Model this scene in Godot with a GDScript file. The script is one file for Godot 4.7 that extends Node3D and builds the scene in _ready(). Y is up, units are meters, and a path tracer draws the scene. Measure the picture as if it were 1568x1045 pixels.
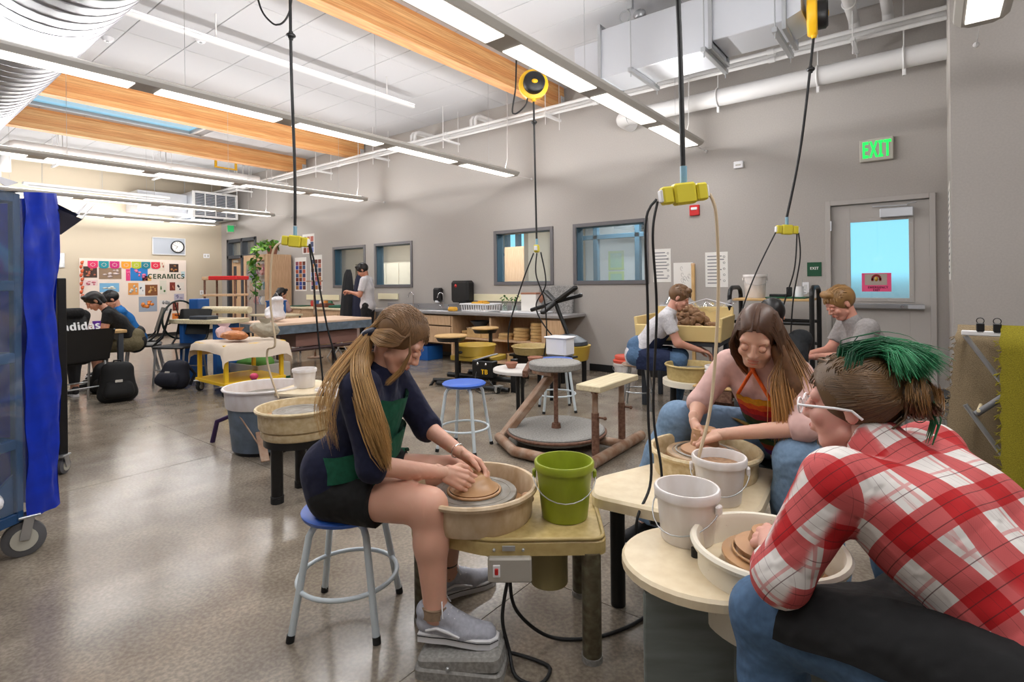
extends Node3D
# A school ceramics studio: potters at their wheels, long suspended light lines, polished concrete floor.

class Geo:
	var V := PackedVector3Array()
	var N := PackedVector3Array()
	var C := PackedColorArray()
	var U := PackedVector2Array()
	var I := PackedInt32Array()
	var t := Transform3D()
	var col := Color.WHITE
	func v(p: Vector3, n: Vector3, uv := Vector2.ZERO) -> int:
		V.append(t * p)
		N.append((t.basis * n).normalized())
		C.append(col)
		U.append(uv)
		return V.size() - 1
	func tri(a: int, b: int, c: int) -> void:
		if (V[b] - V[a]).cross(V[c] - V[a]).dot(N[a] + N[b] + N[c]) > 0.0:
			I.append_array([a, c, b])
		else:
			I.append_array([a, b, c])
	func quad(a: int, b: int, c: int, d: int) -> void:
		tri(a, b, c)
		tri(a, c, d)
	func face(ps: Array, out: Vector3) -> Geo:
		var n: Vector3 = (ps[1] - ps[0]).cross(ps[2] - ps[0]).normalized()
		if n.dot(out) < 0.0:
			n = -n
		var ids := []
		var uvs := [Vector2(0, 1), Vector2(1, 1), Vector2(1, 0), Vector2(0, 0)]
		for k in ps.size():
			ids.append(v(ps[k], n, uvs[k % 4]))
		for k in range(1, ps.size() - 1):
			tri(ids[0], ids[k], ids[k + 1])
		return self
	func box(c: Vector3, s: Vector3, bev := 0.0, b := Basis()) -> Geo:
		var h := s * 0.5
		bev = minf(bev, minf(h.x, minf(h.y, h.z)) * 0.9)
		var q := func(x: int, y: int, z: int, ax: int) -> Vector3:
			var p := Vector3(x * h.x, y * h.y, z * h.z)
			for k in 3:
				if k != ax:
					p[k] -= signf(p[k]) * bev
			return c + b * p
		for s1 in [-1, 1]:
			face([q.call(s1, -1, -1, 0), q.call(s1, 1, -1, 0), q.call(s1, 1, 1, 0), q.call(s1, -1, 1, 0)], b * Vector3(s1, 0, 0))
			face([q.call(-1, s1, -1, 1), q.call(1, s1, -1, 1), q.call(1, s1, 1, 1), q.call(-1, s1, 1, 1)], b * Vector3(0, s1, 0))
			face([q.call(-1, -1, s1, 2), q.call(1, -1, s1, 2), q.call(1, 1, s1, 2), q.call(-1, 1, s1, 2)], b * Vector3(0, 0, s1))
			if bev > 0.0:
				for s2 in [-1, 1]:
					face([q.call(-1, s1, s2, 1), q.call(1, s1, s2, 1), q.call(1, s1, s2, 2), q.call(-1, s1, s2, 2)], b * Vector3(0, s1, s2))
					face([q.call(s1, -1, s2, 0), q.call(s1, 1, s2, 0), q.call(s1, 1, s2, 2), q.call(s1, -1, s2, 2)], b * Vector3(s1, 0, s2))
					face([q.call(s1, s2, -1, 0), q.call(s1, s2, 1, 0), q.call(s1, s2, 1, 1), q.call(s1, s2, -1, 1)], b * Vector3(s1, s2, 0))
					for s3 in [-1, 1]:
						face([q.call(s1, s2, s3, 0), q.call(s1, s2, s3, 1), q.call(s1, s2, s3, 2)], b * Vector3(s1, s2, s3))
		return self
	func bar(a: Vector3, b: Vector3, w: float, h: float, bev := 0.004, up := Vector3.UP) -> Geo:
		var z := (b - a).normalized()
		if absf(z.dot(up)) > 0.98:
			up = Vector3.RIGHT
		var x := up.cross(z).normalized()
		return box((a + b) * 0.5, Vector3(w, h, a.distance_to(b)), bev, Basis(x, z.cross(x), z))
	func tube(ps: Array, r: Variant, sides := 8, cap := true, loop := false) -> Geo:
		var n := ps.size()
		var nor := Vector3.UP
		var rows := []
		for k in n:
			var a: Vector3 = ps[(k - 1 + n) % n] if loop else ps[maxi(k - 1, 0)]
			var b: Vector3 = ps[(k + 1) % n] if loop else ps[mini(k + 1, n - 1)]
			var d := (b - a).normalized()
			if k == 0:
				nor = (Vector3.RIGHT if absf(d.y) > 0.9 else Vector3.UP)
			nor = (nor - d * nor.dot(d)).normalized()
			var bi := d.cross(nor)
			var rad: float = (r[k] if r is Array else r)
			var row := []
			for j in sides:
				var an := TAU * j / sides
				var o := nor * cos(an) + bi * sin(an)
				row.append(v(ps[k] + o * rad, o, Vector2(float(j) / sides, float(k))))
			rows.append(row)
			if cap and not loop and (k == 0 or k == n - 1):
				var cn := -d if k == 0 else d
				var ci := v(ps[k], cn)
				var ring := []
				for j in sides:
					var an := TAU * j / sides
					ring.append(v(ps[k] + (nor * cos(an) + bi * sin(an)) * rad, cn))
				for j in sides:
					tri(ci, ring[j], ring[(j + 1) % sides])
		for k in (n if loop else n - 1):
			var k2 := (k + 1) % n
			for j in sides:
				var j2 := (j + 1) % sides
				quad(rows[k][j], rows[k][j2], rows[k2][j2], rows[k2][j])
		return self
	func ring(c: Vector3, rad: float, r: float, n := 28, sides := 8, b := Basis()) -> Geo:
		var ps := []
		for k in n:
			ps.append(c + b * Vector3(cos(TAU * k / n) * rad, 0, sin(TAU * k / n) * rad))
		return tube(ps, r, sides, false, true)
	func lathe(pr: Array, c := Vector3.ZERO, n := 32, sc := Vector3.ONE, b := Basis()) -> Geo:
		var m := pr.size()
		var sn := []
		for k in m - 1:
			var d: Vector2 = pr[k + 1] - pr[k]
			sn.append(Vector2(d.y, -d.x).normalized())
		for k in m - 1:
			var n0: Vector2 = sn[k]
			var n1: Vector2 = sn[k]
			if k > 0 and sn[k - 1].dot(sn[k]) > 0.7:
				n0 = (sn[k - 1] + sn[k]).normalized()
			if k < m - 2 and sn[k + 1].dot(sn[k]) > 0.7:
				n1 = (sn[k + 1] + sn[k]).normalized()
			var r0 := []
			var r1 := []
			for j in n + 1:
				var an := TAU * j / n
				var e := Vector3(cos(an), 0, sin(an))
				r0.append(v(c + b * ((e * pr[k].x + Vector3.UP * pr[k].y) * sc), b * (e * n0.x + Vector3.UP * n0.y), Vector2(float(j) / n, float(k) / m)))
				r1.append(v(c + b * ((e * pr[k + 1].x + Vector3.UP * pr[k + 1].y) * sc), b * (e * n1.x + Vector3.UP * n1.y), Vector2(float(j) / n, float(k + 1) / m)))
			for j in n:
				if pr[k].x > 1e-5:
					tri(r0[j], r0[j + 1], r1[j])
				if pr[k + 1].x > 1e-5:
					tri(r0[j + 1], r1[j + 1], r1[j])
		return self
	func ball(c: Vector3, r: Vector3, nu := 14, nv := 9, b := Basis()) -> Geo:
		var pr := []
		for k in nv + 1:
			var a := -PI / 2 + PI * k / nv
			pr.append(Vector2(maxf(cos(a), 0.0) * 1.0, sin(a)))
		return lathe(pr, c, nu, r, b)
	func prism(poly: Array, y0: float, y1: float, bev := 0.0) -> Geo:
		# poly: Vector2(x, z), convex or not; the top edge is bevelled inwards
		var n := poly.size()
		var area := 0.0
		for k in n:
			var a: Vector2 = poly[k]
			var b: Vector2 = poly[(k + 1) % n]
			area += a.cross(b)
		var ins := []
		for k in n:
			var p: Vector2 = poly[k]
			var d0: Vector2 = (p - poly[(k - 1 + n) % n]).normalized()
			var d1: Vector2 = (poly[(k + 1) % n] - p).normalized()
			var m := Vector2(-d0.y - d1.y, d0.x + d1.x) * signf(area)
			m = m.normalized() if m.length() > 1e-5 else Vector2.ZERO
			ins.append(p + m * bev / maxf(0.4, m.dot(Vector2(-d0.y, d0.x) * signf(area))))
		var y2 := y1 - bev
		for k in n:
			var a: Vector2 = poly[k]
			var b: Vector2 = poly[(k + 1) % n]
			var o := Vector3(b.y - a.y, 0, a.x - b.x) * signf(area)
			face([Vector3(a.x, y0, a.y), Vector3(b.x, y0, b.y), Vector3(b.x, y2, b.y), Vector3(a.x, y2, a.y)], o)
			if bev > 0.0:
				var a2: Vector2 = ins[k]
				var b2: Vector2 = ins[(k + 1) % n]
				face([Vector3(a.x, y2, a.y), Vector3(b.x, y2, b.y), Vector3(b2.x, y1, b2.y), Vector3(a2.x, y1, a2.y)], o + Vector3.UP * o.length())
		var top: Array = ins if bev > 0.0 else poly
		for s in [[top, y1, Vector3.UP], [poly, y0, Vector3.DOWN]]:
			var ids := []
			for p in s[0]:
				ids.append(v(Vector3(p.x, s[1], p.y), s[2], p))
			var tr := Geometry2D.triangulate_polygon(PackedVector2Array(s[0]))
			for k in tr.size() / 3:
				tri(ids[tr[k * 3]], ids[tr[k * 3 + 1]], ids[tr[k * 3 + 2]])
		return self
	func sheet(rows: Array, thick := 0.003) -> Geo:
		# a cloth or a skin through a grid of points, with a thickness
		var nr := rows.size()
		var nc: int = rows[0].size()
		var nn := []
		for i in nr:
			var r := []
			for j in nc:
				var du: Vector3 = rows[i][mini(j + 1, nc - 1)] - rows[i][maxi(j - 1, 0)]
				var dv: Vector3 = rows[mini(i + 1, nr - 1)][j] - rows[maxi(i - 1, 0)][j]
				r.append(du.cross(dv).normalized())
			nn.append(r)
		for s in [1.0, -1.0]:
			var ids := []
			for i in nr:
				var r := []
				for j in nc:
					r.append(v(rows[i][j] + nn[i][j] * thick * 0.5 * s, nn[i][j] * s, Vector2(float(j) / (nc - 1), float(i) / (nr - 1))))
				ids.append(r)
			for i in nr - 1:
				for j in nc - 1:
					quad(ids[i][j], ids[i][j + 1], ids[i + 1][j + 1], ids[i + 1][j])
		return self
	func add(g: Geo) -> Geo:
		var o := V.size()
		for k in g.V.size():
			V.append(t * g.V[k])
			N.append((t.basis * g.N[k]).normalized())
			C.append(g.C[k] * col)
			U.append(g.U[k])
		var flip := t.basis.determinant() < 0.0
		for k in range(0, g.I.size(), 3):
			I.append(o + g.I[k])
			I.append(o + g.I[k + (2 if flip else 1)])
			I.append(o + g.I[k + (1 if flip else 2)])
		return self
	func mesh() -> ArrayMesh:
		var a := []
		a.resize(Mesh.ARRAY_MAX)
		a[Mesh.ARRAY_VERTEX] = V
		a[Mesh.ARRAY_NORMAL] = N
		a[Mesh.ARRAY_COLOR] = C
		a[Mesh.ARRAY_TEX_UV] = U
		a[Mesh.ARRAY_INDEX] = I
		var m := ArrayMesh.new()
		m.add_surface_from_arrays(Mesh.PRIMITIVE_TRIANGLES, a)
		return m

# ---------------------------------------------------------------- surfaces by distance field (bodies, hair, clay)
static func cap(a: Vector3, b: Vector3, ra: float, rb: float, flat := false) -> Array:
	return [0, a, b, ra, rb, flat]
static func ell(c: Vector3, r: Vector3, b := Basis()) -> Array:
	return [1, c, r, b]
static func cut(c: Vector3, r: Vector3, b := Basis()) -> Array:
	return [2, c, r, b]

static func field(prims: Array, cell: float, k: float) -> Geo:
	var lo := Vector3.ONE * 1e9
	var hi := -lo
	var boxes := []
	for p in prims:
		var l: Vector3
		var h: Vector3
		var pad := Vector3.ONE * (k + cell * 2.5)
		if p[0] == 0:
			var r := Vector3.ONE * maxf(p[3], p[4])
			l = p[1].min(p[2]) - r - pad
			h = p[1].max(p[2]) + r + pad
		else:
			var b: Basis = p[3]
			var e := Vector3.ZERO
			for ax in 3:
				e[ax] = Vector3(b.x[ax] * p[2].x, b.y[ax] * p[2].y, b.z[ax] * p[2].z).length()
			l = p[1] - e - pad
			h = p[1] + e + pad
		boxes.append([l, h])
		if p[0] != 2:
			lo = lo.min(l)
			hi = hi.max(h)
	var nx := int((hi.x - lo.x) / cell) + 2
	var ny := int((hi.y - lo.y) / cell) + 2
	var nz := int((hi.z - lo.z) / cell) + 2
	var f := PackedFloat32Array()
	f.resize(nx * ny * nz)
	f.fill(9.0)
	var seen := PackedByteArray()
	seen.resize(nx * ny * nz)
	var cand := PackedInt32Array()
	var near := cell * 1.9
	for pi in prims.size():
		var p: Array = prims[pi]
		var kind: int = p[0]
		var l: Vector3 = ((boxes[pi][0] - lo) / cell).floor()
		var h: Vector3 = ((boxes[pi][1] - lo) / cell).ceil()
		var x0 := maxi(int(l.x), 0)
		var x1 := mini(int(h.x), nx - 1)
		var y0 := maxi(int(l.y), 0)
		var y1 := mini(int(h.y), ny - 1)
		var z0 := maxi(int(l.z), 0)
		var z1 := mini(int(h.z), nz - 1)
		var a: Vector3 = p[1]
		var ba := Vector3.ZERO
		var bb := 1.0
		var ra := 0.0
		var dr := 0.0
		var flat := false
		var dir := Vector3.ZERO
		var inv := Basis()
		var er := Vector3.ONE
		var em := 1.0
		if kind == 0:
			ba = p[2] - a
			bb = maxf(ba.length_squared(), 1e-9)
			ra = p[3]
			dr = p[4] - p[3]
			flat = p[5]
			dir = ba.normalized()
		else:
			inv = (p[3] as Basis).transposed()
			er = p[2]
			em = minf(er.x, minf(er.y, er.z))
		for z in range(z0, z1 + 1):
			for y in range(y0, y1 + 1):
				var row := (z * ny + y) * nx
				var q := lo + Vector3(x0, y, z) * cell - a
				for x in range(x0, x1 + 1):
					var d: float
					if kind == 0:
						var s := q.dot(ba) / bb
						var sc := maxf(s, 0.0) if flat else clampf(s, 0.0, 1.0)
						d = (q - ba * sc).length() - ra - dr * minf(sc, 1.0)
						if flat:
							d = maxf(d, (q - ba).dot(dir))
					else:
						var e := inv * q / er
						var el := e.length()
						d = (el - 1.0) * (em if el < 0.3 else el / maxf((e / er).length(), 1e-6))
					q.x += cell
					var id := row + x
					var o := f[id]
					if kind == 2:
						d = -d
						var w := maxf(k - absf(d - o), 0.0)
						o = maxf(d, o) + w * w * 0.25 / k
					else:
						var w := maxf(k - absf(d - o), 0.0)
						o = minf(d, o) - w * w * 0.25 / k
					f[id] = o
					if absf(o) < near and seen[id] == 0:
						seen[id] = 1
						cand.append(id)
	var g := Geo.new()
	var vid := {}
	var off := [0, 1, nx, nx + 1, nx * ny, nx * ny + 1, nx * ny + nx, nx * ny + nx + 1]
	var cor := [Vector3(0, 0, 0), Vector3(1, 0, 0), Vector3(0, 1, 0), Vector3(1, 1, 0), Vector3(0, 0, 1), Vector3(1, 0, 1), Vector3(0, 1, 1), Vector3(1, 1, 1)]
	var edges := [0, 1, 2, 3, 4, 5, 6, 7, 0, 2, 1, 3, 4, 6, 5, 7, 0, 4, 1, 5, 2, 6, 3, 7]
	for id in cand:
		var x := id % nx
		var y := (id / nx) % ny
		var z := id / (nx * ny)
		for step in 8:
			var cx := x - (step & 1)
			var cy := y - ((step >> 1) & 1)
			var cz := z - (step >> 2)
			if cx < 0 or cy < 0 or cz < 0 or cx >= nx - 1 or cy >= ny - 1 or cz >= nz - 1:
				continue
			var cid := (cz * ny + cy) * nx + cx
			if seen[cid] & 2:
				continue
			seen[cid] = seen[cid] | 2
			var s0 := f[cid] < 0.0
			var mixed := false
			for o in off:
				if (f[cid + o] < 0.0) != s0:
					mixed = true
					break
			if not mixed:
				continue
			var sum := Vector3.ZERO
			var cnt := 0
			for e in 12:
				var fa := f[cid + off[edges[e * 2]]]
				var fb := f[cid + off[edges[e * 2 + 1]]]
				if (fa < 0.0) != (fb < 0.0):
					sum += cor[edges[e * 2]].lerp(cor[edges[e * 2 + 1]], fa / (fa - fb))
					cnt += 1
			var at: Vector3 = sum / cnt
			g.V.append(lo + (Vector3(cx, cy, cz) + at) * cell)
			var gr := Vector3.ZERO
			for c in 8:
				gr += (cor[c] * 2.0 - Vector3.ONE) * f[cid + off[c]]
			g.N.append(gr.normalized())
			g.C.append(Color.WHITE)
			g.U.append(Vector2.ZERO)
			vid[cid] = g.V.size() - 1
	var ax := [1, nx, nx * ny]
	for cid in vid:
		for d in 3:
			# the edge that leaves this cell's low corner along axis d
			if (f[cid] < 0.0) == (f[cid + ax[d]] < 0.0):
				continue
			var u: int = ax[(d + 1) % 3]
			var w: int = ax[(d + 2) % 3]
			if vid.has(cid - u) and vid.has(cid - w) and vid.has(cid - u - w):
				g.quad(vid[cid], vid[cid - u], vid[cid - u - w], vid[cid - w])
	return g

# ---------------------------------------------------------------- naming, tagging
var taken := {}
var mats := {}
var tex := {}
var rng := RandomNumberGenerator.new()

func numbered(called: String) -> String:
	var k: int = taken.get(called, 0)
	taken[called] = k + 1
	return called if k == 0 else "%s_%03d" % [called, k]
func tag(o: Node3D, label: String, category: String, group := "") -> Node3D:
	o.set_meta("label", label)
	o.set_meta("category", category)
	if group:
		o.set_meta("group", group)
	return o
func thing(called: String, label: String, category: String, at := Vector3.ZERO, turn := 0.0, group := "") -> Node3D:
	var o := Node3D.new()
	o.name = numbered(called)
	add_child(o)
	o.position = at
	o.rotation.y = turn
	return tag(o, label, category, group)
func put(g: Geo, called: String, m: Material, parent: Node = null, label := "") -> MeshInstance3D:
	return put_mesh(g.mesh(), called, m, parent, label)
func put_mesh(g: Mesh, called: String, m: Material, parent: Node = null, label := "") -> MeshInstance3D:
	var o := MeshInstance3D.new()
	o.mesh = g
	o.material_override = m
	if parent == null:
		o.name = numbered(called)
		add_child(o)
	else:
		o.name = called
		parent.add_child(o, true)
	if label:
		o.set_meta("label", label)
	return o
func struct(g: Geo, called: String, m: Material, label := "") -> MeshInstance3D:
	var o := put(g, called, m, null, label)
	o.set_meta("kind", "structure")
	return o
func dup(o: Node3D, at: Vector3, turn: float, label := "", base := "") -> Node3D:
	var r: Node3D = o.duplicate()
	r.name = numbered(base if base else String(o.name).rstrip("0123456789").trim_suffix("_"))
	add_child(r)
	r.position = at
	r.rotation.y = turn
	if label:
		r.set_meta("label", label)
	return r
func words(s: String, h: float, m: Material, parent: Node, at: Vector3, b := Basis(), depth := 0.002, called := "lettering", font := "Droid Sans", weight := 700) -> MeshInstance3D:
	var tm := TextMesh.new()
	var sf := SystemFont.new()
	sf.font_names = PackedStringArray([font])
	sf.font_weight = weight
	tm.font = sf
	tm.text = s
	tm.font_size = 64
	tm.pixel_size = h / 46.0
	tm.depth = depth
	tm.curve_step = 2.0
	var o := put_mesh(tm, called, m, parent)
	o.transform = Transform3D(b, at)
	return o

# ---------------------------------------------------------------- materials
func noise(key: String, freq: float, lo: Color, hi: Color, oct := 4, size := 512, kind := FastNoiseLite.TYPE_SIMPLEX_SMOOTH, stops := []) -> NoiseTexture2D:
	if tex.has(key):
		return tex[key]
	var t := NoiseTexture2D.new()
	t.width = size
	t.height = size
	t.seamless = true
	var n := FastNoiseLite.new()
	n.noise_type = kind
	n.seed = key.hash() % 1000
	n.frequency = freq
	n.fractal_octaves = oct
	t.noise = n
	var gr := Gradient.new()
	gr.offsets = PackedFloat32Array([0.0, 1.0] if stops.is_empty() else [stops[0], stops[1]])
	gr.colors = PackedColorArray([lo, hi])
	t.color_ramp = gr
	tex[key] = t
	return t
func mat(key: String, c := Color.WHITE, rough := 0.6, metal := 0.0) -> StandardMaterial3D:
	if mats.has(key):
		return mats[key]
	var m := StandardMaterial3D.new()
	m.resource_name = key
	m.albedo_color = c
	m.roughness = rough
	m.metallic = metal
	mats[key] = m
	return m
func tri_tex(m: StandardMaterial3D, t: Texture2D, sc: Vector3, world := false, bump := 0.0) -> StandardMaterial3D:
	m.albedo_texture = t
	m.uv1_triplanar = true
	m.uv1_world_triplanar = world
	m.uv1_scale = sc
	if bump != 0.0:
		m.heightmap_enabled = true
		m.heightmap_texture = t
		m.heightmap_scale = bump
	return m
func hexc(s: String) -> Color:
	return Color(s)
func vcol(m: StandardMaterial3D) -> StandardMaterial3D:
	m.vertex_color_use_as_albedo = true
	return m
func glow(key: String, c: Color, e: float) -> StandardMaterial3D:
	var m := mat(key, c, 0.5)
	m.emission_enabled = true
	m.emission = c
	m.emission_energy_multiplier = e
	return m
func glass(key: String, c: Color, a := 0.1, rough := 0.02) -> StandardMaterial3D:
	var m := mat(key, Color(c.r, c.g, c.b, a), rough)
	m.transparency = BaseMaterial3D.TRANSPARENCY_ALPHA
	return m
func _ready() -> void:
	rng.seed = 7
	var cam := Camera3D.new()
	cam.name = "camera"
	add_child(cam)
	cam.position = Vector3(0, 1.32, 0)
	cam.basis = Basis(Vector3.UP, deg_to_rad(38.08)) * Basis(Vector3.BACK, deg_to_rad(-0.665))
	cam.projection = Camera3D.PROJECTION_FRUSTUM
	cam.near = 0.05
	cam.far = 200.0
	cam.size = 1045.0 / 821.2 * 0.05
	cam.frustum_offset = Vector2(0, -90.3 / 821.2 * 0.05)
	cam.current = true
	var env := Environment.new()
	env.background_mode = Environment.BG_SKY
	var sky := ProceduralSkyMaterial.new()
	sky.sky_top_color = Color(0.50, 0.80, 0.95)
	sky.sky_horizon_color = Color(0.56, 0.88, 0.98)
	sky.ground_horizon_color = Color(0.56, 0.86, 0.95)
	sky.ground_bottom_color = Color(0.42, 0.44, 0.45)
	sky.sky_energy_multiplier = 1.15
	env.sky = Sky.new()
	env.sky.sky_material = sky
	env.tonemap_mode = Environment.TONE_MAPPER_LINEAR
	env.tonemap_exposure = 1.0
	env.sdfgi_enabled = true
	env.ssao_enabled = true
	env.ssil_enabled = true
	var we := WorldEnvironment.new()
	we.name = "surroundings"
	we.environment = env
	add_child(we)
	materials()
	structure()
	ceiling_works()
	wall_fittings()
	far_end()
	left_side()
	middle()
	potters_corner()
	right_side()
	cords()
	people()

const DOWN := 1.36
const UPLIGHT := 0.3
const SIDELIGHT := 9.5

func area_light(called: String, at: Vector3, size: Vector2, down: bool, e: float, c: Color, parent: Node, aim := Vector3.ZERO) -> void:
	var l := AreaLight3D.new()
	l.name = called
	l.area_size = size
	l.light_energy = e
	l.light_color = c
	l.shadow_enabled = true
	l.area_range = 40.0
	l.area_attenuation = 2.0
	parent.add_child(l, true)
	if aim != Vector3.ZERO:
		l.transform = Transform3D(Basis.looking_at(aim, Vector3.UP), at)
	else:
		l.transform = Transform3D(Basis(Vector3.RIGHT, -PI / 2 if down else PI / 2), at)

func materials() -> void:
	var m := mat("concrete", Color(0.665, 0.63, 0.58), 0.24)
	tri_tex(m, noise("aggregate", 0.05, Color(0.74, 0.72, 0.70), Color(1, 0.99, 0.97), 4, 1024), Vector3(0.9, 0.9, 0.9), true)
	m.detail_enabled = true
	m.detail_blend_mode = BaseMaterial3D.BLEND_MODE_MUL
	m.detail_albedo = noise("stain", 0.006, Color(0.80, 0.79, 0.78), Color(1, 1, 1), 5, 512)
	m.detail_uv_layer = BaseMaterial3D.DETAIL_UV_1
	m.roughness_texture = noise("polish", 0.02, Color(0.7, 0.7, 0.7), Color(1, 1, 1), 4, 512)
	m.roughness = 0.22
	tri_tex(mat("wall_taupe", Color(0.69, 0.668, 0.645), 0.75), noise("rollered", 0.09, Color(0.96, 0.96, 0.96), Color.WHITE, 3, 256), Vector3.ONE * 2.0, true)
	mat("wall_cream", Color(0.745, 0.695, 0.61), 0.75)
	tri_tex(mat("tile", Color(0.83, 0.83, 0.84), 0.9), noise("fissure", 0.2, Color(0.9, 0.9, 0.9), Color.WHITE, 3, 256), Vector3.ONE * 3.0, true)
	mat("tile_gap", Color(0.62, 0.61, 0.6), 0.9)
	mat("black_base", Color(0.08, 0.08, 0.085), 0.5)
	mat("frame_grey", Color(0.40, 0.39, 0.40), 0.45)
	mat("frame_teal", Color(0.20, 0.33, 0.40), 0.45)
	mat("charcoal", Color(0.22, 0.24, 0.27), 0.5)
	mat("door_grey", Color(0.70, 0.68, 0.66), 0.45)
	mat("fitting_grey", Color(0.70, 0.685, 0.66), 0.4)
	mat("white_paint", Color(0.85, 0.845, 0.84), 0.5)
	mat("white_plastic", Color(0.92, 0.92, 0.93), 0.4)
	mat("galvanised", Color(0.80, 0.81, 0.83), 0.38, 0.55)
	mat("steel", Color(0.72, 0.73, 0.74), 0.3, 0.85)
	mat("chrome", Color(0.85, 0.85, 0.86), 0.12, 1.0)
	mat("black_steel", Color(0.045, 0.045, 0.05), 0.4)
	mat("black_plastic", Color(0.05, 0.05, 0.055), 0.45)
	mat("rubber", Color(0.09, 0.09, 0.09), 0.7)
	mat("grey_rubber", Color(0.36, 0.36, 0.37), 0.6)
	mat("yellow", Color(0.86, 0.80, 0.22), 0.45)
	mat("reel_yellow", Color(0.93, 0.72, 0.10), 0.4)
	mat("stool_blue", Color(0.16, 0.36, 0.74), 0.4)
	mat("stool_leg", Color(0.80, 0.84, 0.86), 0.4)
	tri_tex(mat("tan_plastic", Color(0.80, 0.72, 0.50), 0.4), noise("slip", 0.03, Color(0.84, 0.80, 0.72), Color.WHITE, 4, 512), Vector3.ONE * 1.4)
	tri_tex(mat("cream_plastic", Color(0.90, 0.84, 0.72), 0.4), noise("slip4", 0.02, Color(0.94, 0.92, 0.89), Color.WHITE, 4, 512), Vector3.ONE * 1.4)
	tri_tex(mat("clay_pan", Color(0.86, 0.80, 0.70), 0.45), noise("slip3", 0.02, Color(0.76, 0.66, 0.54), Color.WHITE, 5, 512), Vector3(1.6, 0.8, 1.6))
	tri_tex(mat("cream_pan", Color(0.90, 0.85, 0.72), 0.45), noise("slip2", 0.03, Color(0.8, 0.72, 0.6), Color.WHITE, 4, 512), Vector3.ONE * 1.5)
	tri_tex(mat("white_pan", Color(0.90, 0.87, 0.80), 0.45), noise("splash", 0.05, Color(0.62, 0.48, 0.32), Color.WHITE, 3, 512, FastNoiseLite.TYPE_CELLULAR, [0.02, 0.12]), Vector3.ONE * 2.2)
	tri_tex(mat("clay", Color(0.74, 0.57, 0.42), 0.55), noise("throwing", 0.02, Color(0.86, 0.84, 0.82), Color.WHITE, 3, 256), Vector3(1, 14, 1))
	tri_tex(mat("clay_head", Color(0.78, 0.66, 0.52), 0.45), noise("smear", 0.02, Color(0.7, 0.66, 0.6), Color.WHITE, 4, 256), Vector3(2, 2, 2))
	mat("wet_clay", Color(0.70, 0.54, 0.38), 0.3)
	tri_tex(mat("dry_clay", Color(0.70, 0.55, 0.42), 0.85), noise("crumb", 0.05, Color(0.7, 0.68, 0.66), Color.WHITE, 4, 256), Vector3.ONE * 3.0, false, 0.4)
	tri_tex(mat("wheel_head", Color(0.62, 0.61, 0.59), 0.35, 0.4), noise("smear", 0.02, Color(0.7, 0.66, 0.6), Color.WHITE, 4, 256), Vector3(2, 2, 2))
	tri_tex(mat("white_bucket", Color(0.93, 0.92, 0.92), 0.35), noise("smut", 0.02, Color(0.9, 0.87, 0.84), Color.WHITE, 4, 512), Vector3(1.2, 0.5, 1.2))
	tri_tex(mat("green_bucket", Color(0.60, 0.66, 0.16), 0.35), noise("smut2", 0.02, Color(0.84, 0.84, 0.8), Color.WHITE, 4, 512), Vector3(1.2, 0.5, 1.2))
	tri_tex(mat("grey_slip", Color(0.66, 0.65, 0.62), 0.3), noise("smear", 0.02, Color(0.7, 0.66, 0.6), Color.WHITE, 4, 256), Vector3.ONE)
	tri_tex(mat("rust", Color(0.58, 0.44, 0.36), 0.7), noise("rusty", 0.03, Color(0.55, 0.45, 0.4), Color.WHITE, 5, 512), Vector3.ONE * 2.0)
	tri_tex(mat("old_steel", Color(0.70, 0.64, 0.58), 0.5, 0.2), noise("rusty2", 0.012, Color(0.72, 0.52, 0.38), Color.WHITE, 5, 512), Vector3.ONE * 1.5)
	tri_tex(mat("cement", Color(0.66, 0.65, 0.63), 0.85), noise("pores", 0.08, Color(0.72, 0.72, 0.72), Color.WHITE, 4, 256), Vector3.ONE * 2.5, false, 0.2)
	tri_tex(mat("olive_metal", Color(0.46, 0.45, 0.36), 0.5, 0.1), noise("rusty", 0.03, Color(0.6, 0.58, 0.54), Color.WHITE, 5, 512), Vector3.ONE * 1.6)
	tri_tex(mat("slate_panel", Color(0.52, 0.55, 0.54), 0.5), noise("scuff", 0.015, Color(0.74, 0.74, 0.72), Color.WHITE, 5, 512), Vector3(0.5, 2.0, 0.5))
	tri_tex(mat("grey_blue", Color(0.42, 0.48, 0.54), 0.55), noise("scuff", 0.015, Color(0.74, 0.74, 0.72), Color.WHITE, 5, 512), Vector3.ONE)
	tri_tex(mat("pale_wood", Color(0.84, 0.71, 0.57), 0.55), noise("grain", 0.012, Color(0.88, 0.84, 0.8), Color.WHITE, 4, 512), Vector3(6, 0.5, 6))
	tri_tex(mat("bat_wood", Color(0.84, 0.70, 0.48), 0.55), noise("grain", 0.012, Color(0.85, 0.8, 0.74), Color.WHITE, 4, 512), Vector3(1, 1, 6))
	mat("board_top", Color(0.86, 0.74, 0.64), 0.6)
	tri_tex(mat("cream_wood", Color(0.90, 0.86, 0.73), 0.45), noise("grain", 0.012, Color(0.9, 0.88, 0.84), Color.WHITE, 4, 512), Vector3(6, 6, 0.5))
	for k in 3:
		var w := mat("glulam%d" % k, [Color(0.90, 0.68, 0.44), Color(0.86, 0.62, 0.38), Color(0.92, 0.73, 0.50)][k], 0.5)
		tri_tex(w, noise("larch%d" % k, 0.014, Color(0.80, 0.72, 0.64), Color.WHITE, 5, 512), Vector3(3, 7, 0.22))
	tri_tex(mat("canvas", Color(0.88, 0.82, 0.75), 0.9), noise("weave", 0.25, Color(0.88, 0.87, 0.86), Color.WHITE, 2, 256), Vector3.ONE * 5.0)
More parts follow.
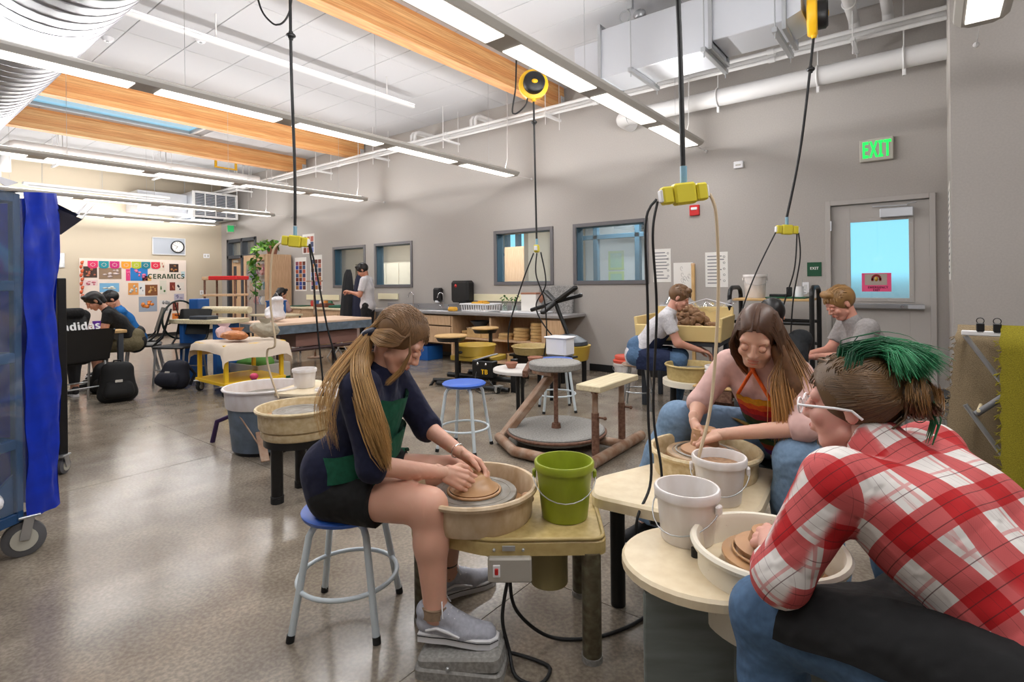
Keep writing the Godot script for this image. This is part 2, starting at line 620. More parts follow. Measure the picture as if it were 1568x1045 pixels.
	tri_tex(mat("blue_vinyl", Color(0.02, 0.19, 0.72), 0.3), noise("sheeny", 0.02, Color(0.85, 0.85, 0.85), Color.WHITE, 3, 256), Vector3.ONE * 2.0)
	mat("cart_blue", Color(0.08, 0.25, 0.42), 0.4)
	mat("cart_yellow", Color(0.90, 0.73, 0.12), 0.45)
	mat("machine_blue", Color(0.10, 0.33, 0.60), 0.45)
	mat("purple_steel", Color(0.20, 0.10, 0.28), 0.4)
	mat("paper", Color(0.90, 0.89, 0.87), 0.8)
	mat("bag_white", Color(0.90, 0.89, 0.90), 0.35)
	mat("red", Color(0.78, 0.12, 0.12), 0.5)
	mat("basin_yellow", Color(0.72, 0.60, 0.22), 0.45)
	mat("terracotta", Color(0.62, 0.42, 0.33), 0.7)
	mat("leaf", Color(0.22, 0.40, 0.10), 0.45)
	mat("leaf_light", Color(0.40, 0.56, 0.16), 0.45)
	mat("dark_green", Color(0.02, 0.30, 0.18), 0.5)
	mat("counter", Color(0.56, 0.55, 0.55), 0.4)
	tri_tex(mat("speckled", Color(0.70, 0.69, 0.68), 0.7), noise("terrazzo", 0.12, Color(0.5, 0.5, 0.5), Color.WHITE, 3, 256, FastNoiseLite.TYPE_VALUE), Vector3.ONE * 3.0)
	mat("ink", Color(0.12, 0.12, 0.13), 0.7)
	mat("cord_black", Color(0.05, 0.05, 0.055), 0.5)
	mat("cord_beige", Color(0.78, 0.70, 0.58), 0.5)
	mat("pane", Color.WHITE)
	glass("window_glass", Color(0.9, 0.97, 1.0), 0.06)
	glass("clear_vinyl", Color(0.8, 0.9, 1.0), 0.03, 0.05)
	glow("lens", Color(1.0, 0.985, 0.96), 1.3)
	glow("exit_glow", Color(0.05, 0.95, 0.35), 0.9)
	glow("room_panel", Color(1.0, 0.98, 0.94), 1.2)

const ZW := -6.95
const XF := -15.97
const XR := 0.13
const ZR := -5.65
const CEIL := 4.25

func structure() -> void:
	var fl := Node3D.new()
	fl.name = "floor"
	add_child(fl)
	fl.set_meta("kind", "structure")
	fl.set_meta("label", "polished grey concrete floor with saw cut joints")
	var g := Geo.new().box(Vector3(-6.6, -0.104, -2.2), Vector3(19.4, 0.2, 10.4))
	put(g, "subfloor", mat("joint_filler", Color(0.56, 0.54, 0.51), 0.7), fl)
	var xs := [-16.1, -13.4, -10.4, -7.4, -4.41, -1.4, 1.6, 3.1]
	var zs := [-7.2, -5.2, -1.95, 1.2, 2.8]
	for i in xs.size() - 1:
		for j in zs.size() - 1:
			var s := Vector3(xs[i + 1] - xs[i] - 0.004, 0.06, zs[j + 1] - zs[j] - 0.004)
			put(Geo.new().box(Vector3((xs[i] + xs[i + 1]) / 2, -0.03, (zs[j] + zs[j + 1]) / 2), s), "slab", mat("concrete"), fl)
	# long wall with its openings: [x0, x1, y0, y1]
	var holes := [[-15.62, -13.95, 0.0, 2.6], [-10.50, -9.33, 1.24, 2.14], [-9.03, -7.87, 1.24, 2.14], [-5.82, -4.62, 1.27, 2.18], [-4.26, -3.06, 1.27, 2.18], [-0.94, 0.035, 0.0, 2.18]]
	g = Geo.new()
	var x := XF - 0.2
	var top := CEIL + 0.1
	for h in holes:
		g.box(Vector3((x + h[0]) / 2, top / 2, ZW - 0.09), Vector3(h[0] - x, top, 0.18))
		g.box(Vector3((h[0] + h[1]) / 2, (h[3] + top) / 2, ZW - 0.09), Vector3(h[1] - h[0], top - h[3], 0.18))
		if h[2] > 0.0:
			g.box(Vector3((h[0] + h[1]) / 2, h[2] / 2, ZW - 0.09), Vector3(h[1] - h[0], h[2], 0.18))
		x = h[1]
	g.box(Vector3((x + XR + 0.2) / 2, top / 2, ZW - 0.09), Vector3(XR + 0.2 - x, top, 0.18))
	struct(g, "wall_back", mat("wall_taupe"), "long taupe grey wall with four interior windows")
	struct(Geo.new().box(Vector3(XF - 0.09, top / 2, -2.2), Vector3(0.18, top, 10.2)), "wall_left", mat("wall_cream"), "cream end wall with the pin board")
	struct(Geo.new().box(Vector3(XR + 0.09, top / 2, (ZW + ZR) / 2 - 0.09), Vector3(0.18, top, ZR - ZW - 0.18)), "wall_return", mat("wall_taupe"), "short taupe return wall beside the exit door")
	struct(Geo.new().box(Vector3(XR + 1.5, top / 2, ZR - 0.09), Vector3(3.0, top, 0.18)), "wall_right", mat("wall_taupe"), "taupe wall behind the drying rack")
	struct(Geo.new().box(Vector3(3.09, top / 2, -1.4), Vector3(0.18, top, 8.6)), "wall_end", mat("wall_taupe"), "taupe end wall")
	struct(Geo.new().box(Vector3(-6.5, top / 2, 2.7), Vector3(19.4, top, 0.18)), "wall_front", mat("wall_taupe"), "taupe wall on the near side")
	g = Geo.new()
	var segs := [[-13.9, -8.2], [-4.0, -0.97]]
	for s in segs:
		g.box(Vector3((s[0] + s[1]) / 2, 0.052, ZW + 0.006), Vector3(s[1] - s[0], 0.104, 0.012), 0.003)
	struct(g, "baseboard_back", mat("black_base"), "black rubber baseboard")
	struct(Geo.new().box(Vector3(XF + 0.006, 0.052, -2.2), Vector3(0.012, 0.104, 9.4), 0.003), "baseboard_left", mat("black_base"), "black rubber baseboard")
	struct(Geo.new().box(Vector3(XR - 0.006, 0.052, -6.3), Vector3(0.012, 0.104, 1.28), 0.003), "baseboard_right", mat("black_base"), "black rubber baseboard")
	# ceiling with the skylight opening
	var sk := [-11.32, -10.3, -4.35, -1.85]
	var ce := Node3D.new()
	ce.name = "ceiling"
	add_child(ce)
	ce.set_meta("kind", "structure")
	ce.set_meta("label", "white panelled ceiling")
	g = Geo.new()
	g.box(Vector3((-16.3 + sk[0]) / 2, CEIL + 0.045, -2.2), Vector3(sk[0] + 16.3, 0.05, 10.4))
	g.box(Vector3((sk[1] + 3.3) / 2, CEIL + 0.045, -2.2), Vector3(3.3 - sk[1], 0.05, 10.4))
	g.box(Vector3((sk[0] + sk[1]) / 2, CEIL + 0.045, (-7.4 + sk[2]) / 2), Vector3(sk[1] - sk[0], 0.05, sk[2] + 7.4))
	g.box(Vector3((sk[0] + sk[1]) / 2, CEIL + 0.045, (sk[3] + 3.0) / 2), Vector3(sk[1] - sk[0], 0.05, 3.0 - sk[3]))
	put(g, "deck", mat("tile_gap"), ce)
	var cache := {}
	for j in 16:
		for i in 11:
			var x0 := -15.97 + 1.74 * i
			var x1 := x0 + 1.74
			if x0 > 3.0:
				continue
			var z := -6.94 + 0.6 * j + 0.3
			var parts := [[x0, x1]]
			if z > sk[2] - 0.3 and z < sk[3] + 0.3:
				parts = []
				if x0 < sk[0]:
					parts.append([x0, minf(x1, sk[0])])
				if x1 > sk[1]:
					parts.append([maxf(x0, sk[1]), x1])
			for p in parts:
				if p[1] - p[0] < 0.05:
					continue
				var w: float = snappedf(p[1] - p[0], 0.01)
				if not cache.has(w):
					cache[w] = Geo.new().box(Vector3.ZERO, Vector3(w - 0.007, 0.02, 0.593), 0.004).mesh()
				var o := put_mesh(cache[w], "ceiling_panel", mat("tile"), ce)
				o.position = Vector3((p[0] + p[1]) / 2, CEIL + 0.01, z)
	# skylight shaft
	g = Geo.new()
	var sx: float = (sk[0] + sk[1]) / 2
	var sz: float = (sk[2] + sk[3]) / 2
	for s in [-1, 1]:
		g.box(Vector3(sx + s * (sk[1] - sk[0] + 0.06) / 2, CEIL + 0.035, sz), Vector3(0.05, 0.06, sk[3] - sk[2] + 0.1))
		g.box(Vector3(sx, CEIL + 0.035, sz + s * (sk[3] - sk[2] + 0.06) / 2), Vector3(sk[1] - sk[0] + 0.1, 0.06, 0.05))
	var w7 := Node3D.new()
	w7.name = "window_7"
	add_child(w7)
	w7.set_meta("kind", "structure")
	w7.set_meta("label", "pale blue skylight between two timber beams")
	put(g, "kerb", mat("white_paint"), w7)
	put(Geo.new().box(Vector3(sx, CEIL + 0.06, sz), Vector3(sk[1] - sk[0], 0.006, sk[3] - sk[2])), "pane", mat("window_glass"), w7)
	# windows in the long wall
	var k := 0
	for h in holes.slice(1, 5):
		k += 1
		var w := Node3D.new()
		w.name = "window_%d" % k
		add_child(w)
		w.set_meta("kind", "structure")
		w.set_meta("label", "interior window with a grey steel frame")
		var cx: float = (h[0] + h[1]) / 2
		var cy: float = (h[2] + h[3]) / 2
		var ww: float = h[1] - h[0]
		var hh: float = h[3] - h[2]
		g = Geo.new()
		for s in [-1, 1]:
			g.box(Vector3(cx + s * (ww / 2 - 0.027), cy, ZW + 0.004), Vector3(0.055, hh, 0.03), 0.003)
			g.box(Vector3(cx, cy + s * (hh / 2 - 0.027), ZW + 0.004), Vector3(ww - 0.11, 0.055, 0.03), 0.003)
		put(g, "window_frame", mat("frame_grey"), w)
		g = Geo.new()
		for s in [-1, 1]:
			g.box(Vector3(cx + s * (ww / 2 - 0.035), cy, ZW - 0.1), Vector3(0.05, hh - 0.05, 0.17), 0.003)
			g.box(Vector3(cx, cy + s * (hh / 2 - 0.035), ZW - 0.1), Vector3(ww - 0.1, 0.05, 0.17), 0.003)
		put(g, "jamb", mat("frame_teal"), w)
		put(Geo.new().box(Vector3(cx, cy, ZW - 0.14), Vector3(ww - 0.11, hh - 0.11, 0.006)), "pane", mat("window_glass"), w)
	exit_door()
	far_door()
	back_rooms()

func exit_door() -> void:
	var d := Node3D.new()
	d.name = "door_1"
	add_child(d)
	d.set_meta("kind", "structure")
	d.set_meta("label", "grey steel exit door with a glazed panel and push bar")
	var m := mat("door_grey")
	var g := Geo.new()
	for x in [-0.915, 0.01]:
		g.box(Vector3(x, 1.09, ZW - 0.04), Vector3(0.05, 2.18, 0.13), 0.004)
	g.box(Vector3(-0.4525, 2.155, ZW - 0.04), Vector3(0.875, 0.05, 0.13), 0.004)
	put(g, "door_frame", m, d)
	# leaf around the opening x -0.71..-0.185, y 1.10..1.935
	g = Geo.new()
	var z := ZW - 0.045
	g.box(Vector3(-0.8, 1.066, z), Vector3(0.18, 2.12, 0.045), 0.002)
	g.box(Vector3(-0.1, 1.066, z), Vector3(0.17, 2.12, 0.045), 0.002)
	g.box(Vector3(-0.4475, 0.553, z), Vector3(0.525, 1.094, 0.045))
	g.box(Vector3(-0.4475, 2.03, z), Vector3(0.525, 0.19, 0.045))
	put(g, "leaf", m, d)
	g = Geo.new()
	for s in [-1, 1]:
		g.box(Vector3(-0.4475 + s * 0.28, 1.5175, z + 0.026), Vector3(0.042, 0.92, 0.01), 0.003)
		g.box(Vector3(-0.4475, 1.5175 + s * 0.435, z + 0.026), Vector3(0.52, 0.042, 0.01), 0.003)
	var fr := put(g, "glazing_frame", m, d)
	g = Geo.new()
	for s in [-1, 1]:
		for k in 4:
			g.ball(Vector3(-0.4475 + s * 0.28, 1.14 + k * 0.252, z + 0.032), Vector3.ONE * 0.005, 6, 4)
			g.ball(Vector3(-0.68 + k * 0.155, 1.5175 + s * 0.435, z + 0.032), Vector3.ONE * 0.005, 6, 4)
	put(g, "screw", mat("steel"), fr)
	put(Geo.new().box(Vector3(-0.4475, 1.5175, z), Vector3(0.53, 0.84, 0.006)), "pane", mat("window_glass"), d)
	put(Geo.new().box(Vector3(-0.29, 2.008, ZW + 0.01), Vector3(0.29, 0.1, 0.07), 0.008), "closer", mat("galvanised"), d)
	put(Geo.new().bar(Vector3(-0.2, 2.075, ZW + 0.03), Vector3(-0.5, 2.085, ZW + 0.02), 0.02, 0.012).bar(Vector3(-0.2, 2.085, ZW + 0.05), Vector3(-0.12, 2.1, ZW + 0.02), 0.025, 0.012), "closer_arm", mat("galvanised"), d)
	g = Geo.new().box(Vector3(-0.4, 1.015, ZW + 0.02), Vector3(0.68, 0.055, 0.05), 0.012)
	var pb := put(g, "push_bar", mat("steel"), d)
	put(Geo.new().box(Vector3(-0.13, 1.015, ZW + 0.047), Vector3(0.14, 0.04, 0.006), 0.002), "end_plate", mat("galvanised"), pb)
	put(Geo.new().lathe([Vector2(0, 0), Vector2(0.016, 0), Vector2(0.016, 0.01), Vector2(0, 0.01)], Vector3(-0.25, 1.015, ZW + 0.045), 14, Vector3.ONE, Basis(Vector3.RIGHT, PI / 2)), "lock", mat("chrome"), pb)
	for y in [0.3, 1.05, 1.85]:
		put(Geo.new().tube([Vector3(-0.885, y, ZW + 0.02), Vector3(-0.885, y + 0.11, ZW + 0.02)], 0.008), "hinge", mat("galvanised"), d)
	# notice taped on the glass
	var n := thing("door_notice", "pink notice with a red emblem taped to the exit door glass", "notice", Vector3(-0.475, 1.272, z + 0.006))
	put(Geo.new().box(Vector3.ZERO, Vector3(0.265, 0.2, 0.002)), "card", mat("pink_card", Color(0.93, 0.33, 0.52), 0.7), n)
	put(Geo.new().box(Vector3(-0.005, 0.03, 0.0015), Vector3(0.2, 0.12, 0.001)), "inset", mat("notice_grey", Color(0.70, 0.64, 0.60), 0.7), n)
	g = Geo.new()
	for k in 7:
		var a := PI * k / 6.0
		g.box(Vector3(cos(a) * 0.035, 0.035 + sin(a) * 0.04, 0.0028), Vector3(0.022, 0.022, 0.002), 0.002, Basis(Vector3.BACK, a))
	g.box(Vector3(-0.035, 0.028, 0.0028), Vector3(0.02, 0.03, 0.002)).box(Vector3(0.035, 0.028, 0.0028), Vector3(0.02, 0.03, 0.002))
	put(g, "emblem", mat("emblem_red", Color(0.55, 0.12, 0.10), 0.7), n)
	put(Geo.new().ball(Vector3(0, 0.035, 0.003), Vector3(0.017, 0.026, 0.002), 12, 6), "emblem_centre", mat("emblem_gold", Color(0.80, 0.62, 0.25), 0.7), n)
	words("EMERGENCY", 0.022, mat("maroon", Color(0.36, 0.05, 0.2), 0.7), n, Vector3(0.012, -0.055, 0.002))
	words("EXIT", 0.022, mat("maroon"), n, Vector3(0.0, -0.084, 0.002))

func far_door() -> void:
	var d := Node3D.new()
	d.name = "door_2"
	add_child(d)
	d.set_meta("kind", "structure")
	d.set_meta("label", "dark framed door with glazed transom at the far end")
	var g := Geo.new()
	for x in [-15.57, -14.75, -14.0]:
		g.box(Vector3(x, 1.3, ZW - 0.06), Vector3(0.1, 2.6, 0.16), 0.004)
	for y in [2.55, 2.1]:
		g.box(Vector3(-14.785, y, ZW - 0.06), Vector3(1.66, 0.09, 0.16), 0.004)
	put(g, "door_frame", mat("charcoal"), d)
	for x in [-15.16, -14.375]:
		put(Geo.new().box(Vector3(x, 2.325, ZW - 0.1), Vector3(0.72, 0.37, 0.006)), "pane", mat("window_glass"), d)
	put(Geo.new().box(Vector3(-15.16, 1.03, ZW - 0.1), Vector3(0.72, 2.06, 0.045), 0.003), "leaf", mat("pale_wood"), d)
	put(Geo.new().box(Vector3(-14.375, 1.03, ZW - 0.1), Vector3(0.66, 2.06, 0.006)), "sidelight", mat("window_glass"), d)
	put(Geo.new().box(Vector3(-15.16, 1.98, ZW - 0.04), Vector3(0.3, 0.07, 0.06), 0.006), "closer", mat("steel"), d)
	put(Geo.new().box(Vector3(-15.32, 1.4, ZW - 0.075), Vector3(0.16, 0.9, 0.01)), "vision_panel", mat("charcoal"), d)

func back_rooms() -> void:
	# the rooms seen through the interior windows
	var ry := 2.9
	var g := Geo.new()
	g.box(Vector3(-12.3, ry / 2, -10.3), Vector3(7.8, ry, 0.15))
	struct(g, "wall_beyond", mat("wall_cream"), "cream wall of the room behind the left windows")
	# the vestibule's rear wall with a window to the sky
	g = Geo.new()
	g.box(Vector3(-4.2, ry / 2, -10.3), Vector3(4.9, ry, 0.15))
	g.box(Vector3(-7.55, 0.5, -10.3), Vector3(1.8, 1.0, 0.15)).box(Vector3(-7.55, 2.8, -10.3), Vector3(1.8, 0.2, 0.15))
	struct(g, "wall_vestibule", mat("wall_vest", Color(0.80, 0.85, 0.88), 0.8), "pale wall of the lobby behind the right windows")
	struct(Geo.new().box(Vector3(-8.35, ry / 2, -9.0), Vector3(0.12, ry, 2.9)).box(Vector3(-6.0, ry / 2, -9.15), Vector3(0.1, ry, 2.1)), "wall_partition", mat("wall_cream"), "partition between the rooms behind the windows")
	struct(Geo.new().box(Vector3(-1.75, ry / 2, -8.7), Vector3(0.12, ry, 3.2)).box(Vector3(-16.2, ry / 2, -8.7), Vector3(0.12, ry, 3.4)), "wall_side", mat("wall_cream"), "side walls of the rooms behind the windows")
	struct(Geo.new().box(Vector3(-8.95, -0.05, -8.8), Vector3(14.5, 0.1, 3.3)), "floor_beyond", mat("concrete"), "concrete floor of the rooms behind")
	struct(Geo.new().box(Vector3(-8.95, ry + 0.06, -8.8), Vector3(14.5, 0.1, 3.3)), "ceiling_beyond", mat("tile"), "white ceiling of the rooms behind")
	# teal mullions of the lobby glazing
	var w := Node3D.new()
	w.name = "window_5"
	add_child(w)
	w.set_meta("kind", "structure")
	w.set_meta("label", "teal mullioned glazing inside the lobby")
	g = Geo.new()
	for x in [-5.28, -4.84, -4.02]:
		g.box(Vector3(x, 1.45, -8.7), Vector3(0.09, 2.9, 0.1), 0.004)
	for y in [2.12, 0.5]:
		g.box(Vector3(-4.6, y, -8.7), Vector3(1.4, 0.08, 0.1), 0.004)
	put(g, "mullion", mat("frame_teal"), w)
	put(Geo.new().box(Vector3(-4.43, 1.5, -8.7), Vector3(0.74, 2.6, 0.006)), "pane", mat("window_glass"), w)
	var w6 := Node3D.new()
	w6.name = "window_6"
	add_child(w6)
	w6.set_meta("kind", "structure")
	w6.set_meta("label", "lobby window to the blue sky")
	g = Geo.new()
	for x in [-8.2, -7.86, -6.72]:
		g.box(Vector3(x, 1.85, -10.3), Vector3(0.09, 1.7, 0.14), 0.004)
	g.box(Vector3(-7.5, 1.05, -10.3), Vector3(1.6, 0.09, 0.14), 0.004).box(Vector3(-7.5, 2.0, -10.3), Vector3(1.6, 0.07, 0.14), 0.004)
	put(g, "mullion", mat("frame_teal"), w6)
	var c := thing("wood_locker", "tall tan wood cupboard seen through the window behind the cord", "cupboard", Vector3(-6.95, 0, -9.6))
	put(Geo.new().box(Vector3(0, 1.05, 0), Vector3(1.15, 2.1, 0.5), 0.005), "body", mat("pale_wood"), c)
	for s in [-1, 1]:
		put(Geo.new().box(Vector3(s * 0.285, 1.05, 0.258), Vector3(0.56, 2.04, 0.02), 0.004), "cupboard_door", mat("pale_wood"), c)
	c = thing("lobby_cupboard", "pale cabinet against the cream wall behind the second window", "cupboard", Vector3(-11.9, 0, -9.85))
	put(Geo.new().box(Vector3(0, 0.95, 0), Vector3(2.2, 1.9, 0.6), 0.005), "body", mat("wall_cream"), c)
	for k in 4:
		put(Geo.new().box(Vector3(-0.81 + k * 0.54, 0.95, 0.305), Vector3(0.52, 1.84, 0.02), 0.004), "cupboard_door", mat("cream_door", Color(0.88, 0.84, 0.75), 0.6), c)
	for a in [[-5.22, 1.75, "upper"], [-5.22, 1.32, "lower"]]:
		var p := thing("lobby_notice", "%s of two yellow-green notices in the lobby" % a[2], "notice", Vector3(a[0], a[1], -10.21))
		put(Geo.new().box(Vector3.ZERO, Vector3(0.36, 0.4, 0.004)), "sheet", mat("lime_paper", Color(0.66, 0.80, 0.42), 0.8), p)
		put(Geo.new().box(Vector3(0, 0, 0.003), Vector3(0.26, 0.3, 0.003)), "print", mat("lime_print", Color(0.56, 0.78, 0.62), 0.8), p)
	var pic := thing("lobby_poster", "blue patterned poster behind the lobby glazing", "poster", Vector3(-6.02, 1.6, -9.4))
	put(Geo.new().box(Vector3(0.06, 0.0, 0), Vector3(0.004, 0.9, 0.5)), "sheet", mat("blue_print", Color(0.24, 0.34, 0.70), 0.7), pic)
	for k in 6:
		put(Geo.new().box(Vector3(0.064, -0.35 + 0.14 * k, (k % 2) * 0.16 - 0.08), Vector3(0.004, 0.09, 0.2)), "print_patch", mat("pale_print", Color(0.7, 0.72, 0.88), 0.7), pic)
	var h := thing("lobby_heater", "dark ceiling unit hanging in the lobby", "heater", Vector3(-4.5, 2.5, -9.5))
	put(Geo.new().box(Vector3.ZERO, Vector3(0.55, 0.36, 0.5), 0.01), "casing", mat("charcoal"), h)
	put(Geo.new().tube([Vector3(0, 0.18, 0), Vector3(0, 0.42, 0)], 0.02), "stem", mat("charcoal"), h)
	for x in [-11.5, -3.9, -7.2]:
		var t := thing("lobby_light", {-11.5: "light panel in the cream room", -3.9: "light panel above the lobby glazing", -7.2: "light panel above the lobby cupboard"}[x], "light", Vector3(x, ry - 0.01, -8.3))
		put(Geo.new().box(Vector3.ZERO, Vector3(1.2, 0.03, 0.3), 0.004), "panel", mat("room_panel"), t)
		area_light("lobby_area_light", Vector3(0, -0.03, 0), Vector2(1.2, 0.3), true, 8.0, Color(0.97, 0.99, 1.0), t)
const ALONG_Z := Basis(Vector3(1, 0, 0), Vector3(0, 0, 1), Vector3(0, 1, 0))

func light_line(x: float, z0: float, z1: float, drop: float, label: String) -> void:
	# a suspended up-and-down light, from its end near the long wall (z0) to z1
	var y := 2.93
	var o := thing("linear_light", label, "light", Vector3(x, y, 0), 0.0, "suspended light lines")
	var g := Geo.new()
	g.t = Transform3D(ALONG_Z, Vector3.ZERO)
	g.prism([Vector2(-0.10, 0.0), Vector2(0.10, 0.0), Vector2(0.135, 0.03), Vector2(0.14, 0.05), Vector2(0.12, 0.065), Vector2(-0.12, 0.065), Vector2(-0.14, 0.05), Vector2(-0.135, 0.03)], z0, z1)
	put(g, "housing", mat("fitting_grey"), o)
	g = Geo.new()
	g.prism([Vector2(-0.10, 0), Vector2(0.10, 0), Vector2(0.06, -0.05), Vector2(-0.06, -0.05)], 0.0, 0.04)
	var e := put(g, "end_cap", mat("fitting_grey"), o)
	e.position = Vector3(0, 0.005, z0)
	var z := z0 + 0.06
	while z + 1.04 < z1:
		put(Geo.new().box(Vector3(0, -0.004, z + 0.52), Vector3(0.165, 0.012, 1.04), 0.003), "lens", mat("lens"), o)
		area_light("down_light", Vector3(0, -0.014, z + 0.52), Vector2(0.16, 1.03), true, DOWN, Color(1.0, 0.995, 0.995), o)
		z += 1.22
	area_light("up_light", Vector3(0, 0.098, (z0 + z1) / 2), Vector2(0.16, z1 - z0 - 0.1), false, UPLIGHT * (z1 - z0) / 8.0, Color(1.0, 0.995, 0.995), o)
	for sd in [-1.0, 1.0]:
		area_light("side_light", Vector3(sd * 0.012, 0.086, (z0 + z1) / 2), Vector2(z1 - z0 - 0.1, 0.03), false, SIDELIGHT * (z1 - z0) / 8.0, Color(1.0, 0.995, 0.995), o, Vector3(sd, 0, 0))
	put(Geo.new().tube([Vector3(0, 0.086, z0 + 0.05), Vector3(0, 0.086, z1 - 0.05)], 0.008, 8), "lamp_tube", mat("lens"), o)
	z = z0 + 0.55
	put(Geo.new().tube([Vector3(-0.06, 0.06, z0 + 0.12), Vector3(-0.005, 0.25, z0 + 0.12), Vector3(0, 0.6, z0 + 0.12), Vector3(0.01, 1.0, z0 + 0.12), Vector3(0, drop, z0 + 0.12)], 0.006, 6), "feed_cord", mat("white_paint"), o)
	while z < z1:
		put(Geo.new().tube([Vector3(0, 0.06, z), Vector3(0, drop, z)], 0.0022, 5), "suspension_cable", mat("steel"), o)
		z += 2.0
	put(Geo.new().tube([Vector3(0, 0.03, z0), Vector3(0, 0.03, maxf(ZW, z0 - 0.5))], 0.0025, 5).ball(Vector3(0, 0.03, z0 - 0.49), Vector3.ONE * 0.02, 8, 5), "wall_tie", mat("white_paint"), o)

func ceiling_works() -> void:
	var drop := CEIL - 2.93
	light_line(-2.26, -6.45, 1.0, drop, "light line nearest the camera ending beside the rectangular duct")
	light_line(-5.02, -6.45, 1.0, drop, "second light line from the front, left of the cord reel")
	light_line(-8.70, -6.45, 1.0, drop, "middle light line in front of the timber beams")
	light_line(-12.2, -6.45, 1.0, drop, "light line crossing in front of the air handling unit")
	light_line(-15.1, -6.45, 1.0, drop, "farthest light line along the cream wall")
	light_line(0.26, -4.53, 1.0, drop, "light line end in the top right corner")
	# glulam beams
	for b in [[-11.55, "farthest timber beam, left of the skylight"], [-9.36, "middle timber beam, right of the skylight"], [-4.45, "nearest timber beam, behind the cord reel"]]:
		var o := thing("glulam_beam", b[1], "beam", Vector3(b[0], 3.91, 0), 0.0, "laminated timber beams")
		for k in 8:
			put(Geo.new().box(Vector3(0, 0.0215 + 0.0428 * k, -4.2), Vector3(0.172 + 0.002 * (k % 2), 0.0422, 5.4), 0.0015), "lamination", mat("glulam%d" % ((k * 2 + (k / 3)) % 3)), o)
		put(Geo.new().box(Vector3(0, 0.1, -6.85), Vector3(0.19, 0.2, 0.1), 0.004), "bracket", mat("galvanised"), o)
		var bo := Geo.new()
		for y in [0.05, 0.14]:
			bo.ball(Vector3(0.095, y, -6.83), Vector3.ONE * 0.014, 8, 5)
		put(bo, "bolt", mat("steel"), o)
	# big spiral duct overhead on the left
	var o := thing("spiral_duct", "huge white spiral duct in the top left corner", "duct", Vector3(0, 3.6, -0.92))
	put(Geo.new().tube([Vector3(-15.9, 0, 0), Vector3(2.9, 0, 0)], 0.52, 48, false), "pipe", mat("duct_white", Color(0.56, 0.56, 0.575), 0.45, 0.2), o)
	var seam := Geo.new()
	for k in 120:
		var x := -15.8 + k * 0.155
		seam.ring(Vector3(x, 0, 0), 0.52, 0.006, 40, 4, Basis(Vector3(0, 0, 1), PI / 2 - 0.05))
	put(seam, "seam", mat("duct_white"), o).set_meta("kind", "stuff")
	var gr := Geo.new().box(Vector3(-7.3, -0.28, -0.36), Vector3(0.62, 0.26, 0.05), 0.004, Basis(Vector3.RIGHT, -0.65))
	var gg := put(gr, "grille", mat("galvanised"), o)
	for k in 6:
		put(Geo.new().bar(Vector3(-7.55 + k * 0.1, -0.21, -0.47), Vector3(-7.55 + k * 0.1, -0.37, -0.35), 0.012, 0.02, 0.002), "louvre", mat("charcoal"), gg)
	# rectangular galvanised duct
	o = thing("rectangular_duct", "galvanised rectangular duct hung near the ceiling", "duct", Vector3(0, 3.5, -5.4))
	put(Geo.new().box(Vector3(-2.21, 0.26, 0), Vector3(1.17, 0.52, 0.5), 0.006), "section", mat("galvanised"), o)
	put(Geo.new().box(Vector3(-1.3, 0.30, 0), Vector3(0.62, 0.46, 0.5), 0.006), "section", mat("galvanised"), o)
	put(Geo.new().box(Vector3(-2.97, 0.24, 0), Vector3(0.34, 0.4, 0.42), 0.006), "collar", mat("galvanised"), o)
	var g := Geo.new()
	var pa := [Vector3(-0.99, 0.07, 0.25), Vector3(-0.99, 0.53, 0.25), Vector3(-0.99, 0.53, -0.25), Vector3(-0.99, 0.07, -0.25)]
	var pb := [Vector3(-0.86, 0.11, 0.27), Vector3(-0.86, 0.58, 0.27), Vector3(-0.86, 0.58, -0.22), Vector3(-0.86, 0.11, -0.22)]
	for k in 4:
		var k2 := (k + 1) % 4
		g.face([pa[k], pa[k2], pb[k2], pb[k]], pa[k] + pa[k2] - 2 * Vector3(-0.99, 0.3, 0))
	g.face(pb, Vector3.RIGHT)
	put(g, "transition", mat("galvanised"), o)
	for x in [-2.79, -1.62, -0.99]:
		var f := Geo.new()
		for s in [-1, 1]:
			f.box(Vector3(x, 0.28, s * 0.265), Vector3(0.035, 0.56, 0.03), 0.003)
			f.box(Vector3(x, 0.28 + s * 0.28, 0), Vector3(0.035, 0.03, 0.56), 0.003)
		put(f, "flange", mat("steel"), o)
	for x in [-2.4, -1.66, -1.05]:
		var hg := put(Geo.new().box(Vector3(x, -0.03, 0), Vector3(0.045, 0.045, 0.72), 0.003), "trapeze", mat("steel"), o)
		for s in [-1, 1]:
			put(Geo.new().tube([Vector3(x, -0.1, s * 0.33), Vector3(x, 0.74, s * 0.33)], 0.006, 6).box(Vector3(x, 0.66, s * 0.33), Vector3(0.06, 0.14, 0.05), 0.004), "hanger_rod", mat("steel"), hg)
	put(Geo.new().ball(Vector3(-2.4, 0.62, 0.1), Vector3(0.07, 0.06, 0.06), 12, 8).ring(Vector3(-2.52, 0.6, 0.2), 0.06, 0.008, 16, 6, Basis(Vector3.RIGHT, PI / 2)), "damper_motor", mat("steel"), o)
	# pipes along the long wall
	o = thing("ceiling_pipe", "thick white pipe running above the exit door", "pipe", Vector3(0, 3.5, -6.6))
	put(Geo.new().tube([Vector3(-3.15, 0, 0), Vector3(XR, 0, 0)], 0.1, 24), "run", mat("white_paint"), o)
	var el := []
	for k in 7:
		var a := PI / 2 * k / 6.0
		el.append(Vector3(-3.15 - 0.14 * sin(a), 0, -0.14 + 0.14 * cos(a)))
	el.append(Vector3(-3.29, 0, -0.34))
	put(Geo.new().tube(el, 0.1, 24), "elbow", mat("white_paint"), o)
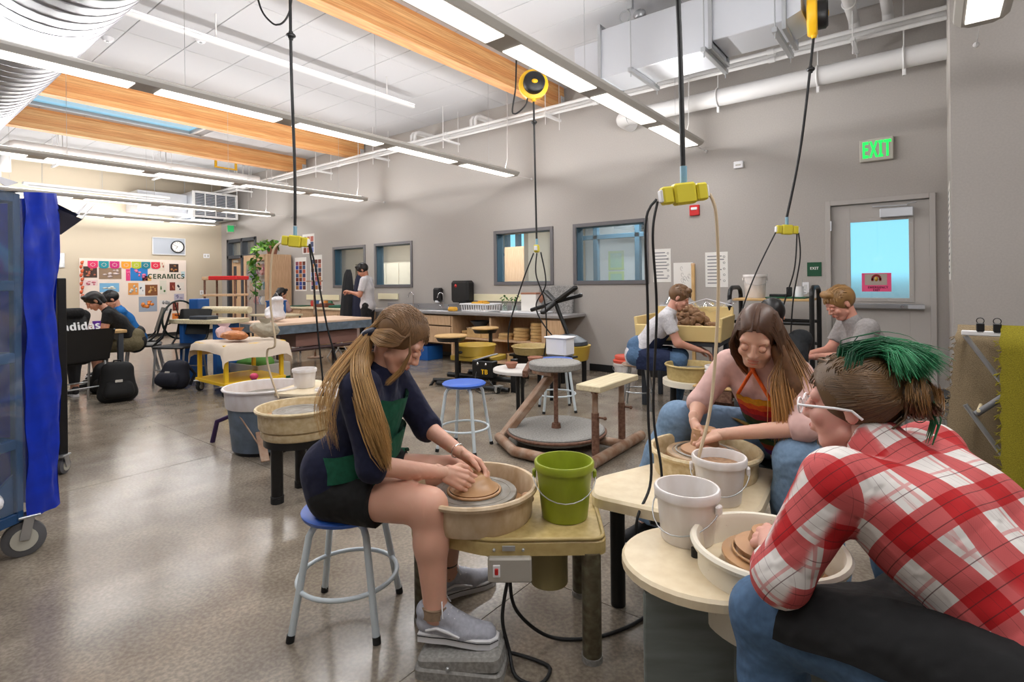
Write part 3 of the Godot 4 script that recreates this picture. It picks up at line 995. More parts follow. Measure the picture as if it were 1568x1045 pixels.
	for x in [-2.0, -0.95, -0.2]:
		put(Geo.new().ring(Vector3(x, 0, 0), 0.106, 0.012, 24, 6, Basis(Vector3.BACK, PI / 2)).box(Vector3(x, -0.14, 0), Vector3(0.03, 0.07, 0.03), 0.004).tube([Vector3(x, 0.1, 0), Vector3(x, 0.75, 0)], 0.007, 6), "clamp", mat("white_paint"), o)
	for c in [[3.80, -6.50, 0.03, "upper thin white conduit along the long wall"], [3.73, -6.42, 0.022, "lower thin white conduit along the long wall"], [3.80, -6.36, 0.022, "front thin white conduit along the long wall"]]:
		var p := thing("conduit", c[3], "pipe", Vector3(0, c[0], c[1]), 0.0, "thin conduits along the long wall")
		put(Geo.new().tube([Vector3(XF + 0.01, 0, 0), Vector3(XR, 0, 0)], c[2], 12), "run", mat("white_paint"), p)
		var cp := Geo.new()
		for x in [-12.0, -9.5, -6.4, -3.6, -1.4]:
			cp.tube([Vector3(x, 0, 0), Vector3(x + 0.07, 0, 0)], c[2] + 0.008, 10)
		put(cp, "coupling", mat("white_paint"), p)
	for k in 7:
		var x: float = [-13.6, -11.9, -10.1, -8.2, -6.35, -4.3, -0.6][k]
		var t := thing("pipe_hanger", ["white strut hanger under the conduits, closest to the air unit", "second white strut hanger from the air unit", "white strut hanger near the far beam end", "white strut hanger near the middle beam end", "white strut hanger above the left windows", "white strut hanger below the cord reel", "white strut hanger above the exit sign"][k], "hanger", Vector3(x, 3.69, -6.48), 0.0, "strut hangers under the conduits")
		put(Geo.new().box(Vector3.ZERO, Vector3(0.04, 0.035, 0.42), 0.003), "strut", mat("white_paint"), t)
		for s in [-1, 1]:
			put(Geo.new().tube([Vector3(0, -0.14, s * 0.18), Vector3(0, CEIL - 3.69, s * 0.18)], 0.006, 6), "hanger_rod", mat("white_paint"), t)
	for q in [[-7.35, "near the left windows"], [-5.9, "above the soap dispenser"]]:
		var t := thing("pipe_elbow", "white elbow pipe rising from the conduits %s" % q[1], "pipe", Vector3(q[0], 3.8, -6.5))
		for s in [0.0, 0.09]:
			put(Geo.new().tube([Vector3(s, 0, 0), Vector3(s, 0.17, 0), Vector3(s + 0.02, 0.21, -0.02), Vector3(s + 0.05, 0.22, -0.05), Vector3(s + 0.06, 0.22, -0.44)], 0.03, 12), "bend", mat("white_paint"), t)
	# pair of vertical pipes over the exit door
	for q in [[-0.62, "left"], [-0.33, "right"]]:
		var t := thing("ceiling_pipe", "%s of two white pipes under the ceiling over the exit door" % q[1], "pipe", Vector3(q[0], 4.02, -6.3))
		put(Geo.new().tube([Vector3(0, 0, 1.6), Vector3(0, 0, -0.3), Vector3(0, -0.03, -0.36), Vector3(0, -0.2, -0.38)], 0.05, 14), "run", mat("white_paint"), t)
		put(Geo.new().ring(Vector3(0, 0, 0.1), 0.055, 0.01, 16, 6, Basis(Vector3.RIGHT, PI / 2)).tube([Vector3(0, 0.05, 0.1), Vector3(0, 0.22, 0.1)], 0.006), "clamp", mat("white_paint"), t)
	# light rail hanging under the ceiling
	o = thing("ceiling_rail", "long white hanging rail between the second light line and the beams", "rail", Vector3(-6.05, 3.95, 0))
	put(Geo.new().box(Vector3(0, 0, -3.45), Vector3(0.05, 0.05, 3.9), 0.005), "channel", mat("white_paint"), o)
	put(Geo.new().box(Vector3(0.045, 0.012, -3.45), Vector3(0.03, 0.02, 3.85), 0.003), "side_strip", mat("white_plastic"), o)
	for z in [-4.9, -2.6]:
		put(Geo.new().tube([Vector3(0, 0.02, z), Vector3(0, CEIL - 3.95, z)], 0.008, 6), "hanger_rod", mat("white_paint"), o)
	# pipes beyond the far beam
	for q in [[-12.5, 3.82, 0.07, "thick white pipe beyond the farthest beam"], [-12.78, 3.9, 0.03, "thin white pipe beyond the farthest beam"], [-13.2, 3.72, 0.05, "white pipe above the pin board"]]:
		var t := thing("ceiling_pipe", q[3], "pipe", Vector3(q[0], q[1], 0))
		put(Geo.new().tube([Vector3(0, -0.5, -1.9), Vector3(0, -0.1, -1.9), Vector3(0, 0, -2.0), Vector3(0, 0, -6.3)], q[2], 14), "run", mat("white_paint"), t)
		var cl := Geo.new()
		for z in [-2.7, -4.4, -6.0]:
			cl.box(Vector3(0, -q[2] - 0.02, z), Vector3(0.4, 0.035, 0.04), 0.003).tube([Vector3(0.15, -q[2], z), Vector3(0.15, CEIL - q[1], z)], 0.006).tube([Vector3(-0.15, -q[2], z), Vector3(-0.15, CEIL - q[1], z)], 0.006)
		put(cl, "clamp", mat("white_paint"), t)
	o = thing("gas_valve", "small yellow valve on the pipes by the far beam end", "valve", Vector3(-12.6, 3.98, -5.6))
	put(Geo.new().bar(Vector3(0, 0, -0.25), Vector3(0, 0, 0.25), 0.03, 0.03), "bar", mat("reel_yellow"), o)
	for s in [-1, 1]:
		put(Geo.new().tube([Vector3(0, 0, s * 0.22), Vector3(0, 0.14, s * 0.22)], 0.03, 8), "handle", mat("reel_yellow"), o)
	# air handling unit
	o = thing("air_handler", "grey air handling unit with a louvred grille near the ceiling", "air unit", Vector3(-15.2, 3.06, -6.25))
	put(Geo.new().box(Vector3(-0.1, 0.34, 0), Vector3(1.2, 0.64, 1.1), 0.01), "casing", mat("galvanised"), o)
	var gf := put(Geo.new().box(Vector3(0.52, 0.34, 0.53), Vector3(0.05, 0.66, 0.06), 0.003).box(Vector3(0.52, 0.34, -0.53), Vector3(0.05, 0.66, 0.06), 0.003).box(Vector3(0.52, 0.65, 0), Vector3(0.05, 0.05, 1.0), 0.003).box(Vector3(0.52, 0.03, 0), Vector3(0.05, 0.05, 1.0), 0.003), "grille_frame", mat("white_paint"), o)
	for k in 3:
		put(Geo.new().box(Vector3(0.53, 0.34, -0.26 + 0.26 * k), Vector3(0.04, 0.6, 0.022), 0.002), "grille_bar", mat("white_paint"), gf)
	for k in 14:
		put(Geo.new().box(Vector3(0.505, 0.08 + k * 0.04, 0), Vector3(0.03, 0.014, 1.0), 0.002, Basis(Vector3.BACK, 0.5)), "louvre", mat("charcoal"), gf)
	put(Geo.new().box(Vector3(-0.1, 0.0, 0.1), Vector3(1.0, 0.05, 0.7), 0.005), "lower_tray", mat("charcoal"), o)
	put(Geo.new().box(Vector3(-0.2, 0.34, 1.1), Vector3(0.8, 0.5, 1.1), 0.01), "side_duct", mat("galvanised"), o)
	for s in [-1, 1]:
		put(Geo.new().tube([Vector3(-0.1, 0.64, s * 0.5), Vector3(-0.1, CEIL - 3.06, s * 0.5)], 0.008, 6), "hanger_rod", mat("steel"), o)
	# flush fluorescent fitting over the pin board
	o = thing("ceiling_fixture", "white fixture cluster hanging before the cream wall", "fixture", Vector3(-14.2, 3.4, -3.7))
	put(Geo.new().box(Vector3(0, 0, 0), Vector3(0.14, 0.06, 2.6), 0.01), "tray", mat("white_paint"), o)
	put(Geo.new().tube([Vector3(0, -0.05, -1.2), Vector3(0, -0.05, 1.2)], 0.02, 8), "tube", mat("white_plastic"), o)
	for s in [-1, 0, 1]:
		put(Geo.new().tube([Vector3(0, 0, s * 1.0), Vector3(0, CEIL - 3.4, s * 1.0)], 0.005, 6), "hanger_rod", mat("steel"), o)
	# detectors and sprinklers
	for q in [[-7.6, -2.05, "smoke detector left of the hanging rail"], [-6.8, -2.75, "white junction plate beside the hanging rail"], [-4.7, -5.9, "white cord rose behind the second light line"]]:
		o = thing("ceiling_detector", q[2], "detector", Vector3(q[0], CEIL, q[1]))
		put(Geo.new().lathe([Vector2(0, -0.045), Vector2(0.04, -0.045), Vector2(0.06, -0.02), Vector2(0.065, 0)], Vector3.ZERO, 20), "cover", mat("white_plastic"), o)
		put(Geo.new().lathe([Vector2(0, -0.055), Vector2(0.015, -0.055), Vector2(0.015, -0.045)], Vector3.ZERO, 10), "sensor", mat("steel"), o)

func sheet_of_lines(o: Node3D, w: float, h: float, n: int, z: float, m: Material) -> void:
	for k in n:
		var lw := w * (0.55 + 0.4 * rng.randf())
		put(Geo.new().box(Vector3(-(w - lw) / 2, h / 2 - h * (k + 0.5) / n, z), Vector3(lw, h / n * 0.3, 0.001)), "text_line", m, o)

func wall_fittings() -> void:
	var o := thing("exit_sign", "lit green EXIT sign on the wall above the exit door", "sign", Vector3(-0.457, 2.69, ZW + 0.025))
	put(Geo.new().box(Vector3.ZERO, Vector3(0.3, 0.24, 0.05), 0.006), "housing", mat("sign_grey", Color(0.72, 0.70, 0.66), 0.4), o)
	words("EXIT", 0.145, mat("exit_glow"), o, Vector3(0.0, 0.0, 0.027), Basis.from_scale(Vector3(0.62, 1.2, 1)), 0.004, "lettering")
	o = thing("exit_sign", "small green lit exit sign at the far end", "sign", Vector3(-15.2, 2.88, ZW + 0.1))
	put(Geo.new().box(Vector3(0, 0, 0), Vector3(0.05, 0.22, 0.2), 0.005), "housing", mat("sign_grey"), o)
	put(Geo.new().box(Vector3(0.027, 0, 0), Vector3(0.006, 0.17, 0.17), 0.002), "face", mat("exit_far", Color(0.2, 0.7, 0.4), 0.4), o)
	glow("exit_far", Color(0.2, 0.7, 0.4), 0.5)
	o = thing("exit_plaque", "small dark green EXIT plaque beside the exit door", "sign", Vector3(-1.058, 1.427, ZW + 0.004))
	put(Geo.new().box(Vector3.ZERO, Vector3(0.145, 0.158, 0.008), 0.002), "plate", mat("dark_green"), o)
	words("EXIT", 0.03, mat("paper"), o, Vector3(0, 0.01, 0.005))
	o = thing("light_switch", "white wall switch beside the exit door", "switch", Vector3(-1.15, 1.22, ZW + 0.004))
	put(Geo.new().box(Vector3.ZERO, Vector3(0.075, 0.118, 0.008), 0.003), "plate", mat("white_plastic"), o)
	put(Geo.new().box(Vector3(0, 0, 0.006), Vector3(0.03, 0.06, 0.008), 0.003), "rocker", mat("white_paint"), o)
	o = thing("fire_alarm", "red fire alarm strobe on the grey wall", "alarm", Vector3(-2.413, 2.222, ZW + 0.02))
	put(Geo.new().box(Vector3.ZERO, Vector3(0.125, 0.135, 0.04), 0.006), "housing", mat("red"), o)
	put(Geo.new().box(Vector3(0, 0.02, 0.025), Vector3(0.08, 0.035, 0.015), 0.005), "strobe", mat("white_plastic"), o)
	o = thing("wall_sensor", "small white sensor high on the wall", "sensor", Vector3(-1.865, 2.733, ZW + 0.02))
	put(Geo.new().box(Vector3.ZERO, Vector3(0.11, 0.085, 0.035), 0.006), "housing", mat("white_plastic"), o)
	put(Geo.new().box(Vector3(0, -0.005, 0.02), Vector3(0.06, 0.02, 0.008), 0.002), "lens", mat("sign_grey"), o)
	for a in [[-2.868, 1.52, 0.25, 0.45, "printed sheet on the wall behind the hanging black cables"], [-2.579, 1.345, 0.26, 0.41, "drawing sheet on the wall, middle of three"], [-2.15, 1.448, 0.28, 0.445, "chart of rows on the wall, right of the beige cable"]]:
		o = thing("wall_chart", a[4], "chart", Vector3(a[0], a[1], ZW + 0.003), 0.0, "white charts on the grey wall")
		put(Geo.new().box(Vector3.ZERO, Vector3(a[2], a[3], 0.003)), "sheet", mat("paper"), o)
		if a[0] > -2.6 and a[0] < -2.5:
			var sg := Geo.new()
			for k in 9:
				var ps := []
				var c := Vector3(rng.randf_range(-0.08, 0.08), rng.randf_range(-0.16, 0.14), 0.002)
				for j in 7:
					ps.append(c + Vector3(cos(j * 0.8) * 0.02 + j * 0.003, sin(j * 0.8) * 0.03, 0))
				sg.tube(ps, 0.0012, 4)
			put(sg, "sketch", mat("ink"), o)
		else:
			sheet_of_lines(o, a[2] * 0.8, a[3] * 0.86, 9, 0.002, mat("faint_ink", Color(0.5, 0.5, 0.52), 0.8))
			for k in 5:
				put(Geo.new().ring(Vector3(a[2] * 0.34, a[3] * (0.36 - 0.17 * k), 0.003), 0.012, 0.002, 10, 4, Basis(Vector3.RIGHT, PI / 2)), "drawing", mat("ink"), o)
	o = thing("wall_poster", "narrow poster on the return wall by the exit door", "poster", Vector3(XR - 0.003, 1.72, -6.2), -PI / 2)
	put(Geo.new().box(Vector3.ZERO, Vector3(0.5, 0.85, 0.004)), "sheet", mat("paper"), o)
	sheet_of_lines(o, 0.42, 0.78, 14, 0.003, mat("faint_ink"))
	# far posters
	for a in [[-11.48, 2.27, 0.5, 0.46, 3, 3, "upper picture poster near the display cabinet"], [-11.83, 1.565, 0.5, 0.8, 3, 7, "left glaze chart of coloured photographs"], [-11.17, 1.58, 0.48, 0.83, 3, 7, "right glaze chart of coloured photographs"]]:
		o = thing("glaze_chart", a[6], "poster", Vector3(a[0], a[1], ZW + 0.003), 0.0, "picture charts by the cabinet")
		put(Geo.new().box(Vector3.ZERO, Vector3(a[2], a[3], 0.003)), "sheet", mat("paper"), o)
		for i in a[4]:
			for j in a[5]:
				var c := Color.from_hsv([0.03, 0.06, 0.08, 0.6, 0.63, 0.95][rng.randi() % 6], rng.randf_range(0.4, 0.75), rng.randf_range(0.3, 0.75))
				put(Geo.new().box(Vector3((i + 0.5) / a[4] * a[2] * 0.9 - a[2] * 0.45, (j + 0.5) / a[5] * a[3] * 0.84 - a[3] * 0.46, 0.002), Vector3(a[2] * 0.25, a[3] * 0.78 / a[5], 0.002)), "photo", mat("photo%d" % (rng.randi() % 14), c, 0.6), o)
	for a in [[-10.92, 1.30, 1.02, "cream pin rail under the first window"], [-8.6, 0.62, 1.06, "short cream pin rail beside the standing boy"], [-5.33, 1.9, 1.06, "cream pin rail above the sink counter"]]:
		o = thing("pin_rail", a[3], "rail", Vector3(a[0], a[2], ZW + 0.012), 0.0, "cream pin rails")
		put(Geo.new().box(Vector3.ZERO, Vector3(a[1], 0.12, 0.022), 0.004), "rail", mat("cream_rail", Color(0.90, 0.87, 0.74), 0.6), o)
		put(Geo.new().box(Vector3(0, -0.057, 0.013), Vector3(a[1], 0.01, 0.008), 0.002), "lip", mat("sign_grey"), o)
	# sink counter
	o = thing("sink_counter", "long pale wood sink counter with open shelves", "counter", Vector3(-5.85, 0, -6.63))
	var wd := mat("pale_wood")
	for x in [-1.65, -0.4, 0.43, 1.42]:
		put(Geo.new().box(Vector3(x, 0.42, 0), Vector3(0.035, 0.7, 0.56), 0.003), "divider", wd, o)
	put(Geo.new().box(Vector3(0.5, 0.08, 0), Vector3(1.8, 0.03, 0.56), 0.003), "bottom", wd, o)
	put(Geo.new().box(Vector3(0.51, 0.42, 0.0), Vector3(1.8, 0.03, 0.54), 0.003), "shelf", wd, o)
	put(Geo.new().box(Vector3(-0.17, 0.42, -0.29), Vector3(3.0, 0.7, 0.02)), "back", wd, o)
	put(Geo.new().box(Vector3(1.61, 0.42, 0.29), Vector3(0.38, 0.7, 0.02), 0.003), "end_panel", wd, o)
	for k in 2:
		var dr := put(Geo.new().box(Vector3(-1.02, 0.69 - 0.24 * k, 0.285), Vector3(1.2, 0.16 if k == 0 else 0.28, 0.02), 0.004), "front_panel", wd, o)
		put(Geo.new().box(Vector3(-1.02, 0.72 - 0.2 * k, 0.3), Vector3(0.12, 0.012, 0.015), 0.003), "handle", mat("steel"), dr)
	put(Geo.new().box(Vector3(-0.48, 0.82, 0.01), Vector3(4.55, 0.05, 0.64), 0.008), "worktop", mat("counter"), o)
	put(Geo.new().box(Vector3(-0.6, 0.89, -0.3), Vector3(4.3, 0.1, 0.02), 0.004), "backsplash", mat("counter"), o)
	put(Geo.new().box(Vector3(-1.0, 0.835, 0.0), Vector3(1.2, 0.03, 0.42), 0.006), "sink_rim", mat("steel"), o)
	for a in [[-7.75, "left"], [-6.95, "right"]]:
		var f := thing("faucet", "%s of two gooseneck taps at the counter sink" % a[1], "tap", Vector3(a[0], 0.85, -6.85), 0.0, "gooseneck taps")
		var ps := [Vector3(0, 0, 0), Vector3(0, 0.22, 0)]
		for k in 9:
			ps.append(Vector3(-0.055 + 0.055 * cos(PI * k / 8), 0.24 + 0.055 * sin(PI * k / 8), 0.02 * k / 8.0))
		ps.append(Vector3(-0.11, 0.2, 0.03))
		put(Geo.new().tube(ps, 0.009, 8), "spout", mat("chrome"), f)
		for s in [-1, 1]:
			put(Geo.new().tube([Vector3(0.09 * s + 0.04, 0, 0), Vector3(0.09 * s + 0.04, 0.05, 0), Vector3(0.12 * s + 0.04, 0.07, 0.02)], 0.01, 8), "tap_handle", mat("chrome"), f)
	o = thing("soap_dispenser", "small black soap dispenser on the wall", "dispenser", Vector3(-7.12, 1.105, ZW + 0.06))
	put(Geo.new().box(Vector3.ZERO, Vector3(0.19, 0.25, 0.12), 0.03), "body", mat("black_plastic"), o)
	put(Geo.new().box(Vector3(0, -0.12, 0.02), Vector3(0.08, 0.05, 0.06), 0.01), "spout", mat("white_plastic"), o)
	o = thing("towel_dispenser", "large black paper towel dispenser on the wall", "dispenser", Vector3(-6.47, 1.165, ZW + 0.1))
	put(Geo.new().box(Vector3.ZERO, Vector3(0.42, 0.38, 0.2), 0.04), "body", mat("black_plastic"), o)
	put(Geo.new().ball(Vector3(-0.07, 0.1, 0.1), Vector3(0.03, 0.03, 0.006), 12, 6), "badge", mat("red"), o)
	put(Geo.new().box(Vector3(0, -0.2, 0.02), Vector3(0.1, 0.03, 0.06), 0.008), "lever", mat("black_plastic"), o)
	# on the counter
	o = thing("dish_rack", "white plastic dish rack on the sink counter", "dish rack", Vector3(-5.85, 0.846, -6.62))
	put(Geo.new().box(Vector3(0, 0.01, 0), Vector3(0.55, 0.02, 0.34), 0.005), "base", mat("white_plastic"), o)
	for s in [-1, 1]:
		put(Geo.new().box(Vector3(0, 0.12, s * 0.18), Vector3(0.6, 0.025, 0.02), 0.006), "rim", mat("white_plastic"), o)
		put(Geo.new().box(Vector3(s * 0.3, 0.12, 0), Vector3(0.02, 0.025, 0.36), 0.006), "rim", mat("white_plastic"), o)
		for k in 11:
			put(Geo.new().bar(Vector3(-0.26 + 0.052 * k, 0.02, s * 0.165), Vector3(-0.26 + 0.052 * k, 0.115, s * 0.178), 0.016, 0.008, 0.002), "slat", mat("white_plastic"), o)
	o = thing("yellow_tray", "small yellow tray on the dish rack", "tray", Vector3(-5.85, 0.975, -6.62))
	put(Geo.new().box(Vector3.ZERO, Vector3(0.24, 0.05, 0.2), 0.01), "tray", mat("sponge", Color(0.88, 0.66, 0.22), 0.7), o)
	put(Geo.new().box(Vector3(0.05, 0.035, 0), Vector3(0.12, 0.02, 0.12), 0.008), "cloth", mat("sponge"), o)
	o = thing("sponge", "orange sponge beside the dish rack", "sponge", Vector3(-6.32, 0.875, -6.45))
	put(Geo.new().box(Vector3.ZERO, Vector3(0.16, 0.06, 0.1), 0.015).box(Vector3(0, 0.015, 0), Vector3(0.14, 0.05, 0.08), 0.01), "block", mat("sponge"), o)
	for a in [[-5.42, "left"], [-5.22, "middle"], [-5.02, "right"]]:
		o = thing("cutting_jar", "%s of three glass jars with green cuttings" % a[1], "jar", Vector3(a[0], 0.846, -6.72), 0.0, "jars of cuttings")
		put(Geo.new().lathe([Vector2(0, 0), Vector2(0.045, 0), Vector2(0.048, 0.01), Vector2(0.048, 0.09), Vector2(0.03, 0.12), Vector2(0.03, 0.14)], Vector3.ZERO, 16), "glass", mat("window_glass"), o)
		put(Geo.new().lathe([Vector2(0, 0.004), Vector2(0.043, 0.004), Vector2(0.044, 0.08), Vector2(0, 0.08)], Vector3.ZERO, 16), "water", glass("jar_water", Color(0.7, 0.8, 0.75), 0.4), o)
		for k in 5:
			var an: float = k * 1.3 + a[0] * 9
			var tip := Vector3(cos(an) * 0.06, 0.19 + 0.03 * (k % 3), sin(an) * 0.05)
			var lf := put(Geo.new().ball(tip, Vector3(0.035, 0.006, 0.02), 10, 5, Basis(Vector3.UP, -an) * Basis(Vector3.BACK, -0.6)), "leaf", mat("leaf"), o)
			put(Geo.new().tube([Vector3(0, 0.03, 0), tip], 0.003, 5), "stem", mat("leaf"), lf)
	o = thing("cardboard_carton", "white printed carton on the counter end", "carton", Vector3(-4.82, 0.872, -6.62), 0.15)
	put(Geo.new().box(Vector3(0, 0.14, 0), Vector3(0.26, 0.28, 0.18), 0.008), "box", mat("paper"), o)
	put(Geo.new().box(Vector3(0, 0.27, 0), Vector3(0.265, 0.03, 0.185), 0.006), "lid", mat("terracotta"), o)
	put(Geo.new().ball(Vector3(0.18, 0.2, 0.02), Vector3(0.04, 0.07, 0.03), 12, 8), "clay_ear", mat("terracotta"), o)
	o = thing("plastic_tray", "flat white tray on the counter under the carton", "tray", Vector3(-4.9, 0.858, -6.6))
	put(Geo.new().box(Vector3(0, 0, 0), Vector3(0.72, 0.022, 0.4), 0.006), "tray", mat("white_plastic"), o)
	put(Geo.new().box(Vector3(0, 0.006, 0.195), Vector3(0.72, 0.03, 0.014), 0.004), "rim", mat("white_plastic"), o)
	o = thing("speckled_board", "speckled grey board leaning on the wall at the counter end", "board", Vector3(-4.42, 0.846, -6.85), 0.0)
	put(Geo.new().box(Vector3(-0.1, 0.2, 0), Vector3(0.62, 0.42, 0.05), 0.008, Basis(Vector3.RIGHT, -0.12)), "board", mat("speckled"), o)
	put(Geo.new().box(Vector3(-0.1, 0.2, -0.04), Vector3(0.6, 0.4, 0.01), 0.003, Basis(Vector3.RIGHT, -0.12)), "backing", mat("charcoal"), o)
	# stacks of round bats on the shelves
	for a in [[-5.22, 0.437, 2], [-4.92, 0.437, 4], [-4.60, 0.437, 6], [-6.1, 0.437, 2]]:
		for k in a[2]:
			var b := put(Geo.new().lathe([Vector2(0, 0), Vector2(0.12, 0), Vector2(0.125, 0.01), Vector2(0.125, 0.035), Vector2(0.11, 0.045), Vector2(0, 0.045)], Vector3.ZERO, 20), "round_bat", mat("bat_wood"))
			b.position = Vector3(a[0] + 0.008 * (k % 2), a[1] + k * 0.046, -6.5 if a[0] > -6 else -6.6)
			var where: String = {-5.22: "left stack under the counter", -4.92: "middle stack under the counter", -4.60: "right tall stack under the counter", -6.1: "low stack on the left shelf"}[a[0]]
			tag(b, "%s round wooden bat in the %s" % [["lowest", "second", "third", "fourth", "fifth", "topmost"][k], where], "bat", "round bats on the counter shelves")
	for a in [[-5.8, 0.437, 0.14, 0.30, "wooden box on the upper shelf left"], [-5.55, 0.437, 0.11, 0.17, "wooden box on the upper shelf right"], [-4.95, 0.095, 0.12, 0.34, "wooden box on the lower shelf"]]:
		o = thing("shelf_box", a[4], "box", Vector3(a[0], a[1], -6.5))
		put(Geo.new().box(Vector3(0, a[2] / 2, 0), Vector3(a[3], a[2], 0.22), 0.006), "box", mat("bat_wood"), o)
		put(Geo.new().box(Vector3(0, a[2] + 0.008, 0), Vector3(a[3] + 0.01, 0.014, 0.23), 0.004), "lid", mat("pale_wood"), o)
	o = thing("glass_bowl", "dark bowl on the upper counter shelf", "bowl", Vector3(-5.8, 0.6, -6.55))
	put(Geo.new().lathe([Vector2(0, 0), Vector2(0.08, 0), Vector2(0.16, 0.09), Vector2(0.165, 0.1), Vector2(0.155, 0.1), Vector2(0.08, 0.015), Vector2(0, 0.015)], Vector3.ZERO, 24), "bowl", mat("charcoal"), o)
	o.position.y = 0.595
	o = thing("blue_crate", "blue plastic crate under the sink", "crate", Vector3(-7.0, 0, -6.45))
	for s in [-1, 1]:
		put(Geo.new().box(Vector3(s * 0.24, 0.12, 0), Vector3(0.02, 0.24, 0.34), 0.004), "side", mat("machine_blue"), o)
		put(Geo.new().box(Vector3(0, 0.12, s * 0.17), Vector3(0.5, 0.24, 0.02), 0.004), "side", mat("machine_blue"), o)
	put(Geo.new().box(Vector3(0, 0.02, 0), Vector3(0.46, 0.02, 0.32)), "base", mat("machine_blue"), o)
func leafy(o: Node3D, ps: Array, n: int, sz: float, spread: float, ms: Array) -> void:
	# a hanging vine: stem and leaves, each leaf a folded blade
	var st := put(Geo.new().tube(ps, 0.006, 5), "stem", mat("leaf"), o)
	var lm := []
	for k in 3:
		var g := Geo.new()
		g.sheet([[Vector3(0, 0, 0), Vector3(0, 0, 0)], [Vector3(-0.42, 0.02, 0.3), Vector3(0.42, 0.02, 0.3)], [Vector3(-0.4, -0.05, 0.6), Vector3(0.4, -0.05, 0.6)], [Vector3(-0.02, -0.2 - 0.08 * k, 1.1), Vector3(0.02, -0.2 - 0.08 * k, 1.1)]], 0.02)
		lm.append(g.mesh())
	for k in n:
		var f := float(k) / n * (ps.size() - 1)
		var i := mini(int(f), ps.size() - 2)
		var p: Vector3 = ps[i].lerp(ps[i + 1], f - i) + Vector3(rng.randf_range(-1, 1), rng.randf_range(-0.6, 0.6), rng.randf_range(-1, 1)) * spread
		var l := put_mesh(lm[k % 3], "leaf", ms[rng.randi() % ms.size()], st)
		l.transform = Transform3D(Basis.from_euler(Vector3(rng.randf_range(0.1, 0.9), rng.randf() * TAU, rng.randf_range(-0.4, 0.4))).scaled(Vector3.ONE * sz * rng.randf_range(0.7, 1.2)), p)

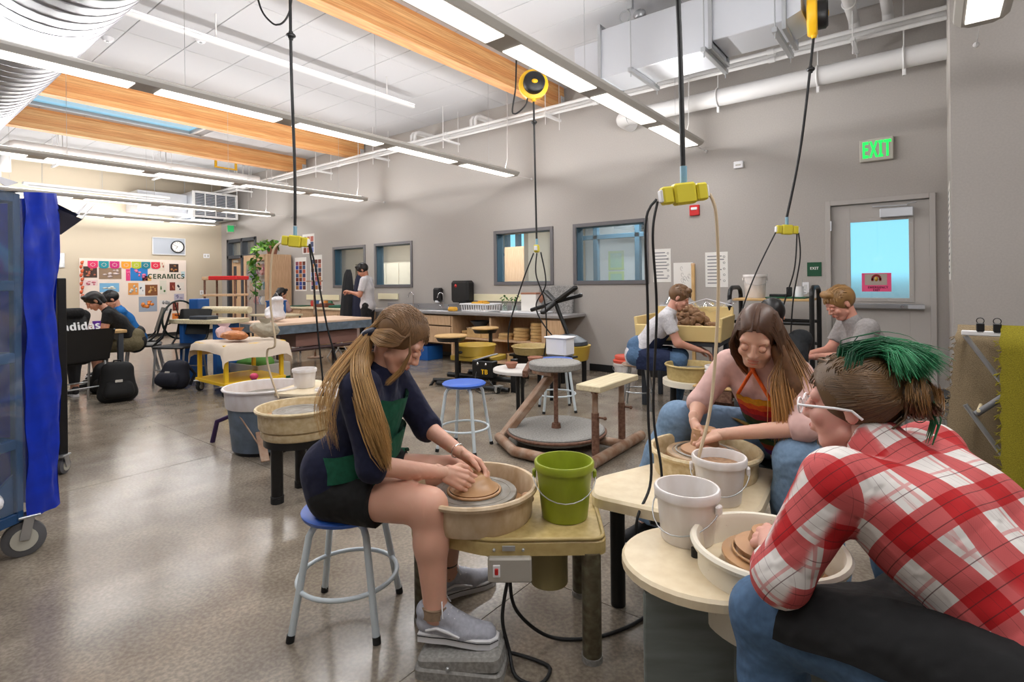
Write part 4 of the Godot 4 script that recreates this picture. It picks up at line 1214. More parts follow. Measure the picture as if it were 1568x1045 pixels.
func far_end() -> void:
	# clock panel
	var o := thing("clock_panel", "grey panel on the cream wall that carries the clock", "panel", Vector3(XF + 0.012, 2.375, -5.605), PI / 2)
	put(Geo.new().box(Vector3.ZERO, Vector3(0.76, 0.42, 0.024), 0.004), "board", mat("panel_grey", Color(0.66, 0.68, 0.71), 0.6), o)
	for s in [-1, 1]:
		put(Geo.new().box(Vector3(s * 0.385, 0, 0.008), Vector3(0.02, 0.46, 0.03), 0.004), "edge_frame", mat("white_paint"), o)
		put(Geo.new().box(Vector3(0, s * 0.22, 0.008), Vector3(0.76, 0.02, 0.03), 0.004), "edge_frame", mat("white_paint"), o)
	o = thing("wall_clock", "round black-rimmed wall clock on the grey panel", "clock", Vector3(XF + 0.03, 2.372, -5.8), PI / 2)
	var r90 := Basis(Vector3.RIGHT, PI / 2)
	put(Geo.new().lathe([Vector2(0, 0), Vector2(0.15, 0), Vector2(0.15, 0.012), Vector2(0, 0.012)], Vector3.ZERO, 32, Vector3.ONE, r90), "dial", mat("paper"), o)
	put(Geo.new().lathe([Vector2(0.14, 0), Vector2(0.165, 0), Vector2(0.165, 0.03), Vector2(0.14, 0.03), Vector2(0.14, 0)], Vector3.ZERO, 32, Vector3.ONE, r90), "rim", mat("black_plastic"), o)
	for k in 12:
		put(Geo.new().box(Vector3(sin(TAU * k / 12) * 0.118, cos(TAU * k / 12) * 0.118, 0.014), Vector3(0.007, 0.022, 0.002), 0, Basis(Vector3.BACK, -TAU * k / 12)), "hour_mark", mat("ink"), o)
	put(Geo.new().bar(Vector3(0, 0, 0.016), Vector3(-0.045, -0.06, 0.016), 0.008, 0.003, 0, Vector3.BACK), "hour_hand", mat("ink"), o)
	put(Geo.new().bar(Vector3(0.01, 0.0, 0.018), Vector3(-0.1, 0.045, 0.018), 0.006, 0.003, 0, Vector3.BACK), "minute_hand", mat("ink"), o)
	# pin board
	o = thing("pin_board", "large pale pin board covered with pictures and letters", "pin board", Vector3(XF + 0.013, 1.05, -4.85), PI / 2)
	put(Geo.new().box(Vector3.ZERO, Vector3(2.32, 1.92, 0.024), 0.004), "board", mat("board_cream", Color(0.88, 0.82, 0.77), 0.8), o)
	# [z, y, w, h, colour, accent, label]
	var pics := [
		[-3.90, 1.68, 0.27, 0.27, Color(0.25, 0.17, 0.13), Color(0.7, 0.4, 0.3), "dark brown face picture"],
		[-4.30, 1.65, 0.46, 0.28, Color(0.55, 0.45, 0.36), Color(0.75, 0.68, 0.66), "wide landscape picture"],
		[-3.90, 1.42, 0.29, 0.14, Color(0.85, 0.75, 0.74), Color(0.75, 0.4, 0.45), "pale pink picture"],
		[-4.28, 1.30, 0.4, 0.22, Color(0.45, 0.66, 0.80), Color(0.8, 0.8, 0.75), "blue sky picture"],
		[-4.91, 1.63, 0.38, 0.33, Color(0.12, 0.45, 0.72), Color(0.85, 0.45, 0.6), "bright blue flower picture"],
		[-4.67, 1.61, 0.09, 0.29, Color(0.82, 0.22, 0.45), Color(0.9, 0.5, 0.6), "narrow magenta card"],
		[-4.78, 1.26, 0.22, 0.30, Color(0.85, 0.58, 0.30), Color(0.75, 0.74, 0.72), "orange skull picture"],
		[-4.97, 1.26, 0.13, 0.30, Color(0.84, 0.84, 0.83), Color(0.3, 0.35, 0.4), "small white drawing"],
		[-5.18, 1.22, 0.28, 0.28, Color(0.48, 0.28, 0.14), Color(0.75, 0.58, 0.35), "brown mask picture"],
		[-5.10, 0.86, 0.41, 0.39, Color(0.58, 0.62, 0.68), Color(0.85, 0.50, 0.22), "two figures picture with a guitar"],
		[-5.71, 1.80, 0.22, 0.22, Color(0.22, 0.13, 0.08), Color(0.68, 0.45, 0.25), "small dark portrait"],
		[-5.67, 1.31, 0.13, 0.22, Color(0.48, 0.18, 0.12), Color(0.7, 0.4, 0.3), "small maroon card"],
		[-5.86, 1.30, 0.19, 0.23, Color(0.85, 0.82, 0.78), Color(0.2, 0.2, 0.22), "white sheet with a black mark"],
		[-5.83, 1.02, 0.24, 0.18, Color(0.68, 0.66, 0.72), Color(0.55, 0.52, 0.62), "grey lilac card"],
		[-5.74, 0.77, 0.14, 0.22, Color(0.42, 0.16, 0.12), Color(0.65, 0.42, 0.36), "maroon card"],
		[-5.78, 0.48, 0.25, 0.22, Color(0.86, 0.48, 0.16), Color(0.5, 0.25, 0.16), "orange sunset picture"],
		[-5.49, 0.78, 0.27, 0.34, Color(0.84, 0.82, 0.80), Color(0.55, 0.55, 0.55), "white line drawing"],
		[-5.45, 1.29, 0.16, 0.36, Color(0.82, 0.80, 0.74), Color(0.3, 0.45, 0.25), "white sheet with a green sprig"],
		[-5.42, 1.84, 0.14, 0.24, Color(0.84, 0.78, 0.70), Color(0.7, 0.35, 0.3), "cream card with a red sprig"],
		[-5.93, 1.63, 0.09, 0.16, Color(0.70, 0.78, 0.80), Color(0.5, 0.65, 0.75), "small pale blue card"],
		[-5.08, 1.52, 0.2, 0.12, Color(0.85, 0.66, 0.40), Color(0.75, 0.35, 0.4), "yellow patterned card"]]
	for p in pics:
		var t := thing("pinned_picture", p[6] + " on the pin board", "picture", Vector3(XF + 0.027, p[1], p[0]), PI / 2, "pictures on the pin board")
		put(Geo.new().box(Vector3.ZERO, Vector3(p[2], p[3], 0.004)), "sheet", mat("pin_" + p[6], p[4], 0.7), t)
		var am := mat("pin2_" + p[6], p[5], 0.7)
		var nb := 6 if p[2] > 0.2 else 3
		for k in nb:
			var c := Vector3(rng.randf_range(-0.32, 0.32) * p[2], rng.randf_range(-0.32, 0.32) * p[3], 0.003)
			put(Geo.new().ball(c, Vector3(p[2] * rng.randf_range(0.06, 0.16), p[3] * rng.randf_range(0.06, 0.16), 0.0015 + k * 0.0002), 10, 4), "print_patch", am, t)
	# cut paper flags
	var fl := [[-3.95, Color(0.80, 0.16, 0.36), "magenta", 1], [-4.17, Color(0.05, 0.52, 0.56), "teal", 1], [-4.39, Color(0.72, 0.10, 0.42), "plum", 1], [-4.63, Color(0.92, 0.58, 0.12), "orange", 1], [-4.85, Color(0.66, 0.70, 0.16), "lime", 1], [-5.06, Color(0.04, 0.46, 0.52), "dark teal", 1], [-5.28, Color(0.80, 0.14, 0.26), "red", 1]]
	for f in fl:
		var t := thing("paper_flag", "%s cut paper flag along the top of the pin board" % f[2], "paper flag", Vector3(XF + 0.034, 1.86, f[0]), PI / 2, "cut paper flags")
		var g := Geo.new()
		g.t = Transform3D(r90, Vector3.ZERO)
		g.prism([Vector2(-0.1, -0.09), Vector2(0.1, -0.09), Vector2(0.1, 0.05), Vector2(0.07, 0.08), Vector2(0.03, 0.09), Vector2(-0.03, 0.09), Vector2(-0.07, 0.08), Vector2(-0.1, 0.05)], -0.002, 0.002)
		put(g, "sheet", mat("flag_" + f[2], f[1], 0.7), t)
		var h := Geo.new()
		for k in 8:
			h.ball(Vector3(cos(TAU * k / 8) * 0.045, sin(TAU * k / 8) * 0.04, 0.003), Vector3(0.012, 0.01, 0.0015), 8, 4)
		put(h, "cut_pattern", mat("flag_hole", Color(0.85, 0.78, 0.74), 0.8), t)
	for k in 9:
		var t := put(Geo.new().ball(Vector3.ZERO, Vector3(0.03, 0.045, 0.02), 10, 6).ball(Vector3(0.02, 0.03, 0), Vector3(0.02, 0.02, 0.015), 8, 5), "paper_chili", mat("chili", Color(0.80, 0.35, 0.20), 0.6))
		t.transform = Transform3D(Basis(Vector3.UP, PI / 2), Vector3(XF + 0.04, 1.9 - 0.1 * k, -3.74 + 0.02 * (k % 2)))
		tag(t, ["topmost", "second", "third", "fourth", "fifth", "sixth", "seventh", "eighth", "lowest"][k] + " orange paper pod on the strand down the left edge of the pin board", "decoration", "strand of paper pods")
	o = thing("ceramics_letters", "dark green letters reading CERAMICS on the pin board", "lettering", Vector3(XF + 0.03, 1.575, -5.53), PI / 2)
	words("CERAMICS", 0.125, mat("letter_green", Color(0.12, 0.22, 0.10), 0.7), o, Vector3.ZERO, Basis.from_scale(Vector3(1.02, 1, 1)))
	for a in [[2.15, -6.54, "small grey plate high"], [1.13, -6.44, "white socket plate low"]]:
		o = thing("socket_plate", "%s on the cream wall near the corner" % a[2], "socket", Vector3(XF + 0.005, a[0], a[1]), PI / 2)
		put(Geo.new().box(Vector3.ZERO, Vector3(0.16, 0.12, 0.01), 0.003), "plate", mat("white_plastic"), o)
		for s in [-1, 1]:
			put(Geo.new().box(Vector3(s * 0.04, 0, 0.006), Vector3(0.04, 0.06, 0.006), 0.002), "outlet", mat("sign_grey"), o)
	# display cabinet with vine
	o = thing("display_cabinet", "tall pale wood display cabinet with glazed doors", "cabinet", Vector3(-12.73, 0, -6.6))
	for s in [-1, 1]:
		put(Geo.new().box(Vector3(s * 0.51, 1.02, 0), Vector3(0.12, 2.04, 0.6), 0.004), "side", mat("pale_wood"), o)
	for y in [1.97, 0.1]:
		put(Geo.new().box(Vector3(0, y, 0), Vector3(0.9, 0.14, 0.6), 0.004), "rail", mat("pale_wood"), o)
	put(Geo.new().box(Vector3(0, 1.03, -0.29), Vector3(0.92, 1.75, 0.02)), "back", mat("sign_grey"), o)
	for y in [0.5, 0.85, 1.2, 1.55]:
		put(Geo.new().box(Vector3(0, y, 0.0), Vector3(0.88, 0.012, 0.5), 0.002), "shelf", mat("window_glass"), o)
	for s in [-1, 1]:
		put(Geo.new().box(Vector3(s * 0.23, 1.03, 0.29), Vector3(0.44, 1.7, 0.008)), "glass_door", mat("window_glass"), o)
	put(Geo.new().box(Vector3(0, 1.03, 0.295), Vector3(0.025, 1.72, 0.02), 0.003), "door_stile", mat("charcoal"), o)
	var pots := ["red", "blue", "white", "ochre", "green", "brown"]
	var pc := [Color(0.7, 0.18, 0.14), Color(0.2, 0.35, 0.55), Color(0.85, 0.83, 0.8), Color(0.8, 0.5, 0.15), Color(0.2, 0.4, 0.3), Color(0.4, 0.25, 0.18)]
	for j in 3:
		for k in 5:
			var q := (j * 2 + k) % 6
			var pp := put(Geo.new().lathe([Vector2(0, 0), Vector2(0.05, 0), Vector2(0.085, 0.06 + 0.01 * q), Vector2(0.06, 0.14), Vector2(0.045, 0.17), Vector2(0.05, 0.19), Vector2(0.04, 0.19), Vector2(0.035, 0.15), Vector2(0, 0.13)], Vector3.ZERO, 14), "pottery_jar", mat("glaze%d" % q, pc[q], 0.3))
			pp.position = Vector3(-13.06 + k * 0.165, 0.857 + j * 0.35, -6.5 - 0.05 * (k % 2))
			tag(pp, "%s glazed jar, %s on the %s shelf of the display cabinet" % [pots[q], ["far left", "second", "centre", "fourth", "far right"][k], ["lower", "middle", "upper"][j]], "jar", "pots in the display cabinet")
	o = thing("trailing_plant", "green vine trailing down the display cabinet", "plant", Vector3(-12.3, 2.045, -6.5))
	put(Geo.new().lathe([Vector2(0, 0), Vector2(0.1, 0), Vector2(0.14, 0.2), Vector2(0.12, 0.2), Vector2(0.09, 0.02), Vector2(0, 0.02)], Vector3.ZERO, 18), "pot", mat("terracotta"), o)
	var ms := [mat("leaf"), mat("leaf_light"), mat("leaf")]
	leafy(o, [Vector3(0, 0.22, 0), Vector3(-0.15, 0.34, 0.05), Vector3(-0.4, 0.28, 0.12)], 26, 0.11, 0.12, ms)
	leafy(o, [Vector3(0, 0.22, 0), Vector3(0.1, 0.3, 0.1), Vector3(0.2, 0.12, 0.2)], 26, 0.11, 0.12, ms)
	leafy(o, [Vector3(0, 0.2, 0.05), Vector3(0.02, 0.12, 0.36), Vector3(-0.02, -0.3, 0.4), Vector3(0.05, -0.7, 0.4), Vector3(-0.1, -1.0, 0.42)], 60, 0.1, 0.09, ms)
	leafy(o, [Vector3(-0.05, 0.2, 0.05), Vector3(-0.1, 0.1, 0.36), Vector3(-0.12, -0.25, 0.4), Vector3(-0.05, -0.55, 0.4)], 34, 0.1, 0.09, ms)
	# shelf unit with red top
	o = thing("tool_shelf", "open pipe shelf with a red top tray", "shelf", Vector3(-9.85, 0, -4.35), 0.62)
	for x in [-0.27, 0.27]:
		for z in [-0.18, 0.18]:
			put(Geo.new().tube([Vector3(x, 0, z), Vector3(x, 1.42, z)], 0.018, 8), "post", mat("rust"), o)
	put(Geo.new().box(Vector3(0.06, 1.45, 0), Vector3(0.5, 0.07, 0.42), 0.01), "top_tray", mat("red"), o)
	put(Geo.new().box(Vector3(-0.25, 1.445, 0), Vector3(0.12, 0.06, 0.42), 0.01), "end_tray", mat("pale_wood"), o)
	for y in [0.35, 0.72, 1.15]:
		put(Geo.new().box(Vector3(0, y, 0), Vector3(0.6, 0.04, 0.42), 0.006), "shelf", mat("pale_wood"), o)
	# low counters beneath the windows on the left
	o = thing("side_counter", "low pale wood counter under the first windows", "counter", Vector3(-10.35, 0, -6.62))
	for k in 3:
		var b := put(Geo.new().box(Vector3(-0.9 + 0.92 * k, 0.42, 0), Vector3(0.9, 0.74, 0.58), 0.004), "carcass", mat("pale_wood"), o)
		for s in [-1, 1]:
			put(Geo.new().box(Vector3(-0.9 + 0.92 * k + s * 0.225, 0.4, 0.296), Vector3(0.43, 0.66, 0.015), 0.003), "cupboard_door", mat("pale_wood"), b)
	put(Geo.new().box(Vector3(0.02, 0.81, 0), Vector3(2.84, 0.04, 0.64), 0.006), "worktop", mat("cream_plastic"), o)
	for a in [[-11.15, "green cutting mat", Color(0.05, 0.3, 0.22), Vector3(0.4, 0.02, 0.3)], [-9.6, "folded green cloth", Color(0.05, 0.32, 0.24), Vector3(0.5, 0.05, 0.3)], [-10.2, "brown glaze jar tray", Color(0.45, 0.25, 0.18), Vector3(0.3, 0.07, 0.25)]]:
		o = thing("counter_item", a[1] + " on the low counter", "supplies", Vector3(a[0], 0.832 + a[3].y / 2, -6.55), 0.1)
		put(Geo.new().box(Vector3.ZERO, a[3], 0.01).box(Vector3(0.03, a[3].y * 0.5, 0.02), a[3] * Vector3(0.7, 0.4, 0.6), 0.005), "body", mat("ci_" + a[1], a[2], 0.7), o)
	for k in 5:
		var j := put(Geo.new().lathe([Vector2(0, 0), Vector2(0.05, 0), Vector2(0.055, 0.1), Vector2(0.04, 0.12), Vector2(0.04, 0.13), Vector2(0, 0.13)], Vector3.ZERO, 12), "glaze_jar", mat("glaze%d" % k, pc[k], 0.4))
		j.position = Vector3(-10.95 + 0.17 * k, 0.832, -6.72)
		tag(j, "%s glaze jar on the low counter" % pots[k], "jar", "glaze jars on the low counter")
	# wall paper behind dark rack, small framed print
	o = thing("framed_print", "small grey framed print at the left end of the cream wall", "picture", Vector3(XF + 0.015, 1.95, -3.28), PI / 2)
	put(Geo.new().box(Vector3.ZERO, Vector3(0.28, 0.34, 0.02), 0.004), "frame", mat("steel"), o)
	put(Geo.new().box(Vector3(0, 0, 0.011), Vector3(0.22, 0.28, 0.004)), "print", mat("paper"), o)

func caster(o: Node3D, at: Vector3, r: float, turn := 0.0, m := "grey_rubber") -> void:
	var b := Basis(Vector3.UP, turn)
	var ax := b * Basis(Vector3.BACK, PI / 2)
	var w := put(Geo.new().lathe([Vector2(0, -0.022), Vector2(r * 0.8, -0.022), Vector2(r, -0.016), Vector2(r, 0.016), Vector2(r * 0.8, 0.022), Vector2(0, 0.022)], at + Vector3(0, r, 0), 24, Vector3.ONE, ax), "caster_wheel", mat(m), o)
	put(Geo.new().lathe([Vector2(0, -0.026), Vector2(r * 0.62, -0.026), Vector2(r * 0.62, 0.026), Vector2(0, 0.026)], at + Vector3(0, r, 0), 20, Vector3.ONE, ax), "hub", mat("hub", Color(0.72, 0.71, 0.66), 0.5), w)
	var f := Geo.new()
	for s in [-1, 1]:
		f.bar(at + b * Vector3(s * 0.034, r, 0), at + b * Vector3(s * 0.034, 2 * r + 0.02, 0.02), 0.04, 0.005, 0.001, b * Vector3.RIGHT)
	f.box(at + b * Vector3(0, 2 * r + 0.025, 0.02), Vector3(0.085, 0.012, 0.085), 0.003, b)
	put(f, "fork", mat("steel"), w)

func chair(at: Vector3, turn: float, label: String, low := 0.0) -> Node3D:
	var o := thing("studio_chair", label, "chair", at, turn, "black plastic chairs")
	put(Geo.new().box(Vector3(0, 0.5, 0), Vector3(0.46, 0.035, 0.44), 0.015), "seat", mat("black_plastic"), o)
	var rows := []
	for i in 6:
		var r := []
		for j in 9:
			var x := (j / 8.0 - 0.5) * 0.46
			r.append(Vector3(x, 0.64 - low + i * 0.07, 0.24 + 0.02 * i - 0.25 * x * x))
		rows.append(r)
	put(Geo.new().sheet(rows, 0.014), "backrest", mat("black_plastic"), o)
	for s in [-1, 1]:
		put(Geo.new().tube([Vector3(s * 0.21, 0.0, -0.22), Vector3(s * 0.21, 0.49, -0.17)], 0.013, 8), "leg", mat("steel"), o)
		put(Geo.new().tube([Vector3(s * 0.21, 0.0, 0.27), Vector3(s * 0.21, 0.49, 0.17)], 0.013, 8), "leg", mat("steel"), o)
		put(Geo.new().tube([Vector3(s * 0.22, 0.48, 0.1), Vector3(s * 0.235, 0.6, 0.23), Vector3(s * 0.235, 0.98 - low, 0.33)], 0.014, 8), "upright", mat("black_steel"), o)
	for z in [-0.2, 0.23]:
		put(Geo.new().tube([Vector3(-0.21, 0.2, z), Vector3(0.21, 0.2, z)], 0.009, 6), "stretcher", mat("steel"), o)
	return o

func backpack(at: Vector3, turn: float, c: Color, sz: Vector3, label: String, lean: float) -> void:
	var o := thing("backpack", label, "backpack", at, turn)
	var m := mat("pack_" + label, c, 0.8)
	var b := Basis(Vector3.RIGHT, lean)
	put(field([ell(Vector3(0, sz.y * 0.45, 0), sz * Vector3(0.5, 0.47, 0.5)), cap(Vector3(-sz.x * 0.3, 0.09, 0), Vector3(sz.x * 0.3, 0.09, 0), sz.z * 0.4, sz.z * 0.4), cap(Vector3(-sz.x * 0.22, sz.y * 0.8, 0), Vector3(sz.x * 0.22, sz.y * 0.8, 0), sz.z * 0.34, sz.z * 0.34)], 0.025, 0.06), "main_bag", m, o).basis = b
	put(field([cap(Vector3(-sz.x * 0.24, sz.y * 0.24, sz.z * 0.42), Vector3(sz.x * 0.24, sz.y * 0.24, sz.z * 0.42), 0.07, 0.07), cap(Vector3(-sz.x * 0.24, sz.y * 0.4, sz.z * 0.42), Vector3(sz.x * 0.24, sz.y * 0.4, sz.z * 0.42), 0.05, 0.05)], 0.02, 0.05), "front_pocket", m, o).basis = b
	put(Geo.new().tube([Vector3(-0.05, sz.y * 0.9, 0), Vector3(-0.03, sz.y * 1.02, 0), Vector3(0.03, sz.y * 1.02, 0), Vector3(0.05, sz.y * 0.9, 0)], 0.01, 6), "handle", m, o).basis = b
	for s in [-1, 1]:
		put(Geo.new().tube([Vector3(s * 0.1, sz.y * 0.85, -sz.z * 0.4), Vector3(s * 0.15, sz.y * 0.6, -sz.z * 0.75), Vector3(s * 0.16, sz.y * 0.2, -sz.z * 0.55)], 0.018, 6), "strap", m, o).basis = b
	put(Geo.new().box(Vector3(0, sz.y * 0.52, sz.z * 0.56), Vector3(0.07, 0.03, 0.01), 0.003), "patch", mat("sign_grey"), o).basis = b

func left_side() -> void:
	# blue covered rack cart in the left foreground
	var o := thing("covered_cart", "tall blue rack cart with a blue vinyl cover at the left edge", "cart", Vector3(-3.60, 0, -0.69), deg_to_rad(122))
	var bm := mat("cart_blue")
	for x in [-0.03, -1.15]:
		for z in [0.0, -0.62]:
			put(Geo.new().box(Vector3(x - 0.12, 0.98, z), Vector3(0.035, 1.6, 0.035), 0.004), "post", bm, o)
	for y in [0.2, 0.56, 0.98, 1.33, 1.76]:
		for z in [0.0, -0.62]:
			put(Geo.new().box(Vector3(-0.71, y, z), Vector3(1.12, 0.05, 0.03), 0.004), "rail", bm, o)
		put(Geo.new().box(Vector3(-0.15, y, -0.31), Vector3(0.03, 0.05, 0.6), 0.004), "rail", bm, o)
		if y < 1.7:
			put(Geo.new().box(Vector3(-0.71, y - 0.005, -0.31), Vector3(1.1, 0.015, 0.58), 0.003), "shelf", mat("cream_wood"), o)
	var g := Geo.new()
	g.t = Transform3D(Basis(Vector3.RIGHT, PI / 2), Vector3.ZERO)
	g.prism([Vector2(-0.16, -0.2), Vector2(-0.16, -0.42), Vector2(-0.45, -0.2)], -0.012, 0.0)
	put(g, "gusset", bm, o)
	var rows := []
	for i in 26:
		var r := []
		for j in 8:
			var u := j / 7.0
			var y := 1.79 - i / 25.0 * 1.6
			r.append(Vector3(-0.13 + u * (0.17 - 0.05 * i / 25.0 * 0.0 + 0.015 * sin(i * 0.5)), y + 0.02 * u * (1 if i == 0 else 0), 0.03 + 0.05 * sin(u * PI) * 0.5 + 0.006 * sin(i * 1.3 + j) + 0.006 * sin(i * 0.7 - j * 1.9)))
		rows.append(r)
	put(Geo.new().sheet(rows, 0.004), "vinyl_cover", mat("blue_vinyl"), o)
	rows = []
	for i in 22:
		var r := []
		for j in 6:
			var u := j / 5.0
			r.append(Vector3(0.04 + 0.012 * sin(i * 0.6), 1.79 - i / 21.0 * 1.6, 0.03 - u * 0.64 + 0.0))
		rows.append(r)
	put(Geo.new().sheet(rows, 0.004), "vinyl_cover", mat("blue_vinyl"), o)
	rows = []
	for i in 3:
		var r := []
		for j in 12:
			r.append(Vector3(-0.13 - j * 0.1, 1.79 - 0.015 * sin(j * 0.9), 0.03 - i * 0.33))
		rows.append(r)
	put(Geo.new().sheet(rows, 0.003), "top_cover", mat("cart_blue"), o)
	rows = []
	for i in 12:
		var r := []
		for j in 10:
			r.append(Vector3(-0.14 - j * 0.12, 1.78 - i * 0.14, 0.03 + 0.008 * sin(i * 0.8 + j * 1.2)))
		rows.append(r)
	put(Geo.new().sheet(rows, 0.002), "clear_panel", mat("clear_vinyl"), o)
	put(Geo.new().sheet([[Vector3(0.03, 1.74, 0.05), Vector3(0.03, 1.68, -0.1)], [Vector3(0.15, 1.70, 0.06), Vector3(0.16, 1.62, -0.08)], [Vector3(0.24, 1.80, 0.05), Vector3(0.26, 1.73, -0.06)]], 0.03), "rolled_flap", mat("navy_vinyl", Color(0.04, 0.10, 0.30), 0.35), o)
	caster(o, Vector3(-0.12, 0, -0.0), 0.085, 0.9)
	caster(o, Vector3(-1.1, 0, -0.0), 0.085, 0.2)
	caster(o, Vector3(-0.12, 0, -0.6), 0.085, 0.9)
	caster(o, Vector3(-1.1, 0, -0.6), 0.085, 0.4)
	# wrapped pieces on the cart
	var b := Basis(Vector3.UP, deg_to_rad(122))
	for a in [[1.345, -0.3, 0.16, 0.13, "white plastic wrapped lump on the upper cart shelf"], [0.575, -0.32, 0.2, 0.2, "large white plastic bag on the middle cart shelf"], [0.215, -0.35, 0.24, 0.2, "cloth covered bundle on the bottom cart shelf"]]:
		var w := thing("wrapped_piece", a[4], "bag", Vector3(-3.60, a[0], -0.69) + b * Vector3(a[1], 0, -0.24))
		var pr := []
		for k in 9:
			pr.append(ell(Vector3(rng.randf_range(-0.6, 0.6) * a[2], a[3] * rng.randf_range(0.35, 0.75), rng.randf_range(-0.6, 0.6) * a[2]), Vector3(a[2] * rng.randf_range(0.4, 0.7), a[3] * 0.4, a[2] * rng.randf_range(0.4, 0.7))))
		put(crumple(field(pr, 0.012, 0.03), 0.03, 12.0), "wrap", mat("bag_white"), w)
		put(Geo.new().sheet([[Vector3(-0.05, a[3], 0), Vector3(0.05, a[3], 0.02)], [Vector3(-0.08, a[3] * 1.2, 0.03), Vector3(0.07, a[3] * 1.25, -0.02)]], 0.003), "fold", mat("bag_white"), w)
	# crumpled plastic lying on top
	o = thing("plastic_sheet", "crumpled clear plastic on top of the blue cart", "plastic sheet", Vector3(-3.60, 1.80, -0.69) + b * Vector3(-0.35, 0, -0.2), deg_to_rad(122))
	rows = []
	for i in 7:
		var r := []
		for j in 9:
			r.append(Vector3(-0.24 + j * 0.06, 0.06 + 0.05 * sin(i * 1.7 + j) * cos(j * 0.9), -0.18 + i * 0.06))
		rows.append(r)
	put(Geo.new().sheet(rows, 0.002), "sheet", mat("sheet_plastic", Color(0.82, 0.82, 0.84), 0.25), o)
	put(Geo.new().sheet([[Vector3(-0.1, 0.08, 0), Vector3(0.0, 0.06, 0.05)], [Vector3(0.02, 0.16, 0.02), Vector3(0.1, 0.14, 0.08)]], 0.002), "fold", mat("sheet_plastic"), o)
	# dark rack with newspapers behind
	o = thing("dark_rack", "black steel rack cart loaded with newspapers behind the blue cart", "rack", Vector3(-4.86, 0, -0.55))
	var ds := mat("black_steel")
	for x in [0.0, -1.0]:
		for z in [-0.47, 0.3]:
			put(Geo.new().box(Vector3(x, 0.76, z), Vector3(0.05, 1.25, 0.05), 0.004), "post", ds, o)
	for y in [0.16, 0.62, 1.36]:
		put(Geo.new().box(Vector3(-0.5, y, -0.085), Vector3(1.04, 0.03, 0.8), 0.004), "shelf", ds, o)
	put(Geo.new().box(Vector3(-0.02, 0.34, -0.085), Vector3(0.02, 0.36, 0.72), 0.003), "side_panel", ds, o)
	put(Geo.new().box(Vector3(0.0, 1.13, -0.33), Vector3(0.02, 0.44, 0.2), 0.003), "side_panel", ds, o)
	for x in [0.0, -1.0]:
		for z in [-0.47, 0.3]:
			caster(o, Vector3(x, 0, z), 0.055, 0.8)
	for k in 14:
		var n := put(Geo.new().box(Vector3.ZERO, Vector3(0.5 + 0.03 * (k % 3), 0.016, 0.4), 0.005), "newspaper", mat("news", Color(0.70, 0.68, 0.64), 0.9))
		n.transform = Transform3D(Basis(Vector3.UP, rng.randf_range(-0.2, 0.2)), Vector3(-5.05 + rng.randf_range(-0.04, 0.06), 0.645 + 0.0175 * k, -0.72 + rng.randf_range(-0.04, 0.04)))
		tag(n, "%s folded newspaper from the bottom of the pile on the dark rack" % ["first", "second", "third", "fourth", "fifth", "sixth", "seventh", "eighth", "ninth", "tenth", "eleventh", "twelfth", "thirteenth", "fourteenth"][k], "newspaper", "newspapers on the dark rack")
	o = thing("storage_bin", "dark grey bin on top of the dark rack", "bin", Vector3(-5.2, 1.376, -0.82))
	put(Geo.new().box(Vector3(0, 0.09, 0), Vector3(0.5, 0.18, 0.34), 0.015), "tub", mat("charcoal"), o)
	put(Geo.new().box(Vector3(0, 0.185, 0), Vector3(0.53, 0.02, 0.37), 0.006), "rim", mat("charcoal"), o)
	# group table and chairs
	o = thing("work_table", "wood topped work table where the seated group leans", "table", Vector3(-8.75, 0, -1.9))
	put(Geo.new().box(Vector3(0, 0.74, 0), Vector3(1.0, 0.04, 1.0), 0.006), "tabletop", mat("bat_wood"), o)
	for x in [-0.44, 0.44]:
		for z in [-0.44, 0.44]:
			put(Geo.new().box(Vector3(x, 0.36, z), Vector3(0.06, 0.72, 0.06), 0.005), "leg", mat("charcoal"), o)
	for s in [-1, 1]:
		put(Geo.new().box(Vector3(0, 0.67, s * 0.44), Vector3(0.82, 0.09, 0.03), 0.003), "apron_rail", mat("charcoal"), o)
	chair(Vector3(-7.62, 0, -1.72), deg_to_rad(100), "black chair holding the hooded student", 0.14)
	chair(Vector3(-8.70, 0, -2.72), deg_to_rad(160), "black chair holding the student in shorts")
	chair(Vector3(-8.08, 0, -2.95), deg_to_rad(-150), "empty black chair beside the navy backpack")
	backpack(Vector3(-7.38, 0, -2.05), deg_to_rad(80), Color(0.03, 0.03, 0.035), Vector3(0.34, 0.46, 0.24), "black backpack standing under the hooded student's chair", -0.08)
	backpack(Vector3(-8.15, 0, -2.2), deg_to_rad(60), Color(0.035, 0.032, 0.035), Vector3(0.4, 0.34, 0.3), "black backpack on the floor behind the chair legs", 0.0)
	backpack(Vector3(-7.72, 0, -2.72), deg_to_rad(25), Color(0.06, 0.07, 0.13), Vector3(0.42, 0.36, 0.22), "navy backpack on the floor with red tags", -0.3)
	for a in [[-8.42, -2.12, Color(0.38, 0.16, 0.66), "purple cup"], [-8.5, -2.02, Color(0.9, 0.9, 0.92), "white cup"]]:
		o = thing("cup", a[3] + " on the group's table", "cup", Vector3(a[0], 0.762, a[1]))
		put(Geo.new().lathe([Vector2(0, 0), Vector2(0.035, 0), Vector2(0.045, 0.12), Vector2(0.042, 0.12), Vector2(0.033, 0.006), Vector2(0, 0.006)], Vector3.ZERO, 16), "cup", mat("cup_" + a[3], a[2], 0.4), o)
